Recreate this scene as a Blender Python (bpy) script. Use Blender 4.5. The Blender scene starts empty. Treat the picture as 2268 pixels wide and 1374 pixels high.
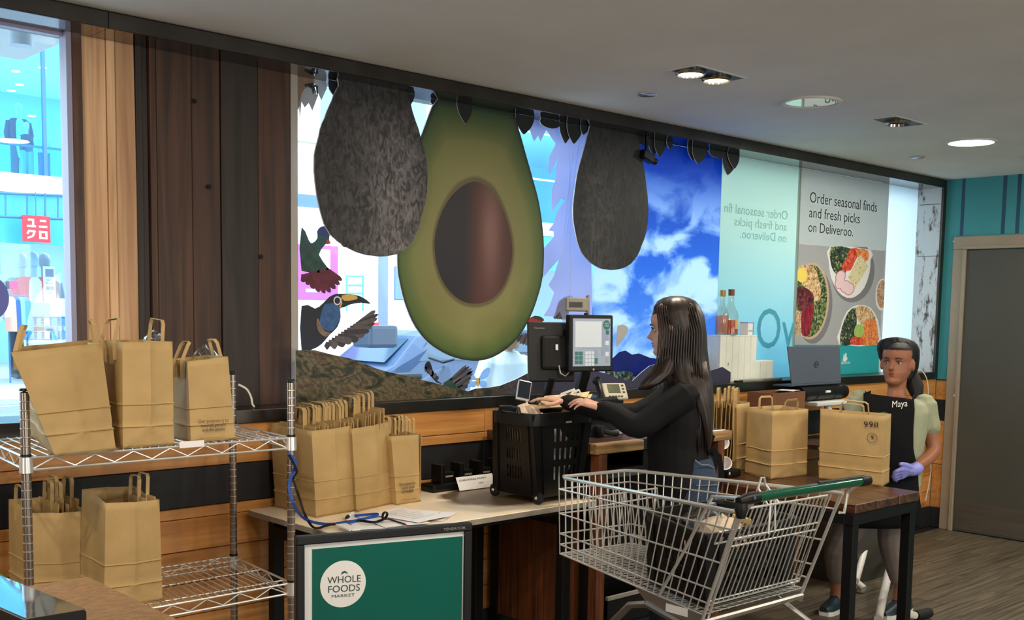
import bpy, bmesh, math, random
from mathutils import Vector as V, Matrix
scene = bpy.context.scene
COL = scene.collection
rnd = random.Random(7)

# ---------------------------------------------------------------- camera
YAW, PITCH, ROLL, FPX, CYP, CXP = 0.753743338, 0.0922346436, -0.0166696385, 2420.74138, 912.811045, 1152.4092502
CAM = V((0, 0, 1.70))
_f = V((math.sin(YAW)*math.cos(PITCH), math.cos(YAW)*math.cos(PITCH), -math.sin(PITCH)))
_r0 = V((math.cos(YAW), -math.sin(YAW), 0)); _d0 = _f.cross(_r0)
_rt = math.cos(ROLL)*_r0 + math.sin(ROLL)*_d0; _dn = -math.sin(ROLL)*_r0 + math.cos(ROLL)*_d0
cam = bpy.data.objects.new('camera', bpy.data.cameras.new('camera')); COL.objects.link(cam)
cam.matrix_world = Matrix(((_rt.x, -_dn.x, -_f.x, 0), (_rt.y, -_dn.y, -_f.y, 0), (_rt.z, -_dn.z, -_f.z, 1.70), (0, 0, 0, 1)))
cam.data.sensor_width = 36; cam.data.lens = FPX/2268*36; cam.data.clip_start = .05
cam.data.shift_x = (1134-CXP)/2268; cam.data.shift_y = (CYP-687)/2268
scene.camera = cam
# ---------------------------------------------------------------- world, lights, exposure
vs = scene.view_settings
scene.display_settings.display_device = 'sRGB'
vs.view_transform = 'Standard'; vs.look = 'None'; vs.gamma = 1; vs.use_curve_mapping = False; vs.exposure = 0.0
world = bpy.data.worlds.new('overcast_sky'); scene.world = world; world.use_nodes = True
_n = world.node_tree.nodes; _n['Background'].inputs[0].default_value = (0.79, 0.91, 1.0, 1); _n['Background'].inputs[1].default_value = 5.6
scene.cycles.max_bounces = 8; scene.cycles.transparent_max_bounces = 16; scene.cycles.sample_clamp_indirect = 6
def lamp(kind, loc, power, col=(1, .86, .70), size=.2, target=None, spot=70, blend=.6):
    L = bpy.data.lights.new('lamp', kind); L.energy = power; L.color = col
    if kind == 'AREA': L.shape = 'DISK'; L.size = size
    else: L.shadow_soft_size = size
    if kind == 'SPOT': L.spot_size = math.radians(spot); L.spot_blend = blend
    o = bpy.data.objects.new('lamp_or_fill_light', L); COL.objects.link(o); o.location = loc
    d = (V(target)-V(loc)) if target else V((0, 0, -1))
    o.rotation_euler = d.to_track_quat('-Z', 'Y').to_euler()
    return o
# downlights of the shop, in rows on the ceiling beyond the frame
for x, y, p in ((-.6, 2.0, 22), (1.0, .9, 22), (2.6, .9, 24), (4.4, .7, 24), (6.2, .9, 24), (.4, -1.2, 20), (3.0, -1.2, 20), (7.4, 1.8, 20)):
    lamp('AREA', (x, y, 2.78), p, size=.22)
# added soft fill lamps out of view, brightening the room and ceiling
for loc, tg, p in (((.5, -5.6, 1.2), (3.5, 3.5, 2.9), 105), ((-4.6, .5, 1.2), (3.5, 3.0, 2.9), 45), ((6.0, -5.6, 1.2), (5.5, 3.5, 2.9), 85)):
    lamp('AREA', loc, p*1.15, (1, .96, .90), 2.2, tg)
# directional spots of the same rows
lamp('SPOT', (.2, 2.3, 2.78), 85, size=.05, target=(1.75, 4.2, 1.2), spot=75)
lamp('SPOT', (1.9, 1.5, 2.78), 75, size=.05, target=(2.7, 3.9, .9), spot=56)
lamp('SPOT', (3.2, .9, 2.78), 70, size=.05, target=(4.9, 2.9, .9), spot=56)

# ---------------------------------------------------------------- helpers
def P(u, v, x=None, y=None, z=None):
    "where the sight line through a spot of the photograph meets a real plane of the room"
    d = _rt*((u-CXP)/FPX) + _dn*((v-CYP)/FPX) + _f
    t = (x-CAM.x)/d.x if x is not None else (y-CAM.y)/d.y if y is not None else (z-CAM.z)/d.z
    return CAM + d*t
def lin(c): c = c/255; return c/12.92 if c <= .04045 else ((c+.055)/1.055)**2.4
def rgb(r, g, b): return (lin(r), lin(g), lin(b), 1)
WL = {}
def finish(o, parent=None, label=None, cat=None, group=None, kind=None):
    COL.objects.link(o)
    if parent is not None:
        o.parent = parent; o.location = V(o.location) - WL.get(parent, V())
        WL[o] = V() if o.type == 'MESH' else V(o.location)
    if label: o['label'] = label
    if cat: o['category'] = cat
    if group: o['group'] = group
    if kind: o['kind'] = kind
    return o
def E(name, loc, label, cat, group=None):
    o = bpy.data.objects.new(name, None); o.location = loc; o.empty_display_size = .05
    finish(o, None, label, cat, group); WL[o] = V(loc); return o
def dup(src, loc, label=None, group=None, rot=None):
    "a copy of a thing with its parts and sub-parts"
    r = src.copy(); COL.objects.link(r); r.location = loc
    if rot is not None: r.rotation_euler = rot
    if label: r['label'] = label
    if group: r['group'] = group
    for ch in list(src.children):
        c = ch.copy(); COL.objects.link(c); c.parent = r
        for g in ch.children:
            d = g.copy(); COL.objects.link(d); d.parent = c
    return r
class B:
    def __init__(s): s.v = []; s.f = []; s.m = []; s.mi = 0
    def add(s, vs, fs):
        n = len(s.v); s.v += [tuple(p) for p in vs]
        for f in fs: s.f.append(tuple(i+n for i in f)); s.m.append(s.mi)
        return s
    def box(s, c, d, R=None):
        h = [x/2 for x in d]; pts = []
        for z in (-1, 1):
            for y in (-1, 1):
                for x in (-1, 1):
                    p = V((x*h[0], y*h[1], z*h[2]))
                    if R is not None: p = R @ p
                    pts.append(V(c)+p)
        return s.add(pts, [(0, 2, 3, 1), (4, 5, 7, 6), (0, 1, 5, 4), (2, 6, 7, 3), (0, 4, 6, 2), (1, 3, 7, 5)])
    def bb(s, a, b): return s.box([(a[i]+b[i])/2 for i in range(3)], [abs(a[i]-b[i]) for i in range(3)])
    def loft(s, rings, closed=True, cap=True, loop=False):
        k = len(rings[0]); vs = [p for r in rings for p in r]; fs = []
        n = len(rings)
        for i in range(n if loop else n-1):
            a = i*k; b = ((i+1) % n)*k
            for j in range(k if closed else k-1):
                j2 = (j+1) % k; fs.append((a+j, a+j2, b+j2, b+j))
        if cap and closed and not loop: fs.append(tuple(reversed(range(k)))); fs.append(tuple(range((n-1)*k, n*k)))
        return s.add(vs, fs)
    def tube(s, pts, r, n=8, loop=False, flat=None, cap=True):
        pts = [V(p) for p in pts]; m = len(pts)
        rr = r if isinstance(r, (list, tuple)) else [r]*m
        rings = []; up = None
        for i in range(m):
            if loop: t = pts[(i+1) % m]-pts[i-1]
            else: t = pts[min(i+1, m-1)]-pts[max(i-1, 0)]
            t.normalize()
            if up is None: up = V((0, 0, 1)) if abs(t.z) < .9 else V((1, 0, 0))
            a = up - t*up.dot(t); a.normalize(); up = a; b = t.cross(a)
            ra, rb = (rr[i], rr[i]) if flat is None else (flat[0], flat[1])
            rings.append([pts[i]+a*(math.cos(q)*ra)+b*(math.sin(q)*rb) for q in [2*math.pi*j/n+math.pi/n for j in range(n)]])
        return s.loft(rings, True, cap, loop)
    def lathe(s, prof, c=(0, 0, 0), n=20, axis=(0, 0, 1), sx=1, sy=1):
        R = V((0, 0, 1)).rotation_difference(V(axis)).to_matrix()
        rings = [[V(c)+R @ V((r*math.cos(2*math.pi*j/n)*sx, r*math.sin(2*math.pi*j/n)*sy, z)) for j in range(n)] for r, z in prof]
        return s.loft(rings)
    def prism(s, poly, d):
        "a flat outline in space given thickness d (a vector)"
        k = len(poly); d = V(d); a = [V(p) for p in poly]; b = [p+d for p in a]
        return s.add(a+b, [tuple(reversed(range(k))), tuple(range(k, 2*k))]+[(j, (j+1) % k, k+(j+1) % k, k+j) for j in range(k)])
    def grid(s, fn, nu, nv):
        vs = [fn(i/nu, j/nv) for j in range(nv+1) for i in range(nu+1)]
        return s.add(vs, [(j*(nu+1)+i, j*(nu+1)+i+1, (j+1)*(nu+1)+i+1, (j+1)*(nu+1)+i) for j in range(nv) for i in range(nu)])
    def build(s, name, mats, parent=None, label=None, cat=None, group=None, kind=None, smooth=False, bevel=0, seg=1):
        me = bpy.data.meshes.new(name)
        me.from_pydata(s.v, [], s.f)
        for m in (mats if isinstance(mats, (list, tuple)) else [mats]): me.materials.append(m)
        me.polygons.foreach_set('material_index', s.m)
        bm = bmesh.new(); bm.from_mesh(me)
        bmesh.ops.recalc_face_normals(bm, faces=bm.faces)
        if bevel:
            es = [e for e in bm.edges if len(e.link_faces) == 2 and e.calc_face_angle(0) > .6]
            bmesh.ops.bevel(bm, geom=es, offset=bevel, segments=seg, affect='EDGES', profile=.6)
        big = [f for f in bm.faces if len(f.verts) > 4]
        if big: bmesh.ops.triangulate(bm, faces=big)
        bm.to_mesh(me); bm.free()
        if smooth:
            me.polygons.foreach_set('use_smooth', [True]*len(me.polygons))
            if smooth != 'all': me.set_sharp_from_angle(angle=math.radians(40))
        me.update()
        return finish(bpy.data.objects.new(name, me), parent, label, cat, group, kind)
def share(src, name, parent, off=(0, 0, 0), rot=None):
    "one more alike piece, sharing mesh data"
    o = bpy.data.objects.new(name, src.data); o.location = off
    if rot: o.rotation_euler = rot
    return finish(o, parent)
_cap = []
def _glyphs(s):
    cu = bpy.data.curves.new('lettering', 'FONT'); cu.body = s; cu.resolution_u = 3
    t = bpy.data.objects.new('lettering', cu); COL.objects.link(t); bpy.context.view_layer.update()
    me = bpy.data.meshes.new_from_object(t.evaluated_get(bpy.context.evaluated_depsgraph_get()))
    bpy.data.objects.remove(t); return me
def text(s, ll, wv, hv, m, name, parent, n=None, thick=.0006):
    "lettering s set on a baseline from ll along wv (full width), capitals as tall as hv"
    if not _cap: _cap.append(max(p.co.y for p in _glyphs('H').vertices))
    me = _glyphs(s); xs = [p.co.x for p in me.vertices]; x0, x1 = min(xs), max(xs); wv = V(wv); hv = V(hv); ll = V(ll)
    nn = (V(n) if n is not None else wv.cross(hv).normalized())*thick
    for p in me.vertices: p.co = ll+wv*((p.co.x-x0)/(x1-x0))+hv*(p.co.y/_cap[0])+nn
    me.materials.clear(); me.materials.append(m)
    ws = s.split()
    if len(ws) < 2: return finish(bpy.data.objects.new(name, me), parent)
    e = wv.normalized(); L_ = wv.length; ends = [max(p.co.x for p in _glyphs(' '.join(ws[:k+1])).vertices) for k in range(len(ws)-1)]
    cut = [(q-x0)/(x1-x0)*L_+1e-5 for q in ends]; out = None            # one object for each word
    for k in range(len(ws)):
        bm = bmesh.new(); bm.from_mesh(me)
        dead = [f for f in bm.faces if sum(f.calc_center_median().dot(e)-ll.dot(e) > c for c in cut) != k]
        bmesh.ops.delete(bm, geom=dead, context='FACES'); w = bpy.data.meshes.new(name); bm.to_mesh(w); bm.free(); w.materials.append(m)
        out = finish(bpy.data.objects.new(name, w), parent)
    return out
# ---------------------------------------------------------------- materials
def mat(name, col, rough=.5, metal=0., spec=.5, var=0., vscale=8., bump=0., bscale=200., emit=0., stretch=(1, 1, 1), trans=None, alpha=None, coat=0., ecol=None):
    m = bpy.data.materials.new(name); m.use_nodes = True; nt = m.node_tree; p = nt.nodes['Principled BSDF']
    col = tuple(col) if len(col) == 4 else tuple(col)+(1,)
    p.inputs['Base Color'].default_value = col; p.inputs['Roughness'].default_value = rough
    p.inputs['Metallic'].default_value = metal; p.inputs['Specular IOR Level'].default_value = spec
    p.inputs['Coat Weight'].default_value = coat
    if emit: p.inputs['Emission Color'].default_value = ecol or col; p.inputs['Emission Strength'].default_value = emit
    L = nt.links.new
    if var or bump:
        tc = nt.nodes.new('ShaderNodeTexCoord'); mp = nt.nodes.new('ShaderNodeMapping'); mp.inputs['Scale'].default_value = stretch
        L(tc.outputs['Object'], mp.inputs['Vector'])
    if var:
        nz = nt.nodes.new('ShaderNodeTexNoise'); nz.inputs['Scale'].default_value = vscale; nz.inputs['Detail'].default_value = 5
        L(mp.outputs[0], nz.inputs['Vector'])
        rp = nt.nodes.new('ShaderNodeValToRGB'); a = tuple(max(0, x*(1-var)) for x in col[:3])+(1,); b = tuple(min(1, x*(1+var)) for x in col[:3])+(1,)
        rp.color_ramp.elements[0].color = a; rp.color_ramp.elements[1].color = b
        rp.color_ramp.elements[0].position = .3; rp.color_ramp.elements[1].position = .7
        L(nz.outputs['Fac'], rp.inputs['Fac']); L(rp.outputs['Color'], p.inputs['Base Color'])
    if bump:
        nb = nt.nodes.new('ShaderNodeTexNoise'); nb.inputs['Scale'].default_value = bscale; nb.inputs['Detail'].default_value = 3
        L(mp.outputs[0], nb.inputs['Vector'])
        bp = nt.nodes.new('ShaderNodeBump'); bp.inputs['Strength'].default_value = bump; bp.inputs['Distance'].default_value = .01
        L(nb.outputs['Fac'], bp.inputs['Height']); L(bp.outputs['Normal'], p.inputs['Normal'])
    if trans is not None:                      # thin sheet that lets light through: diffuse front plus translucency
        tr = nt.nodes.new('ShaderNodeBsdfTranslucent'); mx = nt.nodes.new('ShaderNodeMixShader'); mx.inputs['Fac'].default_value = trans
        if p.inputs['Base Color'].is_linked: L(p.inputs['Base Color'].links[0].from_socket, tr.inputs['Color'])
        else: tr.inputs['Color'].default_value = col
        L(p.outputs[0], mx.inputs[1]); L(tr.outputs[0], mx.inputs[2]); L(mx.outputs[0], nt.nodes['Material Output'].inputs['Surface'])
    if alpha is not None:                      # clear film or pane: straight-through tint plus a reflection by angle
        tp = nt.nodes.new('ShaderNodeBsdfTransparent'); tp.inputs['Color'].default_value = col
        gl = nt.nodes.new('ShaderNodeBsdfGlossy'); gl.inputs['Roughness'].default_value = rough
        lw = nt.nodes.new('ShaderNodeLayerWeight'); lw.inputs['Blend'].default_value = .5
        pw = nt.nodes.new('ShaderNodeMath'); pw.operation = 'POWER'; pw.inputs[1].default_value = 4
        ma = nt.nodes.new('ShaderNodeMath'); ma.operation = 'MULTIPLY_ADD'; ma.inputs[1].default_value = .8; ma.inputs[2].default_value = alpha
        mx = nt.nodes.new('ShaderNodeMixShader'); L(lw.outputs['Facing'], pw.inputs[0]); L(pw.outputs[0], ma.inputs[0]); L(ma.outputs[0], mx.inputs[0]); L(tp.outputs[0], mx.inputs[1]); L(gl.outputs[0], mx.inputs[2])
        L(mx.outputs[0], nt.nodes['Material Output'].inputs['Surface'])
    return m
def wood(name, c1, c2, axis='z', rough=.55, scale=1., bump=.25, spread=.35, knots=True):
    "plank wood: long grain along an axis, tone differing board by board"
    m = bpy.data.materials.new(name); m.use_nodes = True; nt = m.node_tree; p = nt.nodes['Principled BSDF']; L = nt.links.new
    tc = nt.nodes.new('ShaderNodeTexCoord'); oi = nt.nodes.new('ShaderNodeObjectInfo')
    ad = nt.nodes.new('ShaderNodeVectorMath'); ad.operation = 'MULTIPLY_ADD'; ad.inputs[1].default_value = (17, 13, 11)
    cb = nt.nodes.new('ShaderNodeCombineXYZ')
    for i in range(3): L(oi.outputs['Random'], cb.inputs[i])
    L(cb.outputs[0], ad.inputs[0]); L(tc.outputs['Object'], ad.inputs[2])
    mp = nt.nodes.new('ShaderNodeMapping'); st = {'x': (1.2, 26, 26), 'y': (26, 1.2, 26), 'z': (26, 26, 1.2)}[axis]
    mp.inputs['Scale'].default_value = [q*scale for q in st]; L(ad.outputs[0], mp.inputs['Vector'])
    nz = nt.nodes.new('ShaderNodeTexNoise'); nz.inputs['Scale'].default_value = 1.6; nz.inputs['Detail'].default_value = 8; nz.inputs['Distortion'].default_value = .6
    L(mp.outputs[0], nz.inputs['Vector'])
    rp = nt.nodes.new('ShaderNodeValToRGB'); rp.color_ramp.elements[0].position = .32; rp.color_ramp.elements[1].position = .68
    rp.color_ramp.elements[0].color = c1; rp.color_ramp.elements[1].color = c2; L(nz.outputs['Fac'], rp.inputs['Fac'])
    hs = nt.nodes.new('ShaderNodeHueSaturation'); mr = nt.nodes.new('ShaderNodeMapRange'); mr.inputs['To Min'].default_value = 1-spread; mr.inputs['To Max'].default_value = 1+spread
    L(oi.outputs['Random'], mr.inputs['Value']); L(mr.outputs[0], hs.inputs['Value']); last = rp.outputs['Color']
    if knots:
        m2 = nt.nodes.new('ShaderNodeMapping'); m2.inputs['Scale'].default_value = [{1.2: 2.2, 26: 7.}[q] for q in st]; L(ad.outputs[0], m2.inputs['Vector'])
        vo = nt.nodes.new('ShaderNodeTexVoronoi'); vo.inputs['Scale'].default_value = 1.0; L(m2.outputs[0], vo.inputs['Vector'])
        r2 = nt.nodes.new('ShaderNodeValToRGB'); r2.color_ramp.elements[0].position = .06; r2.color_ramp.elements[1].position = .2
        r2.color_ramp.elements[0].color = (.35, .3, .28, 1); r2.color_ramp.elements[1].color = (1, 1, 1, 1); L(vo.outputs['Distance'], r2.inputs['Fac'])
        mu = nt.nodes.new('ShaderNodeMix'); mu.data_type = 'RGBA'; mu.blend_type = 'MULTIPLY'; mu.inputs[0].default_value = .8
        L(last, mu.inputs[6]); L(r2.outputs['Color'], mu.inputs[7]); last = mu.outputs[2]
    L(last, hs.inputs['Color']); L(hs.outputs['Color'], p.inputs['Base Color']); p.inputs['Roughness'].default_value = rough
    bp = nt.nodes.new('ShaderNodeBump'); bp.inputs['Strength'].default_value = bump; bp.inputs['Distance'].default_value = .004
    L(nz.outputs['Fac'], bp.inputs['Height']); L(bp.outputs['Normal'], p.inputs['Normal'])
    return m
def plain(*c, **k): return mat('paint_%d_%d_%d' % c, rgb(*c), **k)
MK = dict(
    ceiling=mat('ceiling_paint', rgb(226, 222, 214), .9, var=.05, vscale=2),
    steel=mat('brushed_dark_steel', rgb(78, 74, 70), .33, .9, var=.18, vscale=5),
    soffit=mat('polished_soffit_metal', rgb(120, 112, 106), .09, 1.0, var=.12, vscale=4),
    chrome=mat('chrome', rgb(205, 205, 205), .16, 1.0), zinc=mat('bright_zinc_wire', rgb(222, 221, 216), .3, .6),
    black=mat('black_plastic', rgb(11, 11, 12), .42, spec=.35), blacksat=mat('satin_black', rgb(9, 9, 10), .6, spec=.3),
    band=mat('black_wall_band', rgb(22, 23, 27), .65, var=.2, vscale=6), white=mat('white_plastic', rgb(225, 225, 220), .45),
    cable=mat('white_cable', rgb(220, 214, 200), .5), grey=mat('grey_plastic', rgb(150, 146, 138), .5),
    teal=mat('teal_wall_paint', rgb(58, 142, 148), .5, var=.06, vscale=3), stripe=mat('navy_stripe_paint', rgb(35, 72, 100), .5),
    frame=mat('beige_door_frame', rgb(150, 137, 118), .5, var=.08, vscale=4), door=mat('dark_olive_door', rgb(72, 72, 66), .5, var=.08, vscale=1.5),
    kick=mat('brushed_kick_plate', rgb(140, 136, 130), .38, .85, var=.1, vscale=3, stretch=(1, 1, 12)),
    oak=wood('oiled_larch', rgb(172, 112, 54), rgb(206, 148, 82), 'x', .42, scale=.7, spread=.14),
    oakz=wood('oiled_larch_upright', rgb(150, 92, 40), rgb(190, 128, 66), 'z', .42, spread=.16),
    dark=wood('dark_stained_plank', rgb(46, 29, 19), rgb(88, 56, 36), 'z', .55, scale=.6, spread=.22), darkest=wood('blackened_plank', rgb(24, 18, 15), rgb(52, 40, 34), 'z', .55, scale=.6, spread=.1),
    light=wood('pale_reclaimed_plank', rgb(178, 132, 96), rgb(234, 192, 148), 'z', .7, scale=.5, spread=.14, knots=False),
    counter=wood('counter_chestnut', rgb(52, 30, 18), rgb(96, 58, 34), 'z', .4, spread=.15), benchtop=wood('dark_waxed_bench_top', rgb(36, 20, 12), rgb(84, 50, 28), 'x', .28, spread=.2),
    floor=wood('grey_oak_vinyl', rgb(62, 56, 45), rgb(112, 101, 83), 'x', .45, spread=.12, bump=.1, knots=False),
    kraft=mat('kraft_paper', rgb(180, 150, 98), .72, var=.09, vscale=9, bump=.1, bscale=60), kraftdark=mat('kraft_paper_inside', rgb(150, 112, 74), .8, var=.08, vscale=9),
    paper=mat('white_paper', rgb(232, 230, 228), .7), ink=mat('black_ink', rgb(28, 26, 24), .6),
    rubber=mat('black_rubber', rgb(12, 12, 12), .7), glass=mat('window_glass', (.92, .98, 1.0), 0.0, alpha=.03),
)
# ---------------------------------------------------------------- the room
YW, YG, XR, ZC = 4.133, 4.34, 8.493, 2.794
def S(name, b, m, **k): return b.build(name, m, None, None, None, None, 'structure', **k)
def spans(a, b, w):
    out = []; x = a
    while x < b-1e-6: out.append((x, min(b, x+w))); x += w
    return out
floor = S('floor', B().bb((-5, -6, -.12), (XR+.2, YW+.2, -.004)), MK['rubber'])
# floor boards, laid along the window wall; the stretch in view is built board by board
row = 0; y = 1.2
while y < 4.05:
    x = 3.2+((row*.77) % 1.3)-1.3
    while x < XR:
        a, b = max(x, 2.2), min(x+1.3, XR)
        if b-a > .05: B().bb((a+.0015, y+.0015, -.01), (b-.0015, min(y+.19, YW)-.0015, 0)).build('floor_board', MK['floor'], floor)
        x += 1.3
    y += .19; row += 1
b = B()
for y in range(-30, 6): b.bb((-5, y*.2, -.01), (XR, y*.2+.198, -.0005)) if y*.2+.2 <= 1.2 else None
b.bb((-5, 1.2, -.01), (2.19, YW, -.0005))
b.build('far_floor_boards', MK['floor'], floor, kind='stuff')
S('ceiling', B().bb((-5, -6, ZC), (XR+.2, YW+.25, ZC+.15)), MK['ceiling'])
S('wall_left', B().bb((-5.2, -6, 0), (-5, 4.6, ZC)), plain(150, 145, 138))
S('wall_front', B().bb((-5, -6.2, 0), (XR+.2, -6, ZC)), plain(150, 145, 138))
# window wall: masonry below the sill, beside the windows and above them
wb = S('wall_back', B().bb((-5, YW+.03, 0), (XR+.2, 4.60, 1.20)).bb((-5, 4.37, 2.73), (14, 4.45, 7.0)).bb((1.655, 4.355, 1.2), (2.64, 4.375, 2.74)).bb((2.05, 4.375, 1.2), (2.64, 4.60, 2.74)).bb((-5, 4.36, 1.2), (-1.2, 4.6, 2.74)), plain(120, 112, 104))
# larch boards with the black band under the sill
for (z0, z1, m, pr) in ((1.087, 1.209, 'oak', 0), (1.041, 1.087, 'oak', .004), (.875, 1.041, 'band', -.004), (.83, .875, 'oak', .003), (.695, .83, 'oak', 0), (.56, .695, 'oak', .002), (.425, .56, 'oak', 0), (.29, .425, 'oak', .002), (.165, .29, 'oak', 0), (0, .165, 'band', .006)):
    for a, c in spans(-1.2, 8.49, 2.42):
        B().bb((a+.001, YW+.03, z0+.0015), (c-.001, YW+.008-pr, z1-.0015)).build('cladding_board' if m == 'oak' else 'black_board', MK[m], wb, bevel=.002)
# upright boards between the windows
xs = [1.658, 1.700, 1.802, 1.838, 1.918, 1.947, 1.975, 2.004, 2.160, 2.290, 2.466, 2.630]
pr = [.03, .004, .008, .002, .010, -.004, .012, .006, .002, .010, .004]
for i in range(11):
    m = 'light' if i in (1, 2, 3) else ('darkest' if i in (4, 5, 9) else 'dark' if i else 'counter'); tw = .012 if i == 3 else 0
    q = B(); y0 = 4.345; y1 = 4.33-pr[i]; a, c = xs[i]+.0015, xs[i+1]-.0015
    q.add([(a, y1, 1.262), (c+tw, y1, 1.262), (c+tw, y0, 1.262), (a, y0, 1.262), (a, y1, 2.73), (c, y1, 2.73), (c, y0, 2.73), (a, y0, 2.73)], [(0, 1, 2, 3), (4, 5, 6, 7), (0, 1, 5, 4), (1, 2, 6, 5), (2, 3, 7, 6), (3, 0, 4, 7)])
    q.build('upright_board', MK[m], wb, bevel=.002)
# iron knots and hooks left in the old boards
for u, v in ((578, 569), (430, 224), (463, 414)):
    p = P(u, v, y=4.318); B().lathe([(.001, 0), (.010, 0), (.010, .004), (.001, .004)], p, 10, (0, -1, 0)).build('nail_hole', MK['blacksat'], wb)
# sill, fascia and soffit of dark steel, joined in lengths
sill = S('trim_1', B().bb((-1.2, YW, 1.209), (8.49, 4.40, 1.2605)), MK['steel'], bevel=.004)
for a, c in spans(-1.2, 8.49, 3.23): B().bb((a+.001, YW-.004, 1.2085), (c-.001, 4.395, 1.2645)).build('sill_length', MK['steel'], sill, bevel=.003, seg=2)
fas = S('trim_2', B().bb((-1.2, YW+.012, 2.735), (8.49, 4.37, ZC)), MK['blacksat'])
for a, c in ((-1.2, 1.735), (1.737, 4.795), (4.797, 8.49)):
    B().bb((a, YW, 2.728), (c, YW+.014, 2.788)).build('fascia_length', MK['steel'], fas, bevel=.002)
    B().bb((a, YW+.012, 2.728), (c, 4.36, 2.734)).build('soffit_length', MK['soffit'], fas)
# right wall: teal with navy stripes, larch dado
wr = S('wall_right', B().bb((XR, -6, 0), (XR+.2, 4.7, ZC)), MK['teal'])
for u0, u1, v1 in ((2132, 2139, 430), (2223, 2231, 450), (2255, 2263, 450)):
    p0 = P(u0, 400, x=XR); p1 = P(u1, 400, x=XR)
    B().bb((XR-.002, p1.y, 2.35), (XR, p0.y, ZC)).build('painted_stripe', MK['stripe'], wr)
for z0, z1, m in ((1.041, 1.20, 'oak'), (.875, 1.041, 'band'), (.52, .875, 'oak'), (.165, .52, 'oak'), (0, .165, 'band')):
    B().bb((XR-.012, 4.045, z0+.002), (XR, YW-.001, z1-.002)).build('dado_board', MK[m if m == 'band' else 'oakz'] if m == 'band' else MK['oak'], wr, bevel=.002)
B().bb((XR-.008, 4.045, 1.2), (XR, 4.133, 1.2065)).build('dado_cap', MK['blacksat'], wr)
# door and its frame in the right wall
dr = S('door_1', B().bb((XR-.035, 2.95, .008), (XR-.012, 3.925, 2.232)), MK['door'], bevel=.003)
B().bb((XR-.037, 2.97, .026), (XR-.034, 3.905, .244)).build('kick_plate', MK['kick'], dr)
fr = S('trim_3', B().bb((XR-.03, 3.93, 0), (XR, 4.042, 2.2395)).bb((XR-.03, 2.83, 2.240), (XR, 4.042, 2.341)).bb((XR-.03, 2.83, 0), (XR, 2.945, 2.2395)), MK['frame'], bevel=.004)
B().bb((XR-.055, 3.925, 0), (XR-.031, 3.955, 2.237)).bb((XR-.055, 2.92, 2.238), (XR-.031, 3.955, 2.265)).build('door_stop', MK['frame'], fr, bevel=.003)
pq = rnd.sample(range(99), 9)
for k, (u, v, s) in enumerate(((2115, 876, .012), (2120, 876, .008), (2117, 910, .008), (2118, 922, .006), (2114, 980, .006), (2113, 987, .006), (2112, 535, .006), (2114, 1010, .004))):
    p = P(u, v, x=XR-.031); r = random.Random(k)
    B().prism([(XR-.0305, p.y+s*math.cos(a)*r.uniform(.4, 1.2), p.z+s*1.3*math.sin(a)*r.uniform(.4, 1.2)) for a in [i*.7 for i in range(9)]], (-.0008, 0, 0)).build('chipped_paint', MK['white'], fr)
# windows
def pane(x0, x1, name, fr):
    B().bb((x0, 4.352, 1.262), (x1, 4.358, 2.73)).build(name, MK['glass'], fr)
w1 = S('window_1', B().bb((1.639, 4.10+.2, 1.262), (1.660, 4.37, 2.73)).bb((-1.2, 4.33, 2.715), (1.64, 4.37, 2.73)), plain(150, 148, 176, rough=.35), bevel=.002)
pane(-1.2, 1.64, 'pane', w1)
w2 = S('window_2', B().bb((2.632, 4.325, 1.262), (2.668, 4.372, 2.73)).bb((8.44, 4.36, 1.262), (8.49, 4.40, 2.73)), plain(168, 160, 150, rough=.35), bevel=.002)
pane(2.668, 5.96, 'pane', w2); pane(5.965, 8.44, 'pane', w2)
# distressed white steel reveal at the end of the window
rv = mat('distressed_white_steel', rgb(190, 196, 198), .45)
nt = rv.node_tree; tc = nt.nodes.new('ShaderNodeTexCoord'); mp = nt.nodes.new('ShaderNodeMapping'); mp.inputs['Scale'].default_value = (3, 9, 3.2); nz = nt.nodes.new('ShaderNodeTexNoise'); nz.inputs['Scale'].default_value = 2.2; nz.inputs['Detail'].default_value = 9; nz.inputs['Roughness'].default_value = .66
rp = nt.nodes.new('ShaderNodeValToRGB'); cr = rp.color_ramp; cr.elements[0].position = .36; cr.elements[0].color = rgb(70, 62, 56); cr.elements[1].position = .47; cr.elements[1].color = rgb(192, 198, 200)
e = cr.elements.new(.41); e.color = rgb(150, 148, 146)
nt.links.new(tc.outputs['Object'], mp.inputs[0]); nt.links.new(mp.outputs[0], nz.inputs['Vector']); nt.links.new(nz.outputs['Fac'], rp.inputs[0]); nt.links.new(rp.outputs[0], nt.nodes['Principled BSDF'].inputs['Base Color'])
tr = S('trim_4', B().bb((8.440, YW+.012, 1.262), (8.448, 4.36, 2.728)), rv)
for z in (2.60, 2.19): B().bb((8.437, YW+.02, z), (8.441, 4.33, z+.004)).build('plate_joint', MK['steel'], tr)
B().bb((8.435, YW-.003, 1.209), (8.49, YW+.014, 2.73)).build('post', MK['steel'], tr, bevel=.002)
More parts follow.
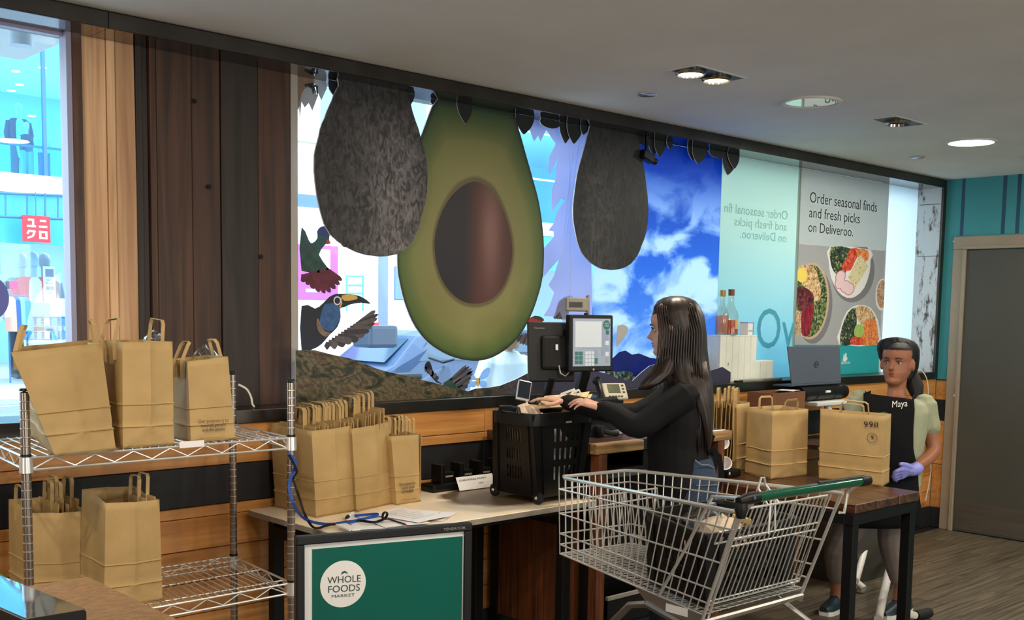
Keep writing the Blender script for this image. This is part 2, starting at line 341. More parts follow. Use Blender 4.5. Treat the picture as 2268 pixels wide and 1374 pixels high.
# ---------------------------------------------------------------- window display boards and films
def printed(name, rough=.45, trans=None):
    "flat print: colours laid on the board point by point"
    m = mat(name, (.5, .5, .5), rough, trans=trans); nt = m.node_tree
    a = nt.nodes.new('ShaderNodeAttribute'); a.attribute_name = 'print'
    nt.links.new(a.outputs['Color'], nt.nodes['Principled BSDF'].inputs['Base Color'])
    return m
PR = printed('printed_board')
CORE = mat('foam_board_core', rgb(222, 222, 226), .6)
def paint(o, fn):
    a = o.data.color_attributes.new('print', 'FLOAT_COLOR', 'POINT')
    for i, p in enumerate(o.data.vertices): a.data[i].color = fn(p.co)
    return o
def px(pts, y): return [P(u, v, y=y) for u, v in pts]
def clampz(pts, z1=2.7275, z0=1.2650): return [V((p.x, p.y, min(max(p.z, z0), z1))) for p in pts]
def smooth_loop(pts, k=3):
    out = []; n = len(pts)
    for i in range(n):
        p0, p1, p2, p3 = pts[i-1], pts[i], pts[(i+1) % n], pts[(i+2) % n]
        for j in range(k):
            t = j/k; out.append(.5*((2*p1)+(p2-p0)*t+(2*p0-5*p1+4*p2-p3)*t*t+(3*p1-p0-3*p2+p3)*t**3))
    return out
def board(name, pts, y, m, label, cat, d=.008, group=None, edge=None):
    b = B(); b.prism(pts, (0, d, 0)); k = len(pts)
    b.m[-k:] = [1]*k; b.m[-k-1] = 1
    o = b.build(name, [m, edge or CORE]); return finish_meta(o, label, cat, group)
def finish_meta(o, label, cat, group=None):
    o['label'] = label; o['category'] = cat
    if group: o['group'] = group
    return o
def tag(o, label, cat, group=None): return finish_meta(o, label, cat, group)
def sheet(b, pts, dy=0):
    return b.add([V((p.x, p.y+dy, p.z)) for p in pts], [tuple(range(len(pts)))])
def ramp_mat(name, stops, vec='voronoi', scale=60, rough=.5, trans=None, dist=0, stretch=(1, 1, 1)):
    m = mat(name, (.5, .5, .5), rough, trans=trans); nt = m.node_tree; L = nt.links.new
    tc = nt.nodes.new('ShaderNodeTexCoord'); mp = nt.nodes.new('ShaderNodeMapping'); mp.inputs['Scale'].default_value = stretch; L(tc.outputs['Object'], mp.inputs[0])
    if vec == 'voronoi':
        t = nt.nodes.new('ShaderNodeTexVoronoi'); t.inputs['Scale'].default_value = scale; sp = nt.nodes.new('ShaderNodeSeparateColor'); L(t.outputs['Color'], sp.inputs[0]); f = sp.outputs[0]
        L(mp.outputs[0], t.inputs['Vector'])
    else:
        t = nt.nodes.new('ShaderNodeTexNoise'); t.inputs['Scale'].default_value = scale; t.inputs['Detail'].default_value = 7; t.inputs['Distortion'].default_value = dist; f = t.outputs['Fac']
        L(mp.outputs[0], t.inputs['Vector'])
    rp = nt.nodes.new('ShaderNodeValToRGB'); cr = rp.color_ramp
    if vec == 'voronoi': cr.interpolation = 'CONSTANT'
    for i, (q, c) in enumerate(stops):
        e = cr.elements[i] if i < 2 else cr.elements.new(q)
        e.position = q; e.color = rgb(*c)
    L(f, rp.inputs[0]); L(rp.outputs[0], nt.nodes['Principled BSDF'].inputs['Base Color'])
    if trans is not None:
        for n in nt.nodes:
            if n.type == 'BSDF_TRANSLUCENT': L(rp.outputs[0], n.inputs['Color'])
    return m
# --- whole avocados: bumpy dark skin printed on the board
def avocado_skin(name, lo, hi):
    m = mat(name, (.1, .1, .1), .5); nt = m.node_tree; L = nt.links.new; p = nt.nodes['Principled BSDF']
    at = nt.nodes.new('ShaderNodeAttribute'); at.attribute_name = 'print'
    tc = nt.nodes.new('ShaderNodeTexCoord'); mp = nt.nodes.new('ShaderNodeMapping'); mp.inputs['Scale'].default_value = (1.5, 1, .8); L(tc.outputs['Object'], mp.inputs[0])
    n1 = nt.nodes.new('ShaderNodeTexNoise'); n1.inputs['Scale'].default_value = 26; n1.inputs['Detail'].default_value = 4; n1.inputs['Roughness'].default_value = .55; n1.inputs['Distortion'].default_value = 1.1; L(mp.outputs[0], n1.inputs['Vector'])
    r = nt.nodes.new('ShaderNodeValToRGB'); r.color_ramp.elements[0].position = .38; r.color_ramp.elements[0].color = (lo, lo, lo, 1); r.color_ramp.elements[1].position = .66; r.color_ramp.elements[1].color = (hi, hi, hi, 1); L(n1.outputs['Fac'], r.inputs[0])
    mx = nt.nodes.new('ShaderNodeMix'); mx.data_type = 'RGBA'; mx.blend_type = 'MULTIPLY'; mx.inputs[0].default_value = 1; L(at.outputs['Color'], mx.inputs[6]); L(r.outputs[0], mx.inputs[7]); L(mx.outputs[2], p.inputs['Base Color'])
    return m
def print_board(name, outline, center, y, m, colf, label, cat, d=.008, inner=None, rings=14, group=None):
    "board whose front is a fan of rings so that the print can vary from rim to middle"
    k = len(outline); b = B(); inner = inner or [center]*k
    fr = [[o.lerp(i, t/rings) for o, i in zip(outline, inner)] for t in range(rings+1)]
    b.loft(fr, True, False); b.add(inner, [tuple(range(k))]); b.mi = 1
    b.loft([outline, [p+V((0, d, 0)) for p in outline]], True, False); b.add([p+V((0, d, 0)) for p in outline], [tuple(range(k))])
    o = b.build(name, [m, CORE]); tag(o, label, cat, group)
    a = o.data.color_attributes.new('print', 'FLOAT_COLOR', 'POINT')
    for i in range(len(o.data.vertices)):
        t = (i//k)/rings if i < k*(rings+1) else (1 if i < k*(rings+2) else 0)
        a.data[i].color = colf(o.data.vertices[i].co, t)
    return o
def wob(pts, c, amp, seed):
    r = random.Random(seed); return [c+(p-c)*(1+r.uniform(-amp, amp)) for p in pts]
A1 = [(905, 221), (880, 178), (760, 160), (750, 190), (740, 210), (724, 249), (710, 286), (699, 330), (695.7, 368), (698, 405), (707, 458), (718, 496), (731, 518), (756, 541), (768, 549), (800, 561.6), (838, 568), (877, 564), (906, 544), (923, 516), (934, 480), (945, 430), (946.6, 380), (942, 343), (932.6, 305), (921.6, 271), (912, 239)]
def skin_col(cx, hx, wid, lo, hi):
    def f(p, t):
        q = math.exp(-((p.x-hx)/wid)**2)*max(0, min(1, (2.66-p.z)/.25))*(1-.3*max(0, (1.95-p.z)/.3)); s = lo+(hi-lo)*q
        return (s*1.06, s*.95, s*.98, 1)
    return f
o = clampz(wob(smooth_loop(px(A1, 4.25), 3), P(820, 380, y=4.25), .006, 1))
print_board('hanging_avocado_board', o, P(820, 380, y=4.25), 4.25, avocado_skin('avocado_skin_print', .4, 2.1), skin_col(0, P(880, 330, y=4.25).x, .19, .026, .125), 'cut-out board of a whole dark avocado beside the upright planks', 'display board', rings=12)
A3 = [(1410, 302), (1395, 280), (1318, 268), (1304, 292), (1292, 335), (1280, 382), (1271, 439), (1269, 477), (1275.5, 520), (1287, 557), (1306, 581), (1330, 594), (1353, 598), (1382, 593), (1405, 576), (1422, 543), (1433, 505), (1436, 463), (1432, 415), (1424.6, 363), (1417.5, 325)]
o = clampz(wob(smooth_loop(px(A3, 4.25), 3), P(1355, 450, y=4.25), .006, 2))
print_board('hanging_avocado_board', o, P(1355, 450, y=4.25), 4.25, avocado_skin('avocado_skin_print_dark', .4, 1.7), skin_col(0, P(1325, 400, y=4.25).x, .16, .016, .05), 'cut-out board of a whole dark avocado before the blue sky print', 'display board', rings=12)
# --- the halved avocado with its stone
A2 = [(1142, 267), (1128, 232), (975, 205), (957.6, 236), (943, 274), (915, 350), (895, 430), (883, 510), (880, 586), (885, 624), (896, 669), (912, 710), (928, 736), (947, 758), (970, 774.6), (998, 789), (1030, 797.6), (1062, 799.6), (1094, 790.6), (1126, 770), (1152, 742), (1174, 704), (1190, 662), (1202, 614), (1205, 555), (1202, 505), (1194, 449), (1181, 399), (1165, 343), (1153, 299)]
ST = [(1050, 402), (1010, 424), (982, 464), (966, 512), (963, 555), (972, 602), (992, 640), (1022, 666), (1056, 673), (1090, 662), (1116, 632), (1131, 588), (1134, 545), (1126, 500), (1108, 452), (1084, 418)]
ol = clampz(smooth_loop(px(A2, 4.28), 3)); st = smooth_loop(px(ST, 4.28), 3)
def resample(loop, c, angs):
    out = []
    for a in angs:
        d = V((math.cos(a), 0, math.sin(a))); best = None
        for i in range(len(loop)):
            p, q = loop[i-1]-c, loop[i]-c; e = q-p; den = d.x*e.z-d.z*e.x
            if abs(den) < 1e-9: continue
            t = (p.x*e.z-p.z*e.x)/den; s = (p.x*d.z-p.z*d.x)/den
            if t > 0 and -1e-6 <= s <= 1+1e-6 and (best is None or t > best): best = t
        out.append(c+d*(best or .1))
    return out
cc = P(1048, 545, y=4.28); angs = [2*math.pi*i/96 for i in range(96)]
ol2 = resample(ol, cc, angs); st2 = resample(st, cc, angs)
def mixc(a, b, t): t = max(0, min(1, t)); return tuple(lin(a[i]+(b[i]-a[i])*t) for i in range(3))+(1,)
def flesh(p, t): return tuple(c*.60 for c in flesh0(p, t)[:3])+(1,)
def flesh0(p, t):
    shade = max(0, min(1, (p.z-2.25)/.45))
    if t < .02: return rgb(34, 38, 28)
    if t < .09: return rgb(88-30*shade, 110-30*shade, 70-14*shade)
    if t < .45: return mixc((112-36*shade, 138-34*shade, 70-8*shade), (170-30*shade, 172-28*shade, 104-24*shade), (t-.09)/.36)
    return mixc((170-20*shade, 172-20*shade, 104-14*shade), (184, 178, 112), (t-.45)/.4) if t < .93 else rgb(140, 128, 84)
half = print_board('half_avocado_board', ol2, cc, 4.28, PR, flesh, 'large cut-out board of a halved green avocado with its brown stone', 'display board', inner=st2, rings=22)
b = B(); R = 16
fr = [[(p+V((0, -.0015, 0))).lerp(cc+V((0, -.0015, 0)), t/R) for p in st2] for t in range(R+1)]
b.loft(fr, True, False); b.loft([st2, fr[0]], True, False)
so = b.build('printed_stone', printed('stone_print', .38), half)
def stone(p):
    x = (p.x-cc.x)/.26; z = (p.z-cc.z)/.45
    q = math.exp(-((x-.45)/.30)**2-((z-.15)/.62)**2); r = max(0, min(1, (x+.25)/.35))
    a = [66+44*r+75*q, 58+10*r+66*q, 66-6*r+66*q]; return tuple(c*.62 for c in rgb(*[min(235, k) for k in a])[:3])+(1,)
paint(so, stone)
# --- dark leaves along the top of the window
leafm = mat('dark_leaf_print', rgb(20, 25, 25), .6); LG = 'dark leaf cut-outs along the window top'
ORD = ['first', 'second', 'third', 'fourth', 'fifth', 'sixth']
LWH = []
for place, n_ in (('over the whole avocado near the planks', 3), ('over the top of the halved avocado', 5), ('over the lavender film', 4), ('over the dark avocado before the sky', 3), ('over the sky print', 6), ('where the sky print meets the aqua panel', 2)):
    LWH += ['%s from the left %s' % (ORD[k], place) for k in range(n_)]
def soff(u, y=4.30):
    v = 170
    for _ in range(12):
        p = P(u, v, y=y); v += (p.z-2.727)*500/1.1
    return p
for i, (u0, u1, tu, tv, c) in enumerate(((728, 792, 750, 222, 1), (805, 852, 830, 208, 0), (855, 919, 882, 250, 1), (955, 988, 970, 236, 0), (990, 1022, 1009, 272, 1), (1012, 1046, 1031, 274, 1), (1113, 1150, 1129, 280, 1), (1142, 1184, 1160, 298, 1), (1198, 1238, 1218, 284, 0), (1239, 1270, 1252, 318, 1), (1256, 1291, 1271, 319, 1), (1287, 1306, 1292, 299, 1), (1338, 1368, 1356, 330, 1), (1358, 1378, 1369, 336, 1), (1400, 1436, 1418, 320, 0), (1436, 1462, 1447, 344, 1), (1450, 1477, 1460, 348, 1), (1477, 1491, 1483, 330, 1), (1523, 1548, 1534, 355, 1), (1534, 1568, 1546, 363, 1), (1572, 1604, 1590, 350, 0), (1601, 1638, 1612, 388, 1), (1612, 1638, 1627, 374, 1))):
    yy = 4.30-(i % 3)*.012
    a, c1, tip = soff(u0, yy), soff(u1, yy), P(tu, tv, y=yy); wl_ = (c1-a).length; lf = []; rg = []
    for t in (.2, .4, .6, .8, .92):
        o = (.16 if c else .30)*wl_*math.sin(math.pi*min(1, t*.9))*(1-t*.5)
        lf.append(a.lerp(tip, t)+V((-o, 0, -o*.35))); rg.append(c1.lerp(tip, t)+V((o, 0, -o*.35)))
    rg = rg[::-1]
    board('leaf_board', clampz([a]+lf+[tip]+rg+[c1]), yy, leafm, ('dark pointed leaf cut-out, ' if c else 'low rounded dark leaf cut-out, ')+LWH[i], 'leaf board', .005, LG)
# --- landscape board on the sill
hm = ramp_mat('orchard_hill_print', [(.34, (34, 40, 30)), (.42, (62, 64, 46)), (.52, (112, 100, 74)), (.62, (98, 82, 60)), (.7, (72, 54, 42))], 'noise', 5.5, .5, dist=1.6, stretch=(1.6, 1, 3.2))
nt = hm.node_tree; L = nt.links.new; tc = nt.nodes.new('ShaderNodeTexCoord'); sx = nt.nodes.new('ShaderNodeSeparateXYZ'); L(tc.outputs['Object'], sx.inputs[0])
mr = nt.nodes.new('ShaderNodeMapRange'); mr.inputs['From Min'].default_value = 3.55; mr.inputs['From Max'].default_value = 4.1; L(sx.outputs['X'], mr.inputs['Value'])
wv = nt.nodes.new('ShaderNodeTexWave'); wv.inputs['Scale'].default_value = 11; wv.inputs['Distortion'].default_value = 7; wv.inputs['Detail'].default_value = 4; wv.inputs['Detail Scale'].default_value = 3
mp = nt.nodes.new('ShaderNodeMapping'); mp.inputs['Rotation'].default_value = (0, .75, 0); L(tc.outputs['Object'], mp.inputs[0]); L(mp.outputs[0], wv.inputs['Vector'])
rw = nt.nodes.new('ShaderNodeValToRGB'); rw.color_ramp.elements[0].position = .3; rw.color_ramp.elements[0].color = (.3, .3, .3, 1); rw.color_ramp.elements[1].position = .5; L(wv.outputs['Fac'], rw.inputs[0])
m1 = nt.nodes.new('ShaderNodeMix'); m1.data_type = 'RGBA'; m1.blend_type = 'MULTIPLY'; m1.inputs[0].default_value = .5
bs = nt.nodes['Principled BSDF'].inputs['Base Color']; L(bs.links[0].from_socket, m1.inputs[6]); L(rw.outputs[0], m1.inputs[7])
m2 = nt.nodes.new('ShaderNodeMix'); m2.data_type = 'RGBA'; L(mr.outputs[0], m2.inputs[0]); L(m1.outputs[2], m2.inputs[6]); m2.inputs[7].default_value = rgb(52, 50, 74); L(m2.outputs[2], bs)
H = [(655, 776), (697, 776), (736, 786), (774, 794), (800, 803), (832, 816), (858, 824), (896, 832), (935, 842), (973, 851), (1008, 862), (1037, 867), (1053, 861), (1082, 859), (1107, 855), (1139, 842), (1171, 826), (1210, 812), (1250, 818), (1290, 812), (1327, 824), (1354, 830), (1368, 839), (1401, 844), (1420, 826), (1439, 811), (1480, 800), (1520, 812), (1571, 822), (1600, 813), (1618.5, 825)]
hp = px(H, 4.20); hp += [V((hp[-1].x, 4.20, 1.2648)), V((hp[0].x, 4.20, 1.2648))]
board('landscape_board', hp, 4.20, hm, 'long cut-out board of planted hills and blue mountains along the sill', 'display board', .006)
# --- birds and butterflies stuck on the glass
def q2(pts, sc, ox, oy, y): return [P(ox+a/sc, oy+c/sc, y=y) for a, c in pts]
def flat(pts, y0, name, m, parent=None, d=.0015):
    b = B(); b.prism(pts, (0, d, 0)); return b.build(name, m, parent)
def feathers(parent, roots, tips, m, y, w=.5):
    n = len(tips)
    for i in range(n):
        r0 = roots[0].lerp(roots[1], i/n); r1 = roots[0].lerp(roots[1], (i+1)/n); t = tips[i]; mid = (r0+r1)/2; ax = (t-mid); s = V((-ax.z, 0, ax.x)).normalized()
        gap = (tips[min(i+1, n-1)]-tips[max(i-1, 0)]).length/(2 if 0 < i < n-1 else 1)
        rh = (r1-r0).length*.6; eh = max(gap*.46, .006); dy = V((0, -.0004*(i % 3), 0)); q = s*(rh+eh)*.5
        flat([p+dy for p in (mid+s*rh, mid.lerp(t, .45)+q, mid.lerp(t, .8)+s*eh, mid.lerp(t, .94)+s*eh*.6, t, mid.lerp(t, .92)-s*eh*.7, mid.lerp(t, .8)-s*eh, mid.lerp(t, .45)-q, mid-s*rh)], y, 'feather', m[i % len(m)] if isinstance(m, list) else m, parent)
YB = 4.349
navy = mat('bird_print_navy', rgb(30, 32, 44), .5); blue = mat('bird_print_blue', rgb(52, 92, 140), .5, var=.3, vscale=40); feath = [mat('bird_print_feather', rgb(92, 82, 84), .5, var=.2, vscale=60), mat('bird_print_feather_dark', rgb(58, 52, 56), .5, var=.2, vscale=60)]
greenb = mat('bird_print_green', rgb(34, 66, 56), .5, var=.35, vscale=30); magen = mat('bird_print_magenta', rgb(92, 24, 44), .5, var=.5, vscale=26); yell = mat('bird_print_yellow', rgb(214, 172, 84), .5); redp = mat('bird_print_red', rgb(170, 44, 44), .5); brn = mat('bird_print_brown', rgb(128, 104, 82), .5, var=.2, vscale=50)
q = lambda pts, y=YB: q2(pts, 3.433, 660, 480, y)
body = flat(smooth_loop(q([(28, 680), (130, 700), (190, 660), (240, 610), (290, 588), (340, 588), (400, 590), (470, 605), (530, 640), (548, 665), (480, 655), (400, 668), (350, 690), (320, 700), (325, 760), (300, 840), (240, 900), (180, 970), (110, 1010), (28, 1015)]), 2), YB, 'toucan_sticker', navy)
tag(body, 'toucan print with blue breast and yellow-topped beak at the window edge', 'sticker')
flat(smooth_loop(q([(190, 690), (230, 660), (300, 670), (322, 720), (310, 800), (260, 870), (200, 860), (165, 800)], YB-.0016), 2), YB, 'breast', blue, body)
flat(smooth_loop(q([(335, 600), (420, 592), (455, 620), (420, 635), (350, 640)], YB-.0016), 2), YB, 'beak_top', yell, body)
flat(smooth_loop(q([(150, 770), (165, 800), (200, 870), (250, 885), (210, 915), (160, 880), (140, 820)], YB-.0018), 2), YB, 'collar', brn, body)
flat(q([(312, 620), (330, 614), (338, 660), (322, 695), (312, 690), (326, 660)], YB-.0016), YB, 'beak_base', yell, body)
ec = q([(298, 640)], YB-.0018)[0]
B().lathe([(.001, 0), (.021, 0), (.021, .001), (.001, .001)], ec, 16, (0, -1, 0)).build('eye_ring', CORE, body); B().lathe([(.001, 0), (.015, 0), (.015, .001), (.001, .001)], ec-V((0, .001, 0)), 14, (0, -1, 0)).build('eye', navy, body)
feathers(body, q([(480, 800), (195, 975)]), q([(590, 715), (612, 742), (606, 775), (585, 812), (562, 842), (545, 872), (508, 902), (462, 938), (412, 952), (362, 972), (300, 986), (240, 992)]), feath, YB)
tur = flat(smooth_loop(q([(28, 80), (85, 185), (112, 200), (148, 165), (148, 110), (170, 80), (210, 72), (242, 98), (240, 150), (232, 195), (205, 215), (160, 290), (220, 380), (215, 412), (28, 412)]), 2), YB, 'turaco_sticker', greenb)
tag(tur, 'green bird print with purple crest and crimson wing above the toucan', 'sticker')
flat(smooth_loop(q([(148, 130), (152, 100), (172, 80), (210, 72), (240, 98), (240, 140), (200, 150)], YB-.0016), 2), YB, 'crest', mat('crest_purple', rgb(48, 34, 84), .5), tur)
flat(q([(232, 165), (250, 205), (222, 212), (215, 190)], YB-.0016), YB, 'beak', redp, tur)
feathers(tur, q([(225, 395), (28, 440)]), q([(336, 486), (318, 520), (285, 552), (248, 580), (205, 586), (162, 576), (122, 552), (82, 522), (42, 500)]), magen, YB)
g = lambda pts, y=YB: q2(pts, 4.908, 900, 600, y)
rb = flat(smooth_loop(g([(1310, 560), (1335, 520), (1390, 495), (1450, 500), (1490, 540), (1440, 600), (1395, 612), (1370, 570)]), 2), YB, 'red_bird_sticker', redp); tag(rb, 'small bird print with red head beside the halved avocado', 'sticker')
flat(smooth_loop(g([(1340, 520), (1400, 488), (1470, 505), (1500, 545), (1430, 530), (1380, 508)], YB-.0016), 2), YB, 'cap', greenb, rb)
feathers(rb, g([(1225, 700), (1390, 680)]), g([(1192, 735), (1205, 770), (1235, 795), (1268, 805), (1300, 815), (1335, 825), (1370, 815)]), feath, YB)
feathers(rb, g([(1600, 520), (1740, 530)]), g([(1668, 320), (1690, 300), (1716, 285), (1745, 270), (1775, 262), (1800, 270)]), feath, YB)
lb = flat(smooth_loop(g([(400, 1240), (440, 1195), (520, 1160), (600, 1180), (610, 1300), (520, 1305)]), 2), YB, 'finch_sticker', greenb); tag(lb, 'dark bird print raising its wing just above the hills', 'sticker')
feathers(lb, g([(470, 1180), (600, 1300)]), g([(655, 1030), (685, 1040), (712, 1060), (728, 1085), (722, 1120), (705, 1160), (690, 1205), (670, 1250), (640, 1295)]), feath, YB)
wb2 = flat(smooth_loop(g([(215, 1000), (245, 985), (270, 1020), (320, 1180), (390, 1225), (330, 1215), (235, 1110), (200, 1050)]), 2), YB, 'swallow_sticker', navy); tag(wb2, 'slim bird print with fanned tail left of the raised wing', 'sticker')
feathers(wb2, g([(210, 1090), (330, 1190)]), g([(205, 1040), (235, 1058), (262, 1075), (290, 1090), (318, 1112), (345, 1150)]), feath, YB)
bf = flat(smooth_loop(g([(770, 1255), (755, 1180), (775, 1165), (800, 1180), (790, 1255)]), 2), YB, 'butterfly_sticker', yell); tag(bf, 'pale butterfly print on the glass below the halved avocado', 'sticker')
pale = mat('pale_film_back', rgb(168, 196, 226), .6, trans=.6)
for pts in ([(790, 1170), (840, 1080), (900, 1055), (912, 1090), (880, 1160), (800, 1190)], [(795, 1195), (860, 1200), (880, 1240), (850, 1275), (800, 1250)], [(760, 1170), (700, 1090), (655, 1085), (660, 1130), (690, 1180), (750, 1190)], [(755, 1200), (700, 1210), (680, 1250), (730, 1270), (765, 1245)]):
    flat(smooth_loop(g(pts), 2), YB, 'wing', pale, bf)
# --- films on the panes
film = mat('lavender_film_back', rgb(196, 200, 228), .55, var=.05, vscale=4, trans=.62)
J = [(1165, 252), (1173, 287), (1183, 314), (1192, 300), (1197, 314), (1210, 288), (1220, 303), (1231, 319), (1217, 347), (1215, 374), (1217, 387), (1237, 347), (1232, 371), (1232, 394), (1222, 421), (1222, 469), (1243, 439), (1252, 444), (1234, 469), (1227, 494), (1215, 511), (1226, 513), (1227, 525), (1203, 551), (1202, 615), (1238, 575), (1227, 612), (1215, 632), (1228, 648), (1217, 680), (1204, 700), (1230, 702), (1240, 690), (1250, 720), (1250, 860), (1316, 860), (1303, 270)]
fo = board('leaf_film', clampz(px(J, 4.347)), 4.347, film, 'lavender white back of a large leaf film on the glass', 'window film', .0015, edge=film)
for a, c in (((1270, 330), (1240, 600)), ((1262, 340), (1264, 690)), ((1285, 300), (1250, 560))):
    p, q_ = P(*a, y=4.3465), P(*c, y=4.3465); B().tube([p, q_], .0012, 4).build('crease_line', CORE, fo)
f2 = board('leaf_film', px([(660, 172), (690, 180), (703, 215), (692, 245), (684, 228), (675, 238), (668, 225), (664, 262)], 4.347), 4.347, mat('grey_film_back', rgb(196, 198, 196), .6, trans=.55), 'pale back of a torn leaf film at the top corner by the planks', 'window film', .0015)
f3 = board('leaf_film', clampz(px([(694, 168), (722, 174), (724, 196), (712, 222), (704, 205)], 4.348)), 4.347, mat('white_film_back', rgb(206, 208, 206), .6, trans=.55), 'small white leaf film hanging beside the whole avocado', 'window film', .0015)
tp = flat(smooth_loop(px([(658, 168), (695, 176), (692, 190), (676, 196), (667, 212), (662, 240), (659, 236)], 4.346), 2), 4.346, 'branch_sticker', brn); tag(tp, 'brown branch print with bird claws at the top corner of the window', 'sticker')
for a, c, e in (((676, 190), (692, 186), (700, 205)), ((690, 188), (702, 192), (703, 214)), ((684, 190), (694, 196), (694, 208))):
    B().tube([P(*a, y=4.344), P(*c, y=4.344), P(*e, y=4.344)], [.006, .006, .002], 6).build('claw', navy, tp)
rd = P(-28, 660, y=4.347); r_ = (P(20, 660, y=4.347)-rd).length
b = B(); b.prism([rd+V((r_*math.cos(a), 0, r_*1.12*math.sin(a))) for a in [i*math.pi/24 for i in range(48)]], (0, .0015, 0))
tag(b.build('round_film', mat('violet_film_back', rgb(138, 140, 190), .6, trans=.5)), 'violet back of a big round film on the left window', 'window film')
# --- sky print
sky = mat('backlit_sky_print', (.1, .3, .8), .5, trans=.75); nt = sky.node_tree; L = nt.links.new
tc = nt.nodes.new('ShaderNodeTexCoord'); sx = nt.nodes.new('ShaderNodeSeparateXYZ'); L(tc.outputs['Object'], sx.inputs[0])
gr = nt.nodes.new('ShaderNodeMapRange'); gr.inputs['From Min'].default_value = 1.3; gr.inputs['From Max'].default_value = 2.7; L(sx.outputs['Z'], gr.inputs['Value'])
r1 = nt.nodes.new('ShaderNodeValToRGB'); cr = r1.color_ramp; cr.elements[0].color = rgb(150, 186, 226); cr.elements[1].color = rgb(52, 104, 182); e = cr.elements.new(.5); e.color = rgb(96, 152, 216); L(gr.outputs[0], r1.inputs[0])
mp = nt.nodes.new('ShaderNodeMapping'); mp.inputs['Rotation'].default_value = (0, -.5, 0); mp.inputs['Scale'].default_value = (1.25, 1, 2.3); mp.inputs['Location'].default_value = (.55, 0, .34); L(tc.outputs['Object'], mp.inputs[0])
nz = nt.nodes.new('ShaderNodeTexNoise'); nz.inputs['Scale'].default_value = 1.75; nz.inputs['Detail'].default_value = 9; nz.inputs['Roughness'].default_value = .56; nz.inputs['Distortion'].default_value = .5; L(mp.outputs[0], nz.inputs['Vector'])
r2 = nt.nodes.new('ShaderNodeValToRGB'); r2.color_ramp.elements[0].position = .43; r2.color_ramp.elements[0].color = (0, 0, 0, 1); r2.color_ramp.elements[1].position = .56; L(nz.outputs['Fac'], r2.inputs[0])
hi = nt.nodes.new('ShaderNodeMapRange'); hi.inputs['From Min'].default_value = 2.62; hi.inputs['From Max'].default_value = 2.15; L(sx.outputs['Z'], hi.inputs['Value'])
mm = nt.nodes.new('ShaderNodeMath'); mm.operation = 'MULTIPLY'; L(r2.outputs[0], mm.inputs[0]); L(hi.outputs[0], mm.inputs[1])
mx = nt.nodes.new('ShaderNodeMix'); mx.data_type = 'RGBA'; mx.inputs[7].default_value = rgb(214, 226, 240); L(mm.outputs[0], mx.inputs[0]); L(r1.outputs[0], mx.inputs[6])
L(mx.outputs[2], nt.nodes['Principled BSDF'].inputs['Base Color'])
for n in nt.nodes:
    if n.type == 'BSDF_TRANSLUCENT': L(mx.outputs[2], n.inputs['Color'])
xa, xb, xc, xd, xe = P(1314, 620, y=4.345).x, P(1591, 600, y=4.345).x, P(1764, 600, y=4.345).x, P(1959, 600, y=4.345).x, 8.437
def panel(name, x0, x1, y, m, label, d=.004):
    return tag(B().bb((x0, y, 1.2648), (x1, y+d, 2.727)).build(name, m), label, 'window panel')
sp = panel('sky_print_panel', xa, xb, 4.343, sky, 'tall backlit print of blue sky and white clouds behind the cashier')
mt = [(1340, 835), (1342, 805), (1356, 795), (1372, 780), (1386, 777), (1400, 786), (1415, 783), (1440, 793), (1470, 797), (1520, 790), (1560, 800), (1586, 808), (1586, 846), (1340, 846)]
flat(px(mt, 4.3415), 4.3415, 'printed_mountain', mat('mountain_print', rgb(44, 64, 168), .5, var=.15, vscale=12, trans=.6), sp)
flat(px([(1340, 846), (1344, 822), (1366, 824), (1398, 822), (1412, 846)], 4.3405), 4.34, 'printed_trees', ramp_mat('tree_print', [(.4, (40, 78, 70)), (.55, (120, 150, 140)), (.65, (190, 210, 205))], 'noise', 60, .5, trans=.5), sp)
flat(smooth_loop(px([(1368, 722), (1390, 724), (1388, 740), (1372, 762), (1366, 768)], 4.3405), 2), 4.34, 'printed_wing', mat('wing_print', rgb(226, 216, 200), .5, trans=.5), sp)
aq = mat('aqua_white_panel', rgb(196, 232, 232), .3, trans=.5); nt = aq.node_tree; L = nt.links.new
tc = nt.nodes.new('ShaderNodeTexCoord'); sx = nt.nodes.new('ShaderNodeSeparateXYZ'); L(tc.outputs['Object'], sx.inputs[0]); gr = nt.nodes.new('ShaderNodeMapRange'); gr.inputs['From Min'].default_value = 1.4; gr.inputs['From Max'].default_value = 2.3; L(sx.outputs['Z'], gr.inputs['Value'])
r1 = nt.nodes.new('ShaderNodeValToRGB'); r1.color_ramp.elements[0].color = rgb(150, 212, 226); r1.color_ramp.elements[1].color = rgb(214, 232, 222); L(gr.outputs[0], r1.inputs[0]); L(r1.outputs[0], nt.nodes['Principled BSDF'].inputs['Base Color'])
for n in nt.nodes:
    if n.type == 'BSDF_TRANSLUCENT': L(r1.outputs[0], n.inputs['Color'])
ap = panel('aqua_panel', xb, xc, 4.345, aq, 'pale aqua panel with faint mirrored lettering behind the white crate')
B().bb((xc-.02, 4.335, 1.265), (xc, 4.345, 2.727)).build('bright_edge', mat('edge_strip', rgb(226, 240, 228), .4, trans=.8), ap)
ghost = mat('show_through_ink', rgb(176, 206, 202), .5, trans=.6); gy = mat('show_through_green', rgb(112, 186, 196), .5, trans=.6)
def on(u, v, y=4.3425): return P(u, v, y=y)
for s, a, c, h in (('Order seasonal fin', (1744, 487), (1604, 466), 22), ('and fresh picks', (1742, 512), (1626, 496), 21), ('on Deliveroo.', (1741, 537), (1639, 523), 21)):
    p, q_ = on(*a), on(*c); q_.z = p.z; text(s, p, q_-p, V((0, 0, h/370)), ghost, 'mirrored_lettering', ap, n=(0, -1, 0))
p, q_ = on(1760, 770), on(1640, 752); q_.z = p.z; text('vOu', p, q_-p, V((0, 0, .27)), gy, 'mirrored_big_lettering', ap, n=(0, -1, 0))
